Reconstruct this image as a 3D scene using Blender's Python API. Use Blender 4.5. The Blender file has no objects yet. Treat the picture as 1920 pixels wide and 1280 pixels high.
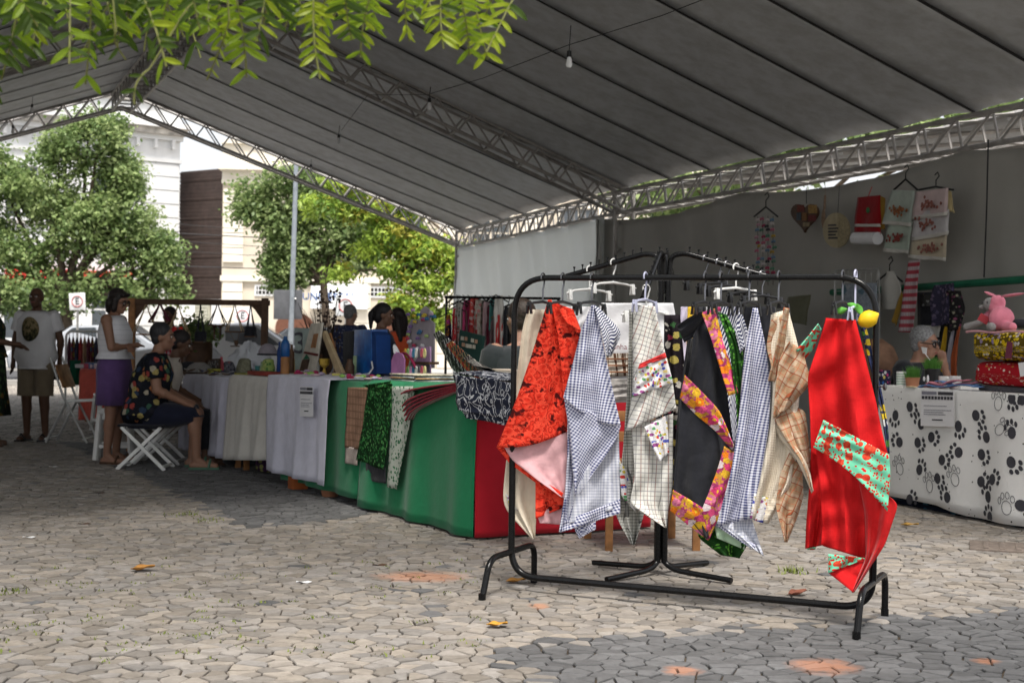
import bpy, bmesh, math, random
import numpy as np
from mathutils import Vector, Matrix, Euler, Quaternion
random.seed(7); RNG = np.random.default_rng(7)
R = math.radians; PI = math.pi
scn = bpy.context.scene
COL = scn.collection

# ------------------------------------------------------------------ camera, world, sun, exposure
CAM_H = 1.15; FPX = 2666.7; ROLL = R(0.76)
cam = bpy.data.cameras.new('camera'); camo = bpy.data.objects.new('camera', cam); COL.objects.link(camo)
cam.lens = 50; cam.sensor_width = 36; cam.clip_start = 0.05; cam.clip_end = 800
_c, _s = math.cos(ROLL), math.sin(ROLL)
camo.matrix_world = Matrix(((_c, -_s, 0, 0), (0, 0, -1, 0), (_s, _c, 0, CAM_H), (0, 0, 0, 1)))
cam.dof.use_dof = True; cam.dof.focus_distance = 6.4; cam.dof.aperture_fstop = 5.6
scn.camera = camo
SUN_EL, SUN_AZ = R(65), R(172)          # azimuth clockwise from +Y: behind the camera, a little to the left
world = bpy.data.worlds.new('World'); scn.world = world; world.use_nodes = True
wn = world.node_tree.nodes; wl = world.node_tree.links
bg = wn['Background']; sky = wn.new('ShaderNodeTexSky'); sky.sky_type = 'NISHITA'; sky.sun_disc = False
sky.sun_elevation = SUN_EL; sky.sun_rotation = SUN_AZ; sky.air_density = 1.0; sky.dust_density = 8.0; sky.ozone_density = 1.0
hz = wn.new('ShaderNodeMix'); hz.data_type = 'RGBA'; hz.inputs[0].default_value = .62; hz.inputs[7].default_value = (5.6, 5.7, 5.85, 1)   # bright even haze over the whole sky
wl.new(sky.outputs[0], hz.inputs[6]); wl.new(hz.outputs[2], bg.inputs[0]); bg.inputs[1].default_value = 0.15
sun = bpy.data.lights.new('sun', 'SUN'); sun.energy = 3.6; sun.angle = R(14); sun.color = (1, .96, .9)
suno = bpy.data.objects.new('sun', sun); COL.objects.link(suno)
_d = Vector((math.sin(SUN_AZ)*math.cos(SUN_EL), math.cos(SUN_AZ)*math.cos(SUN_EL), math.sin(SUN_EL)))
suno.rotation_euler = _d.to_track_quat('Z', 'Y').to_euler(); suno.location = (0, -5, 20)
vs = scn.view_settings; vs.view_transform = 'Standard'; vs.look = 'None'; vs.gamma = 1; vs.use_curve_mapping = False
vs.exposure = 0.8
CANOPY_N = 15000
scn.render.engine = 'CYCLES'

# ------------------------------------------------------------------ geometry of the place: pixel (of the 1920 photo) -> point at a real depth
def ray(px, py):
    a = (px-960)/FPX; b = (640-py)/FPX
    return Vector((a*_c-b*_s, 1, a*_s+b*_c))
def P(px, py, Z): return Vector((0, 0, CAM_H))+ray(px, py)*Z
def G(px, py, h=0.0):
    d = ray(px, py); return P(px, py, (h-CAM_H)/d.z)
def V(*a): return Vector(a)
def lerp(a, b, t): return a+(b-a)*t

# ------------------------------------------------------------------ objects
def tag(o, label=None, cat=None, group=None, kind=None):
    if label: o['label'] = label
    if cat: o['category'] = cat
    if group: o['group'] = group
    if kind: o['kind'] = kind
    return o
def thing(name, label, cat, loc=(0, 0, 0), rz=0, group=None):
    o = bpy.data.objects.new(name, None); COL.objects.link(o); o.empty_display_size = .1
    o.location = loc; o.rotation_euler = (0, 0, rz)
    return tag(o, label, cat, group)
def inst(name, mesh, mat4, parent=None):
    o = bpy.data.objects.new(name, mesh); COL.objects.link(o)
    if parent: o.parent = parent
    o.matrix_basis = mat4
    return o
def link(name, me, parent=None):
    o = bpy.data.objects.new(name, me); COL.objects.link(o)
    if parent:
        o.parent = parent
        # vertices are given in world space: undo the parents' placement
        m = Matrix()
        p = parent
        while p: m = p.matrix_basis @ m; p = p.parent
        o.matrix_basis = m.inverted()
    return o
def basis(o):
    return o.matrix_basis
class B:
    def __init__(s): s.v = []; s.f = []; s.uv = []
    def add(s, vs_, fs, uvs=None):
        n = len(s.v); s.v += [tuple(v) for v in vs_]; s.f += [tuple(i+n for i in f) for f in fs]
        s.uv += list(uvs) if uvs is not None else [(v[0], v[2]) for v in vs_]
        return s
    def box(s, c, size, rot=None):
        x, y, z = [d/2 for d in size]; c = Vector(c)
        vs_ = [Vector(p) for p in ((-x,-y,-z),(x,-y,-z),(x,y,-z),(-x,y,-z),(-x,-y,z),(x,-y,z),(x,y,z),(-x,y,z))]
        if rot is not None:
            m = rot if isinstance(rot, Matrix) else Euler(rot).to_matrix()
            vs_ = [m @ v for v in vs_]
        return s.add([v+c for v in vs_], [(0,3,2,1),(4,5,6,7),(0,1,5,4),(1,2,6,5),(2,3,7,6),(3,0,4,7)],
                     [(v.x+v.y, v.z) for v in vs_])
    def beam(s, p0, p1, w, h, up=(0, 0, 1)):
        p0, p1 = Vector(p0), Vector(p1); d = (p1-p0); L = d.length; d.normalize()
        x = d.cross(Vector(up));  x = x if x.length > 1e-4 else d.cross(Vector((1, 0, 0))); x.normalize(); z = x.cross(d)
        return s.box((p0+p1)/2, (w, L, h), Matrix((x, d, z)).transposed())
    def tube(s, pts, r, n=8, caps=True, closed=False):
        pts = [Vector(p) for p in pts]; rs = r if isinstance(r, (list, tuple)) else [r]*len(pts)
        rings = []; t0 = (pts[1]-pts[0]).normalized()
        x = t0.cross(Vector((0, 0, 1)));  x = x if x.length > .05 else t0.cross(Vector((1, 0, 0))); x.normalize()
        for i, p in enumerate(pts):
            a = pts[i-1] if i > 0 else (pts[-1] if closed else pts[i]); b = pts[i+1] if i < len(pts)-1 else (pts[0] if closed else pts[i])
            t = (b-a).normalized(); x = (x-t*x.dot(t)).normalized(); y = t.cross(x)
            rings.append([p+(x*math.cos(2*PI*k/n)+y*math.sin(2*PI*k/n))*rs[i] for k in range(n)])
        vs_ = [v for g in rings for v in g]; m = len(pts); fs = []
        for i in range(m if closed else m-1):
            j = (i+1) % m
            fs += [(i*n+k, i*n+(k+1) % n, j*n+(k+1) % n, j*n+k) for k in range(n)]
        if caps and not closed: fs += [tuple(range(n-1, -1, -1)), tuple((m-1)*n+k for k in range(n))]
        return s.add(vs_, fs)
    def lathe(s, prof, c=(0, 0, 0), n=20, M=None):
        c = Vector(c); vs_ = []; fs = []; m = len(prof)
        for r, z in prof:
            for k in range(n):
                v = Vector((r*math.cos(2*PI*k/n), r*math.sin(2*PI*k/n), z)); vs_.append((M @ v if M else v)+c)
        for i in range(m-1):
            fs += [(i*n+k, i*n+(k+1) % n, (i+1)*n+(k+1) % n, (i+1)*n+k) for k in range(n)]
        fs += [tuple(range(n-1, -1, -1)), tuple((m-1)*n+k for k in range(n))]
        return s.add(vs_, fs)
    def ell(s, c, r, M=None, nu=14, nv=9):
        r = r if isinstance(r, (tuple, list)) else (r, r, r); c = Vector(c); vs_ = []; fs = []
        for i in range(nv+1):
            th = PI*i/nv
            th = min(max(th, .02), PI-.02)
            for k in range(nu):
                a = 2*PI*k/nu; v = Vector((r[0]*math.sin(th)*math.cos(a), r[1]*math.sin(th)*math.sin(a), -r[2]*math.cos(th)))
                vs_.append((M @ v if M else v)+c)
        for i in range(nv):
            fs += [(i*nu+k, i*nu+(k+1) % nu, (i+1)*nu+(k+1) % nu, (i+1)*nu+k) for k in range(nu)]
        fs += [tuple(range(nu-1, -1, -1)), tuple(nv*nu+k for k in range(nu))]
        return s.add(vs_, fs)
    def cap(s, p0, r0, p1, r1, n=12):
        p0, p1 = Vector(p0), Vector(p1); d = (p1-p0); L = max(d.length, 1e-5); q = d.to_track_quat('Z', 'Y').to_matrix()
        pr = [(r0*math.sin(a), -r0*math.cos(a)) for a in (.05, .5, 1.0, PI/2)]+[(r1*math.cos(a), L+r1*math.sin(a)) for a in (0, .55, 1.05, 1.5)]
        return s.lathe(pr, p0, n, q)
    def loft(s, secs, n=20, pw=2.0):
        # secs: (centre, half width x, half depth y, rotation about z[, tilt matrix])
        vs_ = []; fs = []
        for sec in secs:
            c, a, b = Vector(sec[0]), sec[1], sec[2]; rz = sec[3] if len(sec) > 3 else 0
            for k in range(n):
                t = 2*PI*k/n; ct, st = math.cos(t), math.sin(t)
                x = a*math.copysign(abs(ct)**(2/pw), ct); y = b*math.copysign(abs(st)**(2/pw), st)
                vs_.append(c+Vector((x*math.cos(rz)-y*math.sin(rz), x*math.sin(rz)+y*math.cos(rz), 0)))
        for i in range(len(secs)-1):
            fs += [(i*n+k, i*n+(k+1) % n, (i+1)*n+(k+1) % n, (i+1)*n+k) for k in range(n)]
        fs += [tuple(range(n-1, -1, -1)), tuple((len(secs)-1)*n+k for k in range(n))]
        return s.add(vs_, fs)
    def grid(s, fn, nu, nv, uvfn=None):
        vs_ = []; uvs = []
        for j in range(nv+1):
            for i in range(nu+1):
                u, v = i/nu, j/nv; vs_.append(fn(u, v)); uvs.append(uvfn(u, v) if uvfn else (u, v))
        fs = [(j*(nu+1)+i, j*(nu+1)+i+1, (j+1)*(nu+1)+i+1, (j+1)*(nu+1)+i) for j in range(nv) for i in range(nu)]
        return s.add(vs_, fs, uvs)
    def prism(s, pts, off):
        n = len(pts); a = [Vector(p) for p in pts]; b = [p+Vector(off) for p in a]
        return s.add(a+b, [tuple(range(n-1, -1, -1)), tuple(range(n, 2*n))]+[(k, (k+1) % n, n+(k+1) % n, n+k) for k in range(n)])
    def mesh(s, name, mat=None, smooth=True, bev=0, fix=True):
        me = bpy.data.meshes.new(name); me.from_pydata(s.v, [], s.f)
        l = me.uv_layers.new(name='UVMap')
        idx = np.empty(len(me.loops), 'i'); me.loops.foreach_get('vertex_index', idx)
        l.data.foreach_set('uv', np.array(s.uv, 'f')[idx].ravel())
        if bev or fix:
            bm = bmesh.new(); bm.from_mesh(me)
            if fix: bmesh.ops.recalc_face_normals(bm, faces=bm.faces)
            if bev: bmesh.ops.bevel(bm, geom=[e for e in bm.edges if e.calc_face_angle(0) > .6], offset=bev, segments=2, profile=.6, affect='EDGES')
            bm.to_mesh(me); bm.free()
        if smooth is True:
            me.shade_smooth()
            try: me.set_sharp_from_angle(angle=R(40))
            except Exception: pass
        if mat: me.materials.append(mat)
        return me
    def build(s, name, mat, parent=None, smooth=True, bev=0, solid=0, sub=0, fix=True):
        o = link(name, s.mesh(name, mat, smooth, bev, fix), parent)
        if solid: m = o.modifiers.new('s', 'SOLIDIFY'); m.thickness = solid; m.offset = 0
        if sub: m = o.modifiers.new('d', 'SUBSURF'); m.levels = sub; m.render_levels = sub
        return o
def bend(pts, r=.06, n=6):
    # round the corners of a polyline
    pts = [Vector(p) for p in pts]; out = [pts[0]]
    for i in range(1, len(pts)-1):
        a, b, c = pts[i-1], pts[i], pts[i+1]; rr = min(r, (a-b).length*.49, (c-b).length*.49)
        p0 = b+(a-b).normalized()*rr; p1 = b+(c-b).normalized()*rr
        for k in range(n+1):
            t = k/n; out.append(p0*(1-t)**2+b*2*t*(1-t)+p1*t*t)
    return out+[pts[-1]]
def npmesh(name, verts, faces, mat, col=None, smooth=False):
    me = bpy.data.meshes.new(name); n = faces.shape[1]
    me.vertices.add(len(verts)); me.vertices.foreach_set('co', np.asarray(verts, 'f').ravel())
    me.loops.add(faces.size); me.loops.foreach_set('vertex_index', faces.ravel().astype('i'))
    me.polygons.add(len(faces)); me.polygons.foreach_set('loop_start', np.arange(0, faces.size, n, dtype='i'))
    me.polygons.foreach_set('loop_total', np.full(len(faces), n, 'i')); me.update(); me.validate()
    if col is not None:
        a = me.attributes.new('Col', 'FLOAT_COLOR', 'POINT'); c4 = np.ones((len(verts), 4), 'f'); c4[:, :3] = col
        a.data.foreach_set('color', c4.ravel())
    me.materials.append(mat)
    return me
def smoothnoise(seed):
    rs = random.Random(seed); k = [(rs.uniform(.5, 3.5), rs.uniform(.5, 3.5), rs.uniform(0, 6.3), rs.uniform(.4, 1)) for _ in range(5)]
    return lambda u, v: sum(w*math.sin(a*u*6.28/2+b*v*6.28/2+p) for a, b, p, w in k)/2.5

# ------------------------------------------------------------------ materials
class NT:
    def __init__(s, name, rough=.75, spec=.25, metal=0.0):
        s.m = bpy.data.materials.new(name); s.m.use_nodes = True; s.t = s.m.node_tree; s.b = s.t.nodes['Principled BSDF']
        s.b.inputs['Roughness'].default_value = rough; s.b.inputs['Specular IOR Level'].default_value = spec; s.b.inputs['Metallic'].default_value = metal
        s.tc = s.t.nodes.new('ShaderNodeTexCoord')
    def put(s, sock, v):
        if hasattr(v, 'is_output'): s.t.links.new(v, sock)
        elif isinstance(v, (tuple, list)): sock.default_value = tuple(v)+(1,) if len(v) == 3 and len(sock.default_value) == 4 else v
        else: sock.default_value = v
    def uv(s, sx=1, sy=None, rot=0, src='UV'):
        mp = s.t.nodes.new('ShaderNodeMapping'); s.t.links.new(s.tc.outputs[src], mp.inputs[0])
        mp.inputs['Scale'].default_value = (sx, sy or sx, sx); mp.inputs['Rotation'].default_value = (0, 0, rot); return mp.outputs[0]
    def obj(s, sc=1): return s.uv(sc, src='Object')
    def noise(s, vec, scale=5, detail=3, rough=.55, out=0):
        n = s.t.nodes.new('ShaderNodeTexNoise'); s.put(n.inputs['Vector'], vec); n.inputs['Scale'].default_value = scale
        n.inputs['Detail'].default_value = detail; n.inputs['Roughness'].default_value = rough; return n.outputs[out]
    def voro(s, vec, scale=5, out='Distance', feature='F1', rnd=1.0):
        n = s.t.nodes.new('ShaderNodeTexVoronoi'); s.put(n.inputs['Vector'], vec); n.inputs['Scale'].default_value = scale
        n.feature = feature; n.inputs['Randomness'].default_value = rnd; return n.outputs[out]
    def sep(s, vec):
        n = s.t.nodes.new('ShaderNodeSeparateXYZ'); s.put(n.inputs[0], vec); return n.outputs
    def sepc(s, c):
        n = s.t.nodes.new('ShaderNodeSeparateColor'); s.put(n.inputs[0], c); return n.outputs
    def m1(s, op, a, b=0.0, c=None):
        n = s.t.nodes.new('ShaderNodeMath'); n.operation = op; s.put(n.inputs[0], a); s.put(n.inputs[1], b)
        if c is not None: s.put(n.inputs[2], c)
        return n.outputs[0]
    def mix(s, f, a, b):
        n = s.t.nodes.new('ShaderNodeMix'); n.data_type = 'RGBA'; s.put(n.inputs[0], f); s.put(n.inputs[6], a); s.put(n.inputs[7], b); return n.outputs[2]
    def ramp(s, f, stops, const=False):
        n = s.t.nodes.new('ShaderNodeValToRGB'); s.put(n.inputs[0], f); e = n.color_ramp.elements
        n.color_ramp.interpolation = 'CONSTANT' if const else 'LINEAR'
        while len(e) < len(stops): e.new(.5)
        for k, (p, c) in enumerate(stops): e[k].position = p; e[k].color = tuple(c)+(1,)
        return n.outputs[0]
    def attr(s, name='Col'):
        n = s.t.nodes.new('ShaderNodeAttribute'); n.attribute_name = name; return n.outputs['Color']
    def mul(s, c, f):
        n = s.t.nodes.new('ShaderNodeMix'); n.data_type = 'RGBA'; n.blend_type = 'MULTIPLY'; n.inputs[0].default_value = 1
        s.put(n.inputs[6], c); s.put(n.inputs[7], f); return n.outputs[2]
    def bump(s, h, strength=.4, dist=.01):
        n = s.t.nodes.new('ShaderNodeBump'); s.put(n.inputs['Height'], h); n.inputs['Strength'].default_value = strength; n.inputs['Distance'].default_value = dist
        s.t.links.new(n.outputs[0], s.b.inputs['Normal']); return n
    def base(s, c): s.put(s.b.inputs['Base Color'], c); return s
    def trans(s, amt, col):
        tr = s.t.nodes.new('ShaderNodeBsdfTranslucent'); s.put(tr.inputs[0], col); mx = s.t.nodes.new('ShaderNodeMixShader')
        mx.inputs[0].default_value = amt; s.t.links.new(s.b.outputs[0], mx.inputs[1]); s.t.links.new(tr.outputs[0], mx.inputs[2])
        s.t.links.new(mx.outputs[0], s.t.nodes['Material Output'].inputs[0]); return s
_MC = {}
def wrinkle(t, st=.55, dist=.03):
    o = t.obj(); h = t.m1('ADD', t.m1('MULTIPLY', t.noise(o, 9, 3, .55), .5), t.m1('MULTIPLY', t.noise(o, 34, 3, .6), .2)); t.bump(h, st, dist)
def ordinal(k):
    o = ['first', 'second', 'third', 'fourth', 'fifth', 'sixth', 'seventh', 'eighth', 'ninth', 'tenth', 'eleventh', 'twelfth', 'thirteenth', 'fourteenth', 'fifteenth', 'sixteenth', 'seventeenth', 'eighteenth', 'nineteenth']
    if k < 19: return o[k]
    k += 1; tens = {2: 'twent', 3: 'thirt'}[k//10]
    return tens+'ieth' if k % 10 == 0 else tens+'y-'+o[k % 10-1]
def plain(name, col, rough=.7, var=.18, sc=9, metal=0, spec=.3, bump=0, sc2=None):
    if name in _MC: return _MC[name]
    t = NT(name, rough, spec, metal); n = t.noise(t.obj(), sc, 4)
    lo = [c*(1-var) for c in col]; hi = [min(1, c*(1+var)) for c in col]
    t.base(t.ramp(n, [(.3, lo), (.7, hi)]))
    if bump: t.bump(t.noise(t.obj(), sc2 or sc*6, 3), bump, .01)
    _MC[name] = t.m; return t.m
def fab(name, col, var=.10, rough=.9, bump=.25, tr=0):
    if name in _MC: return _MC[name]
    t = NT(name, rough, .1); n = t.noise(t.obj(), 14, 4); lo = [c*(1-var) for c in col]; hi = [min(1, c*(1+var)) for c in col]
    t.base(t.ramp(n, [(.3, lo), (.7, hi)])); wrinkle(t, bump*2)
    t.b.inputs['Sheen Weight'].default_value = .15
    if tr: t.trans(tr, col)
    _MC[name] = t.m; return t.m
def gingham(name, a, b, size=.016, rot=0):
    t = NT(name, .9, .1); x, y, _ = t.sep(t.uv(1/size, rot=rot))
    f = lambda k: t.m1('LESS_THAN', t.m1('FRACT', k), .5)
    s2 = t.m1('MULTIPLY', t.m1('ADD', f(x), f(y)), .5)
    t.base(t.mix(s2, a, b)); wrinkle(t); return t.m
def plaid(name, base, lines, rot=0):
    t = NT(name, .9, .1); c = base; x, y, _ = t.sep(t.uv(1, rot=rot))
    for ax, per, w, col, op in lines:
        k = x if ax == 0 else y
        f = t.m1('MULTIPLY', t.m1('LESS_THAN', t.m1('FRACT', t.m1('DIVIDE', k, per)), w), op); c = t.mix(f, c, col)
    t.base(c); wrinkle(t); return t.m
def floral(name, base, cols, scale=18, th=.42, centre=None, petals=True, rough=.9, src='UV', base2=None):
    t = NT(name, rough, .1); uv = t.uv(1, src=src); d = t.voro(uv, scale); c = t.voro(uv, scale, 'Color')
    r, g, b_ = t.sepc(c)[:3]
    col = t.ramp(r, [(i/len(cols), k) for i, k in enumerate(cols)], True)
    if petals: d = t.m1('ADD', d, t.m1('MULTIPLY', t.m1('SUBTRACT', t.noise(uv, scale*3.2, 2), .5), .45))
    bs = base
    if base2: bs = t.mix(t.m1('GREATER_THAN', t.noise(uv, scale*1.7, 3), .52), base, base2)
    o = t.mix(t.m1('LESS_THAN', d, th), bs, col)
    if petals: o = t.mul(o, t.ramp(t.noise(uv, scale*5, 2), [(.3, (.6, .6, .6)), (.65, (1, 1, 1))]))
    if centre: o = t.mix(t.m1('LESS_THAN', d, th*.3), o, centre)
    t.base(o); wrinkle(t, .35); return t.m

M = {}
M['black_metal'] = plain('black_metal', (.006, .006, .0065), .22, .2, 30, spec=.22)
M['chrome'] = plain('chrome', (.16, .16, .17), .3, .1, 20, metal=1)
M['steel'] = plain('galvanised_steel', (.42, .42, .41), .45, .25, 14, metal=.6)
M['alu'] = plain('truss_aluminium', (.36, .345, .33), .45, .3, 6, metal=.25)
M['black_plastic'] = plain('black_plastic', (.015, .015, .016), .4)
M['white_plastic'] = plain('white_plastic', (.72, .72, .70), .4, .06)
M['clear_plastic'] = plain('clear_plastic', (.45, .46, .60), .25, .1)
M['wood'] = plain('stall_wood', (.26, .12, .045), .6, .35, 12)
M['dark_wood'] = plain('dark_wood', (.07, .035, .018), .6, .35, 12)
M['paper'] = plain('paper', (.72, .72, .74), .8, .04)
M['rubber'] = plain('rubber', (.02, .02, .02), .8)
M['rope'] = plain('rope', (.38, .28, .16), .9)
M['ink'] = plain('ink', (.05, .05, .06), .8)
M['bulb'] = plain('bulb_glass', (.75, .76, .78), .2, .05)
M['cable'] = plain('cable', (.02, .02, .022), .6)
def colour(nm, c, **k): return plain('paint_'+nm, c, **k)
# ================================================================== THE SETTING
# ---- ground sheet
t = NT('ground_far', .85, .2); o3 = t.obj()
d = t.voro(o3, 8, 'Distance', 'DISTANCE_TO_EDGE'); cc = t.sepc(t.voro(o3, 8, 'Color'))[0]
stone = t.ramp(cc, [(0, (.20, .18, .16)), (.5, (.30, .27, .235)), (1, (.38, .35, .31))])
t.base(t.mix(t.m1('LESS_THAN', d, .05), stone, (.05, .042, .035))); M['ground'] = t.m
b = B(); b.grid(lambda u, v: (lerp(-150, 150, u), lerp(-40, 220, v), -.016), 6, 6)
ground = b.build('plaza_ground', M['ground'], None, False); tag(ground, kind='structure')
t = NT('joint_sand', .95, .1); t.base(t.ramp(t.noise(t.obj(), 6, 4), [(.35, (.035, .028, .022)), (.7, (.11, .085, .06))])); M['joint'] = t.m

# ---- setts: irregular hand-cut stones, Voronoi cells with open joints
t = NT('paving_stone', .8, .25); at = t.attr(); n = t.noise(t.obj(), 26, 5, .6)
c = t.mul(at, t.ramp(n, [(.25, (.74, .73, .72)), (.7, (1.08, 1.08, 1.08))]))
c = t.mul(c, t.ramp(t.noise(t.obj(), 1.1, 3), [(.3, (.86, .85, .84)), (.7, (1.06, 1.05, 1.04))]))
STAIN = [(790, 1080, .34, .10), (1545, 1248, .19, .08), (1280, 1256, .11, .05), (1850, 1238, .08, .03), (1010, 1135, .07, .04)]
for sx, sy, ra, rb in STAIN:
    q = G(sx, sy); px_, py_, _ = t.sep(t.obj()); e = t.m1('SQRT', t.m1('ADD', t.m1('POWER', t.m1('DIVIDE', t.m1('SUBTRACT', px_, q.x), ra), 2), t.m1('POWER', t.m1('DIVIDE', t.m1('SUBTRACT', py_, q.y), rb*2.4), 2)))
    k = t.m1('MULTIPLY', t.m1('SUBTRACT', 1.0, t.m1('MINIMUM', e, 1.0)), t.m1('MULTIPLY', t.noise(t.obj(), 16, 4, .7), 2.0)); c = t.mix(t.m1('MAXIMUM', t.m1('MINIMUM', t.m1('MULTIPLY', t.m1('SUBTRACT', k, .22), 1.1), .48), 0.0), c, (.50, .20, .09), )
t.base(c); t.bump(n, .5, .004); M['sett'] = t.m
def inpoly(x, y, poly):
    r = False; j = len(poly)-1
    for i in range(len(poly)):
        xi, yi = poly[i]; xj, yj = poly[j]
        if (yi > y) != (yj > y) and x < (xj-xi)*(y-yi)/(yj-yi)+xi: r = not r
        j = i
    return r
def gp(*pp): return [tuple(G(*p)[:2]) for p in pp]
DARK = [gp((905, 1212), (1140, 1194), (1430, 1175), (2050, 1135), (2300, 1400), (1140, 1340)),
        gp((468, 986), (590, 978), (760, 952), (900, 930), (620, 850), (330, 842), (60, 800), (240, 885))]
SP = .068; rot = R(7); cr, sr = math.cos(rot), math.sin(rot)
pts = {}
rs = random.Random(11)
for i in range(-110, 110):
    for j in range(40, 330):
        u = (i+rs.uniform(-.46, .46)+(.5 if j % 2 else 0))*SP*1.55; w = (j+rs.uniform(-.30, .30)+.35*math.sin(i*.37+j*.05))*SP*.80
        x, y = u*cr-w*sr, u*sr+w*cr
        if 4.2 < y < 15.2 and abs(x) < .385*y+.35: pts[(i, j)] = (x, y)
stones = []
for (i, j), (x, y) in pts.items():
    g = .0016+rs.random()*.0034
    poly = [(x-.2, y-.2), (x+.2, y-.2), (x+.2, y+.2), (x-.2, y+.2)]
    for di in (-2, -1, 0, 1, 2):
        for dj in (-2, -1, 0, 1, 2):
            q = pts.get((i+di, j+dj))
            if q is None or (di == 0 and dj == 0): continue
            nx, ny = q[0]-x, q[1]-y; L = math.hypot(nx, ny); nx /= L; ny /= L; dd = L/2-g
            out = []
            for k in range(len(poly)):
                a, b2 = poly[k-1], poly[k]
                da = (a[0]-x)*nx+(a[1]-y)*ny-dd; db = (b2[0]-x)*nx+(b2[1]-y)*ny-dd
                if (da > 0) != (db > 0): f = da/(da-db); out.append((a[0]+(b2[0]-a[0])*f, a[1]+(b2[1]-a[1])*f))
                if db <= 0: out.append(b2)
            poly = out
            if len(poly) < 3: break
        if len(poly) < 3: break
    if len(poly) < 3: continue
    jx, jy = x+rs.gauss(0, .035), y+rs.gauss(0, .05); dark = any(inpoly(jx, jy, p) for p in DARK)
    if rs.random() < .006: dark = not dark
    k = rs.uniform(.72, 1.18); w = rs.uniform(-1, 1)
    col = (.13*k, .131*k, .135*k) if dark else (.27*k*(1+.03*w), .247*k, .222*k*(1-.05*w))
    stones.append((x, y, poly, col, rs.uniform(-.004, .003), rs.uniform(-.03, .03), rs.uniform(-.03, .03)))
stones.sort(key=lambda s_: s_[1])
def stone_geo(s_):
    x, y, poly, col, h, tx, ty = s_; n = len(poly)
    top = [(x+(px-x)*.94, y+(py-y)*.94, h+(px-x)*tx+(py-y)*ty) for px, py in poly]
    mid = [(px, py, h-.004+(px-x)*tx+(py-y)*ty) for px, py in poly]; bot = [(px, py, -.02) for px, py in poly]
    vs_ = top+mid+bot; fs = [tuple(range(n))]
    for r_ in (0, n):
        fs += [(r_+(k+1) % n, r_+k, r_+n+k, r_+n+(k+1) % n) for k in range(n)]
    return vs_, fs, col
def stone_mesh(name, lst):
    vs_, fs, cs = [], [], []
    for s_ in lst:
        v, f, c = stone_geo(s_); n = len(vs_); vs_ += v; fs += [tuple(i+n for i in q) for q in f]; cs += [c+(1,)]*len(v)
    me = bpy.data.meshes.new(name); me.from_pydata(vs_, [], fs); a = me.attributes.new('Col', 'FLOAT_COLOR', 'POINT')
    a.data.foreach_set('color', np.array(cs, 'f').ravel()); me.materials.append(M['sett']); return me
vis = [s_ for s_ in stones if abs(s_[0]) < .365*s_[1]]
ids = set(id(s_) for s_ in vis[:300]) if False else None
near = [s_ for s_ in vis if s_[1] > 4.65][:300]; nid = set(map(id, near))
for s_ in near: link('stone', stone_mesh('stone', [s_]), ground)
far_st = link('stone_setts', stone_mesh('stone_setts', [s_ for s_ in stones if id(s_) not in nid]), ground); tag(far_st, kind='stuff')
b = B(); b.add([(-6, 4, -.012), (6, 4, -.012), (6, 15.5, -.012), (-6, 15.5, -.012)], [(0, 1, 2, 3)])
js = b.build('sand_joints', M['joint'], ground, False); tag(js, kind='stuff')
# grass and moss in the joints
t = NT('joint_grass', .9, .1); t.base(t.attr()); M['moss'] = t.m
mv, mf, mc = [], [], []
def tuft(cx, cy, n, spread, hgt):
    for _ in range(n):
        x = cx+rs.gauss(0, spread); y = cy+rs.gauss(0, spread); a = rs.uniform(0, 6.3); l = hgt*rs.uniform(.5, 1.2); wd = .004
        lx, ly = math.cos(a)*l*.7, math.sin(a)*l*.7; k = len(mv)
        mv.extend([(x-wd*math.sin(a), y+wd*math.cos(a), 0), (x+wd*math.sin(a), y-wd*math.cos(a), 0), (x+lx, y+ly, l)])
        mf.append((k, k+1, k+2)); g = rs.uniform(.7, 1.3); mc.extend([(.14*g, .17*g, .04*g)]*3)
for px, py, n, sp_, h in ((1490, 1072, 70, .045, .03), (350, 965, 60, .06, .02), (390, 975, 40, .05, .02), (1585, 1020, 30, .07, .015), (15, 1110, 40, .06, .02)):
    q = G(px, py); tuft(q.x, q.y, n, sp_, h)
for _ in range(120):
    px = rs.uniform(0, 900); py = rs.uniform(1040, 1240); q = G(px, py); tuft(q.x, q.y, rs.randint(3, 9), .022, .012)
mo = link('joint_grass', npmesh('joint_grass', np.array(mv), np.array(mf), M['moss'], np.array(mc)), ground); tag(mo, kind='stuff')
# iron inspection cover at the right
b = B(); q = G(1885, 1028); b.box((q.x+.12, q.y, .003), (.62, .38, .014), (0, 0, R(-18)))
for k in range(6): b.box((q.x+.12+(-.22+k*.088)*math.cos(R(-18)), q.y+(-.22+k*.088)*math.sin(R(-18)), .012), (.03, .3, .006), (0, 0, R(-18)))
o = b.build('inspection_cover', plain('iron_cover', (.16, .13, .11), .7, .3, 25), None, True, .003); tag(o, 'rusty iron inspection cover set in the paving by the paw table', 'cover')

# ---- road behind the plaza with kerb
b = B(); b.grid(lambda u, v: (lerp(-120, 120, u), lerp(33, 46, v), -.008), 4, 2)
road = b.build('road', plain('asphalt', (.055, .055, .058), .9, .2, 4), None, False); tag(road, kind='structure')
b = B(); b.box((0, 32.9, .05), (240, .2, .13)); b.box((0, 46.1, .05), (240, .2, .13))
tag(b.build('kerb', plain('kerb_stone', (.34, .33, .31), .85, .2, 5), None, False, .01), kind='structure')
b = B(); b.box((0, 49.5, .04), (240, 6.6, .12)); tag(b.build('pavement', plain('pavement_slabs', (.34, .33, .31), .85, .15, 3), None, False), kind='structure')

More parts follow.
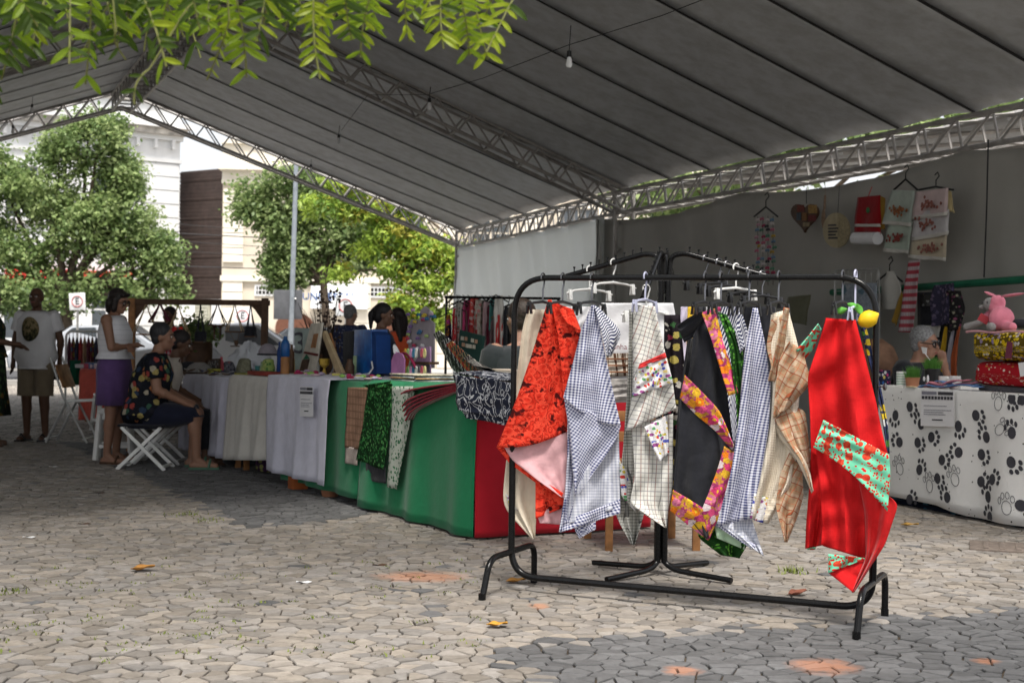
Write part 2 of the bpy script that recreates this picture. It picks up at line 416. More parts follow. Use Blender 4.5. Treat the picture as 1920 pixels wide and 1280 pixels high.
# ================================================================== THE TENT
A0, B0 = V(-1.0, 28.28, 0), V(1.58, 20.42, 0); dC = V(.361, -.9325, 0).normalized(); C0 = B0+dC*11
NA, NB = V(-7.21, 26.06, 0), V(-4.02, 18.4, 0); dR = (NB-NA).normalized(); NC = NB+dR*11
LA, LB, LC = [2*n_-e for n_, e in ((NA, A0), (NB, B0), (NC, C0))]
LA += V(-1.2, .9, 0)
ZE, ZR, TH = 3.0, 5.33, .30
tent = thing('event_tent', 'large white gable marquee on aluminium box trusses over the stalls', 'tent', (0, 18, 0))
t = NT('tent_fabric', .55, .3); nn = t.noise(t.obj(), .9, 4, .6); st = t.noise(t.uv(1, src='Object'), 5, 5, .65)
t.base(t.mul(t.ramp(nn, [(.3, (.48, .495, .51)), (.7, (.57, .585, .60))]), t.ramp(st, [(.35, (.78, .77, .74)), (.6, (1, 1, 1))])))
t.bump(t.m1('ADD', t.noise(t.obj(), 1.6, 4, .6), t.m1('MULTIPLY', t.voro(t.obj(), 1.1, 'Distance', 'SMOOTH_F1'), .5)), .28, .10); t.trans(.08, (.80, .80, .80)); M['tent'] = t.m
M['seam'] = plain('tent_seam', (.02, .02, .02), .7)
brace_count = [0]; brace_rest = B()
_bt = B(); _bt.tube([(0, 0, 0), (0, 0, 1)], 1, 6); BRACE = _bt.mesh('brace', M['alu'])
def brace(p0, p1, r, parent):
    p0, p1 = Vector(p0), Vector(p1); d = p1-p0
    if parent is None or brace_count[0] >= 300: brace_rest.tube([p0, p1], r, 6); return
    brace_count[0] += 1
    q = d.to_track_quat('Z', 'Y').to_matrix().to_4x4()
    o = inst('brace', BRACE, Matrix(), parent)
    m = Matrix(); p = parent
    while p: m = p.matrix_basis @ m; p = p.parent
    o.matrix_basis = m.inverted() @ Matrix.Translation(p0) @ q @ Matrix.Diagonal((r, r, d.length, 1))
def truss(p0, p1, side, w=.28, h=TH, panel=.5, indiv=True, rc=.026, rb=.014, bottom=True):
    p0, p1, side = Vector(p0), Vector(p1), Vector(side).normalized(); d = (p1-p0).normalized(); up = side.cross(d); up = up if up.z > 0 else -up
    b = B()
    cs = {}
    for sx in (-1, 1):
        for sz in (0, 1):
            o_ = side*(sx*w/2)+up*(sz*h); cs[sx, sz] = o_; b.tube([p0+o_, p1+o_], rc, 8)
    ch = b.build('truss', M['alu'], tent); L = (p1-p0).length; n = max(2, round(L/panel))
    for k in range(n):
        a = p0+d*(L*k/n); c = p0+d*(L*(k+1)/n); a2 = p0+d*(L*(k+.18)/n)
        for sx in (-1, 1):
            pr = ch if indiv else None
            brace(a2+cs[sx, 0], a+cs[sx, 1], rb, pr); brace(a2+cs[sx, 0], c+cs[sx, 1], rb, pr)
        brace(a2+cs[-1, 0], a2+cs[1, 0], rb, None)
        brace(a+cs[-1, 1], c+cs[1, 1], rb, None)
    return ch
def Zp(p, z): return V(p.x, p.y, z)
eu = (A0-B0).normalized(); ed = (B0-C0).normalized()
gs = (A0-NA).normalized()
# gable trusses (far: both halves, middle: both halves), eave trusses, ridge trusses
truss(Zp(A0, ZE), Zp(NA, ZR), eu); truss(Zp(LA, ZE), Zp(NA, ZR), eu)
truss(Zp(B0, ZE), Zp(NB, ZR), ed, w=.34, h=.30, panel=.52)
truss(Zp(A0, ZE), Zp(B0, ZE), gs, panel=.5); truss(Zp(B0, ZE), Zp(C0, ZE), gs, panel=.5)
truss(Zp(LB, ZE), Zp(NB, ZR), ed, indiv=False); truss(Zp(C0, ZE), Zp(NC, ZR), ed, indiv=False); truss(Zp(LC, ZE), Zp(NC, ZR), ed, indiv=False)
truss(Zp(NA, ZR-.06), Zp(NB, ZR-.06), gs, w=.34, panel=.4, indiv=False); truss(Zp(NB, ZR-.06), Zp(NC, ZR-.06), gs, w=.34, panel=.4, indiv=False)
truss(Zp(LA, ZE), Zp(LB, ZE), gs, indiv=False); truss(Zp(LB, ZE), Zp(LC, ZE), gs, indiv=False)
tag(brace_rest.build('brace_work', M['alu'], tent), kind='stuff')
for q in (A0, B0, C0, LA, LB, LC):
    b = B()
    for sx in (-1, 1):
        for sy in (-1, 1): b.tube([(q.x+sx*.13, q.y+sy*.13, 0), (q.x+sx*.13, q.y+sy*.13, 3.3)], .025, 8)
    for k in range(8):
        z = .1+k*.38
        for sx in (-1, 1):
            b.tube([(q.x+sx*.13, q.y-.13, z), (q.x+sx*.13, q.y+.13, z+.38)], .012, 6); b.tube([(q.x-.13, q.y+sx*.13, z), (q.x+.13, q.y+sx*.13, z+.38)], .012, 6)
    b.box((q.x, q.y, .012), (.5, .5, .02)); b.build('column', M['alu'], tent)
SE, SR = ZE+TH+.06, ZR+TH+.04
def roof_bay(E0, E1, R0, R1, cuts, sgn):
    cuts = [0]+cuts+[1]
    for i in range(len(cuts)-1):
        a, c = cuts[i], cuts[i+1]; b = B(); nz = smoothnoise(i*7+int(sgn*3)+int(abs(E0.x)*10))
        def fn(u, v):
            s = lerp(a, c, u); e = Zp(lerp(E0, E1, s), SE); r_ = Zp(lerp(R0, R1, s), SR); p = lerp(e, r_, v)
            edge = math.sin(PI*u)
            return p+V(0, 0, -.035*math.sin(PI*v)+.03*edge+.012*nz(u*2, v*3)*edge)
        b.grid(fn, 8, 26); b.build('roof_panel', M['tent'], tent, True, solid=.004)
        if i:
            s = a; e = Zp(lerp(E0, E1, s), SE-.012); r_ = Zp(lerp(R0, R1, s), SR-.012); b = B()
            b.grid(lambda u, v: lerp(e, r_, v)+(E1-E0).normalized()*(u-.5)*.045+V(0, 0, -.035*math.sin(PI*v)), 1, 26)
            b.build('seam', M['seam'], tent, True, solid=.004)
cA = [x/8.27 for x in (1.25, 2.57, 3.8, 5.2, 6.7)]; cB = [x/11 for x in (.12, 1.43, 2.54, 3.87, 5.02, 6.44, 7.59, 8.9, 10.1)]
roof_bay(A0, B0, NA, NB, cA, 1); roof_bay(B0, C0, NB, NC, cB, 1)
roof_bay(LA, LB, NA, NB, cA, -1); roof_bay(LB, LC, NB, NC, cB, -1)
# side walls of tarpaulin under the right-hand eave
def wallmat(name, lo, hi, tr, rough, sc):
    t = NT(name, rough, .3); n = t.noise(t.obj(), 1.3, 4, .6)
    t.base(t.ramp(n, [(.3, lo), (.7, hi)]))
    w = t.voro(t.obj(), 1.6, 'Distance', 'SMOOTH_F1'); t.bump(t.m1('ADD', w, t.m1('MULTIPLY', t.noise(t.obj(), 7, 4), .25)), .5, sc); t.trans(tr, hi); return t.m
M['wall_grey'] = wallmat('tarp_grey', (.36, .35, .32), (.45, .44, .41), .14, .6, .04)
M['wall_clear'] = wallmat('tarp_clear', (.68, .70, .70), (.80, .82, .81), .70, .35, .12)
inw = V(-.94, -.34, 0)
def wall(name, label, p0, p1, zt, mat, seed, sag, amp):
    nz = smoothnoise(seed); L = (p1-p0).length
    def fn(u, v):
        p = lerp(p0, p1, u); top = zt-sag*abs(math.sin(PI*u*L/4.2))
        z = lerp(.02, top, v)
        f = amp*(nz(u*L*.9, v*1.3+u*3)+.5*math.sin(u*L*5+math.sin(v*5)*1.3)*(.3+.7*abs(v-.5)))
        return V(p.x, p.y, z)+inw*(.17+f)
    b = B(); b.grid(fn, int(L*9), 26); o = b.build(name, mat, None, True, solid=.003); return tag(o, label, 'tarpaulin')
wall('tarpaulin_wall', 'pale translucent plastic sheet hung as far side wall of the marquee', A0, B0+eu*.25, 2.97, M['wall_clear'], 3, .01, .05)
wall('tarpaulin_wall', 'grey opaque tarpaulin hung as side wall behind the paw cloth stall', B0+eu*.75+inw*-.04, C0, 2.98, M['wall_grey'], 9, .12, .035)
# thin ropes and green rail on the wall
def wallp(px, py, off=.24):
    # point on the near wall plane pushed inwards by off
    d_ = ray(px, py); n_ = -inw; q0 = B0+inw*off; k = (q0-V(0, 0, CAM_H)).dot(n_)/d_.dot(n_)
    return V(0, 0, CAM_H)+d_*k
b = B(); b.tube([wallp(1560, 548), wallp(1700, 540), wallp(1920, 524), wallp(2050, 512)], .035, 8)
tag(b.build('wall_rail', plain('green_rail', (.015, .14, .075), .5), None), 'dark green rail running along the grey tarpaulin wall', 'rail')
for k, (px, y0, y1) in enumerate(((1853, 262, 520), (1122, 412, 560))):
    b = B(); b.tube([wallp(px, y0, .22), wallp(px-3, (y0+y1)/2, .23), wallp(px-8, y1, .23)], .007, 6)
    tag(b.build('rope', M['cable'], None), ('dark cord hanging down the grey tarpaulin at far right', 'dark cord hanging where the two wall sheets meet')[k], 'cord')
# neighbouring tent seen through the eave truss
nb = thing('neighbour_tent', 'white roof of the next marquee seen through the eave truss', 'tent', (8, 22, 0))
for (e0, e1, zz) in ((B0, C0, 0),):
    b = B(); b.grid(lambda u, v: lerp(e0, e1, u)-inw*(.35+v*6.2)+V(0, 0, 3.36+v*.78+.05*math.sin(u*9)*math.sin(PI*v)), 16, 6); b.build('roof_panel', M['tent'], nb, True, solid=.004)
    for k in range(8):
        b = B(); q = lerp(e0, e1, (k+.5)/8); b.tube([q-inw*.4+V(0, 0, 3.33), q-inw*6.5+V(0, 0, 4.08)], .03, 6); b.build('rafter', M['alu'], nb)
# unseen marquee added beyond the left eave to keep side light out
nl = thing('neighbour_tent', 'next marquee carrying on to the left of the picture', 'tent', (-14, 12, 0)); lw = -inw
for (e0, e1) in ((LA, LB), (LB, LC)):
    b = B(); b.grid(lambda u, v: lerp(e0, e1, u)+inw*(.2+v*6)+V(0, 0, 3.36+v*2.3-.04*math.sin(PI*v)), 12, 8); b.build('roof_panel', M['tent'], nl, True, solid=.004)
    b = B(); b.grid(lambda u, v: lerp(e0, e1, u)+inw*(6.1)+V(0, 0, v*5.6), 12, 8); b.build('light_blocking_wall', M['wall_grey'], nl, True, solid=.004)
# string lights
def bulb(px, py, Z, label, wire=.12):
    p = P(px, py, Z); th = thing('light_bulb', label, 'bulb', tuple(p), 0, 'festoon bulbs under the marquee'); b = B()
    b.lathe([(.004, .10), (.018, .095), (.02, .05), (.014, .045)], p, 12); b.tube([p+V(0, 0, .1), p+V(.01, 0, .1+wire)], .004, 5); b.build('socket', M['black_plastic'], th)
    b = B(); b.lathe([(.002, -.045), (.018, -.04), (.027, -.022), (.027, -.005), (.019, .032), (.013, .05)], p, 14); b.build('glass', M['bulb'], th)
bulb(1067, 118, 11.5, 'clear bulb on a loose wire high under the near roof slope', .2)
bulb(805, 200, 16, 'clear bulb hanging beside the middle truss')
bulb(635, 265, 20, 'small dark lamp holder dangling over the far roof slope')
bulb(60, 207, 23, 'bulb hanging inside the left half of the far gable'); bulb(24, 246, 23, 'bulb just below the left chord of the far gable')
bulb(583, 318, 26.5, 'bulb hanging in the right half of the far gable truss')
b = B(); b.tube([P(1420, -40, 10), P(1240, 30, 10.6), P(1065, 85, 11.5), P(905, 147, 13.5), P(800, 178, 16), P(690, 178, 18), P(640, 245, 20)], .0035, 5)
tag(b.build('festoon_cable', M['cable'], None), 'thin festoon cable strung under the near roof slope', 'cable')
# ================================================================== BUILDINGS BEHIND
M['white_wall'] = plain('white_render', (.64, .65, .65), .85, .08, 1.2, bump=.15)
M['cream_wall'] = plain('cream_render', (.56, .50, .41), .85, .09, 1.2, bump=.15)
M['cream_trim'] = plain('cream_trim', (.72, .67, .57), .8, .06, 2)
M['glass'] = plain('window_glass', (.06, .07, .08), .08, .1, 3, spec=.6)
M['grime'] = plain('grimy_cornice', (.42, .40, .37), .9, .5, 3)
M['brown_metal'] = plain('brown_metal', (.085, .062, .055), .55, .2, 4)
M['dark'] = plain('dark_opening', (.02, .018, .016), .9)
M['red'] = colour('red', (.55, .03, .025)); M['iron'] = colour('iron', (.03, .03, .032))
def facade(o0, dr):
    dr = Vector(dr).normalized(); nr = V(dr.y, -dr.x, 0)
    nr = nr if nr.y < 0 else -nr          # outward, towards the camera
    def f(s, z, out=0.0): return Vector(o0)+dr*s+V(0, 0, z)+nr*out
    def bx(b, s0, s1, z0, z1, out0, out1):
        c = f((s0+s1)/2, (z0+z1)/2, (out0+out1)/2); b.box(c, (abs(s1-s0), abs(out1-out0), z1-z0), Matrix((dr, -nr, V(0, 0, 1))).transposed()); return b
    return f, bx
def window(bx, par, s, z, w, h, wall_out=0, panes=2, rows=2):
    b = B()
    for (a, c, d_, e) in ((s-w/2-.12, s-w/2, z-.1, z+h+.12), (s+w/2, s+w/2+.12, z-.1, z+h+.12), (s-w/2, s+w/2, z+h, z+h+.12), (s-w/2, s+w/2, z-.1, z)): bx(b, a, c, d_, e, wall_out-.02, wall_out+.09)
    fr = b.build('window', M['cream_trim'] if par.get('cream') else M['white_wall'], par, False)
    pw = w/panes; ph = h/rows
    for i in range(panes):
        for j in range(rows):
            b = B(); bx(b, s-w/2+i*pw+.04, s-w/2+(i+1)*pw-.04, z+j*ph+.04, z+(j+1)*ph-.04, wall_out+.005, wall_out+.012); b.build('pane', M['glass'], fr, False)
    b = B(); bx(b, s-w/2-.2, s+w/2+.2, z-.2, z-.1, wall_out-.02, wall_out+.16); b.build('sill', M['grime'], fr, False)
# white house on the left; right-hand corner at pixel x 333
Wc = P(333, 640, 58); Wc.z = 0
hw = thing('town_house', 'white two storey town house with heavy cornice behind the big tree', 'house', tuple(Wc))
f, bx = facade(Wc, (-.80, -.60, 0))
b = B(); bx(b, 0, 20, 0, 9.1, -7, 0); b.build('wall', M['white_wall'], hw, False)
for (z0, z1, ou, mt) in ((9.1, 9.3, .15, 'white_wall'), (9.3, 9.55, .35, 'grime'), (9.55, 9.75, .6, 'white_wall'), (8.2, 8.35, .1, 'white_wall'), (4.6, 4.85, .16, 'white_wall'), (9.75, 10.55, .05, 'white_wall'), (10.55, 10.7, .2, 'grime')):
    b = B(); bx(b, -.0-ou*.5, 20, z0, z1, -.4, ou); b.build('cornice', M[mt], hw, False)
for k in range(26):
    b = B(); bx(b, .3+k*.75, .42+k*.75, 8.75, 9.1, 0, .22); b.build('dentil', M['white_wall'], hw, False)
for k in range(14):
    z = .5+k*.55
    if abs(z-4.7) < .3: continue
    b = B(); bx(b, 0.05, 1.6, z, z+.5, 0, .05); b.build('quoin', M['white_wall'], hw, False)
for k in range(5): window(bx, hw, 3.0+k*3.4, 5.6, 1.25, 2.0); window(bx, hw, 3.0+k*3.4, 1.0, 1.25, 2.4)
for k in range(30):
    b = B(); b.lathe([(.06, 10.72), (.09, 10.85), (.05, 11.0), (.09, 11.15), (.06, 11.3)], f(6.2+k*.3, 0, -.15), 8); b.build('baluster', plain('terracotta_baluster', (.50, .32, .25), .85), hw)
b = B(); bx(b, 6, 20, 11.3, 11.42, -.3, .05); b.build('rail', M['white_wall'], hw, False)
b = B(); bx(b, 2, 7, 3.0, 3.7, .05, .25); b.build('shop_fascia', M['red'], hw, False, .02)
# recess with brown slatted screen
Sc = P(333, 640, 59); Sc.z = 0; Sd = P(417, 640, 57.5); Sd.z = 0
sl = thing('slatted_screen', 'tall brown slatted metal screen between the white and cream houses', 'screen', tuple(Sc)); f, bx = facade(Sc, Sd-Sc); W_ = (Sd-Sc).length
b = B(); bx(b, 0, W_, 2.7, 8.0, -.3, -.06); b.build('backing', plain('brown_backing', (.075, .056, .05), .7), sl, False)
for k in range(33):
    z = 2.75+k*.158; b = B(); c = f(W_/2, z+.075, 0); dr = (Sd-Sc).normalized()
    b.box(c, (W_-.04, .02, .15), Matrix((dr, V(-dr.y, dr.x, 0), V(0, 0, 1))).transposed() @ Euler((R(18 if k % 5 else 34), 0, 0)).to_matrix()); b.build('slat', M['brown_metal'], sl, False)
b = B(); bx(b, .9, 1.75, .1, 2.65, -.2, -.1); b.build('shutter_door', colour('pale_shutter', (.5, .5, .42)), sl, False)
for k in range(18):
    b = B(); bx(b, .95, 1.7, .2+k*.135, .3+k*.135, -.1, -.06); b.build('louvre', colour('pale_shutter', (.5, .5, .42)), sl, False)
b = B(); bx(b, -.35, .0, 2.2, 3.6, .1, .35); b.build('red_fascia', M['red'], sl, False)
# cream classical building across the right
Cc = P(414, 640, 54); Cc.z = 0
hc = thing('civic_building', 'cream classical building with pilasters and blue lettered white sign', 'building', tuple(Cc)); hc['cream'] = 1
f, bx = facade(Cc, (1, .06, 0))
b = B(); bx(b, 0, 22, 0, 7.6, -8, 0); b.build('wall', M['cream_wall'], hc, False)
for (z0, z1, ou) in ((7.0, 7.15, .12), (7.15, 7.5, .08), (7.5, 7.75, .4), (7.75, 8.5, .1), (8.5, 8.65, .25), (3.3, 3.5, .14)):
    b = B(); bx(b, -ou*.3, 22, z0, z1, -.3, ou); b.build('cornice', M['cream_trim'], hc, False)
for s in (.05, 4.9, 8.2, 11.4, 15, 18.5):
    for k in range(12):
        z = .1+k*.56
        if k == 6: continue
        b = B(); bx(b, s, s+.75, z, z+.53, 0, .10); b.build('pilaster_block', M['cream_trim'], hc, False)
for k, s in enumerate((2.8, 6.9, 10.2, 13.6, 17.1)):
    window(bx, hc, s, 4.3, 1.5, 2.0)
    # little grilled vent
    b = B(); bx(b, s-1.55, s-.15, 2.75, 3.18, 0, .06); v_ = b.build('vent', M['white_wall'], hc, False)
    b = B(); bx(b, s-1.48, s-.22, 2.82, 3.11, .06, .065); b.build('opening', M['dark'], v_, False)
    b = B()
    for q in range(9): bx(b, s-1.42+q*.14, s-1.39+q*.14, 2.82, 3.11, .065, .09)
    bx(b, s-1.48, s-.22, 2.95, 2.98, .07, .095); b.build('grille', M['white_wall'], v_, False)
    # arched doorway
    pts_ = [f(s-.75, .05, .02)]+[f(s-.02-.73*math.cos(PI*q/10), 1.6+.55*math.sin(PI*q/10), .02) for q in range(11)]+[f(s+.7, .05, .02)]
    b = B(); b.prism(pts_, f(0, 0, .03)-f(0, 0, 0)); b.build('doorway', colour('door_brown', (.12, .05, .03)), hc, False)
b = B(); bx(b, 3.4, 5.55, 2.3, 3.25, .2, .34); sg = b.build('sign_board', colour('sign_white', (.80, .82, .84)), hc, False, .01)
cu = bpy.data.curves.new('lettering', 'FONT'); cu.body = 'UNIVERSAL'; cu.size = .40; cu.extrude = .012; cu.align_x = 'RIGHT'
to = bpy.data.objects.new('tmp', cu); COL.objects.link(to); dg = bpy.context.evaluated_depsgraph_get(); me = bpy.data.meshes.new_from_object(to.evaluated_get(dg)); bpy.data.objects.remove(to)
me.materials.clear(); me.materials.append(colour('sign_blue', (.02, .08, .25)))
q = f(5.1, 2.62, .36); me.transform(Matrix.Translation(q) @ Matrix.Rotation(math.atan2(.06, 1), 4, 'Z') @ Matrix.Rotation(PI/2, 4, 'X')); link('lettering', me, sg)
# wall far behind on the right, pinkish house between the trees
Pc = P(690, 640, 66); Pc.z = 0
hp = thing('brick_house', 'pinkish plain house glimpsed between the yellow green leaves', 'house', tuple(Pc)); f, bx = facade(Pc, (1, 0, 0))
b = B(); bx(b, 0, 11, 0, 9.5, -6, 0); b.build('wall', plain('pink_brick', (.55, .36, .27), .9, .2, 2), hp, False)
for s in (2.2, 5, 8): window(bx, hp, s, 5.3, .9, 1.6)
# low white annexe behind everything so no gap shows, left
Lc = P(-420, 640, 74); Lc.z = 0
hl = thing('pale_block', 'pale plastered block far behind the white town house', 'building', tuple(Lc)); f, bx = facade(Lc, (1, 0, 0))
b = B(); bx(b, 0, 26, 0, 8.6, -5, 0); b.build('wall', M['white_wall'], hl, False)
for k in range(7): window(bx, hl, 2+k*3.5, 4.8, 1.2, 1.8)
b = B(); bx(b, -.2, 26.2, 8.6, 8.9, -5, .3); b.build('roof_edge', M['grime'], hl, False)

# ================================================================== TREES
t = NT('leaf', .5, .35); a = t.attr(); t.base(a); t.trans(.45, a); M['leaf'] = t.m
M['bark'] = plain('bark', (.10, .075, .055), .9, .3, 9, bump=.6)
def foliage(blobs, n, size, cols, seed, droop=0.0, long=1.7):
    gg = random.Random(seed); nb_ = []
    for c_, r_ in blobs:
        nb_.append((c_, tuple(q*.78 for q in r_)))
        for _ in range(6):
            d_ = Vector((gg.gauss(0, 1), gg.gauss(0, 1), gg.gauss(0, 1))).normalized(); k = gg.uniform(.28, .5); nb_.append((tuple(c_[i]+d_[i]*r_[i]*.66 for i in range(3)), tuple(q*k for q in r_)))
    blobs = nb_
    g = np.random.default_rng(seed); vol = np.array([r[0]*r[1]*r[2] for _, r in blobs])**.67; pr = vol/vol.sum()
    bi = g.choice(len(blobs), n, p=pr); d = g.normal(size=(n, 3)); d /= np.linalg.norm(d, axis=1)[:, None]
    rad = np.clip(g.beta(4.5, 1.6, n)*1.08, 0, 1.1)[:, None]
    cen = np.array([c for c, _ in blobs])[bi]; rr = np.array([r for _, r in blobs])[bi]
    # cluster the leaves into sprays
    ncl = max(8, n//20); 
    cl = g.integers(0, n, ncl); pos = cen+d*rr*rad; pick = cl[g.integers(0, ncl, n)]
    sp = size*1.7
    pos = pos[pick]+g.normal(size=(n, 3))*sp; dn = d[pick]
    nor = dn*.5+np.array([0, 0, .65])+g.normal(size=(n, 3))*.65; nor /= np.linalg.norm(nor, axis=1)[:, None]
    tx = np.cross(nor, g.normal(size=(n, 3))); tx /= np.linalg.norm(tx, axis=1)[:, None]; ty = np.cross(nor, tx)
    s = size*g.uniform(.6, 1.3, n)[:, None]; bend_ = nor*s*.18
    v = np.stack([pos-tx*s*long/2, pos-ty*s*.5+bend_, pos+tx*s*long/2-np.array([0, 0, droop])*s, pos+ty*s*.5+bend_], 1).reshape(-1, 3)
    fc = np.arange(4*n).reshape(n, 4)
    cl_c = g.uniform(0, 1, n)[pick]; base = np.array(cols); k = np.clip(cl_c*len(cols), 0, len(cols)-1e-3).astype(int)
    c = base[k]*g.uniform(.75, 1.25, (n, 1)); c = np.repeat(c, 4, 0)
    return v, fc, c
def tree(name, label, base, trunk_top, blobs, n, size, cols, seed, r0=.16, **kw):
    th = thing(name, label, 'tree', tuple(base)); v, fc, c = foliage(blobs, n, size, cols, seed, **kw)
    link('crown', npmesh('crown', v, fc, M['leaf'], c), th)
    b = B(); base, tt = Vector(base), Vector(trunk_top); rs_ = random.Random(seed)
    mid = lerp(base, tt, .5)+V(rs_.uniform(-.1, .1), 0, 0); b.tube([base, lerp(base, mid, .5), mid, tt], [r0, r0*.85, r0*.75, r0*.55], 10)
    b.build('trunk', M['bark'], th)
    for c_, r_ in blobs:
        e = Vector(c_); k = lerp(tt, e, .5)+V(rs_.uniform(-.2, .2), rs_.uniform(-.2, .2), -.15); b = B(); b.tube([tt-V(0, 0, .15), k, e+V(0, 0, r_[2]*.3)], [r0*.5, r0*.3, r0*.08], 7); b.build('limb', M['bark'], th)
    return th
GREEN = [(.13, .20, .07), (.18, .26, .09), (.22, .30, .11), (.26, .34, .13), (.31, .39, .16)]
def blob(px, py, Z, rx, rz, ry=None): 
    return (tuple(P(px, py, Z)), (rx*Z/FPX, (ry or rx)*Z/FPX, rz*Z/FPX))
Z = 36; bs = G(128, 725); bs = P(128, 640, Z); bs.z = 0
tree('street_tree', 'big dense green tree filling the left opening before the white house', bs, P(122, 540, Z),
     [blob(165, 275, Z, 85, 62), blob(215, 350, Z, 70, 60), blob(80, 370, Z, 85, 55), blob(150, 440, Z, 110, 60), blob(40, 470, Z, 90, 60), blob(265, 470, Z, 78, 48), blob(210, 535, Z, 95, 42), blob(95, 545, Z, 100, 50), blob(-40, 430, Z, 90, 90), blob(300, 500, Z, 45, 45), blob(110, 300, Z, 60, 45), blob(20, 560, Z, 70, 40), blob(235, 400, Z, 80, 40), blob(330, 540, Z, 28, 30), blob(-10, 330, Z, 70, 60), blob(190, 240, Z, 55, 34), blob(250, 320, Z, 40, 40), blob(320, 470, Z, 34, 30)],
     46000, .08, GREEN, 5, .2)
Z = 41; bs = P(612, 640, Z); bs.z = 0
tree('street_tree', 'rounded green tree behind the lamp post before the cream building', bs, P(606, 520, Z),
     [blob(470, 375, Z, 52, 48), blob(525, 420, Z, 62, 60), blob(575, 460, Z, 70, 50), blob(540, 490, Z, 55, 48), blob(640, 420, Z, 70, 55), blob(660, 480, Z, 55, 40), blob(590, 380, Z, 60, 45), blob(560, 340, Z, 75, 34), blob(700, 430, Z, 55, 50), blob(540, 525, Z, 42, 22), blob(640, 350, Z, 60, 40)],
     30000, .085, GREEN, 6, .18)
YG = [(.16, .27, .05), (.26, .38, .06), (.34, .46, .07), (.38, .50, .08), (.36, .48, .09), (.46, .44, .08)]
Z = 33; bs = P(905, 640, Z); bs.z = 0
tree('feathery_tree', 'yellow green feathery tree reaching in from the right behind the marquee', bs, P(880, 470, Z),
     [blob(690, 400, Z, 75, 26), blob(620, 385, Z, 60, 20), blob(745, 440, Z, 70, 24), blob(790, 470, Z, 60, 26), blob(700, 470, Z, 50, 18), blob(650, 512, Z, 42, 12), blob(740, 500, Z, 50, 16), blob(795, 530, Z, 55, 20), blob(770, 575, Z, 65, 20), blob(815, 600, Z, 50, 30), blob(660, 350, Z, 70, 22), blob(770, 390, Z, 60, 20), blob(850, 500, Z, 60, 60)],
     15000, .062, YG, 8, .13, droop=.5, long=2.6)
Z = 44; bs = P(1500, 640, 30); bs.z = 0
tree('street_tree', 'green tree beyond the tarpaulin wall glimpsed through the eave truss', bs, P(1500, 400, 30), [blob(1450, 300, 30, 160, 60), blob(1700, 240, 28, 160, 60), blob(1250, 350, 32, 140, 60), blob(1850, 200, 28, 120, 60)], 6000, .13, GREEN, 12, .15)
# ---- lamp post with two sign backs, and parking signs
Zp_ = 31; q = P(543, 640, Zp_); q.z = 0
lp = thing('lamp_post', 'pale grey lamp post with two grey sign backs before the trees', 'lamp post', tuple(q)); b = B()
b.tube([q, q+V(.06, 0, 3), q+V(.16, 0, 9.0)], [.065, .055, .04], 12); b.lathe([(.17, 0), (.17, .03), (.1, .06)], q, 12); b.build('pole', plain('pole_paint', (.24, .27, .30), .5), lp)
for px in (528, 553):
    p = P(px, 571, Zp_-(.06 if px < 540 else -.06)); b = B(); b.box(p, (.34, .02, .64), (0, 0, R(10 if px < 540 else -12))); b.build('sign_back', plain('sign_grey', (.10, .105, .115), .6), lp, True, .008)
b = B(); b.tube([P(535, 560, Zp_)+V(-.12, .02, 0), P(551, 560, Zp_)+V(.05, .02, 0)], .02, 6); b.build('bracket', M['steel'], lp)
def text_mesh(s, size, mat, Mx, ext=.002):
    cu = bpy.data.curves.new('t', 'FONT'); cu.body = s; cu.size = size; cu.extrude = ext; cu.align_x = 'CENTER'; cu.align_y = 'CENTER'
    to = bpy.data.objects.new('tmp', cu); COL.objects.link(to); dg = bpy.context.evaluated_depsgraph_get(); me = bpy.data.meshes.new_from_object(to.evaluated_get(dg)); bpy.data.objects.remove(to)
    me.materials.clear(); me.materials.append(mat); me.transform(Mx); return me
STAND = Matrix.Rotation(PI/2, 4, 'X')
def e_sign(px, py, Z, s, label, tilt=0):
    p = P(px, py, Z); th = thing('parking_sign', label, 'sign', (p.x, p.y, 0), 0, 'letter E parking signs'); Rm = Matrix.Rotation(tilt, 4, 'Y')
    b = B(); b.box((0, 0, 0), (s, .012, s*1.05)); b.v = [tuple(Rm @ Vector(v)+p) for v in b.v]; pl = b.build('plate', colour('sign_white', (.80, .82, .84)), th, True, .006)
    b = B(); b.tube([Rm @ V(math.cos(a)*s*.33, -.012, math.sin(a)*s*.33)+p for a in [2*PI*k/28 for k in range(28)]], s*.022, 6, closed=True); b.build('red_ring', M['red'], pl)
    link('letter', text_mesh('E', s*.55, M['ink'], Matrix.Translation(p) @ Rm @ Matrix.Translation((0, -.012, 0)) @ STAND), pl)
    b = B(); b.tube([(p.x, p.y+.03, 0), (p.x, p.y+.03, p.z-s*.4)], .025, 8); b.build('post', M['steel'], th)
e_sign(145, 565, 29, .33, 'white E parking sign on a post under the big left tree', R(-4))
e_sign(455, 592, 40, .48, 'small white E parking sign behind the hanging scale stall')
e_sign(648, 573, 44, .60, 'white E parking sign right of the dry branches, below blue lettering')
# overhead wires between the houses
for k, (y0, y1, x0, x1) in enumerate(((438, 446, 340, 700), (498, 506, 300, 900), (420, 428, 330, 560), (452, 462, 330, 640), (470, 477, 330, 600))):
    b = B(); b.tube([P(x0, y0, 47), P((x0+x1)/2, (y0+y1)/2+5, 47), P(x1, y1, 47)], .018 if k < 2 else .01, 5)
    tag(b.build('overhead_wire', M['cable'], None), ('thick overhead wire at storey height before the brown screen', 'thick overhead wire below the cornice of the cream building', 'thin topmost overhead wire across the slatted screen', 'thin overhead wire just below the thick one', 'thin lowest overhead wire across the slatted screen')[k], 'wire')
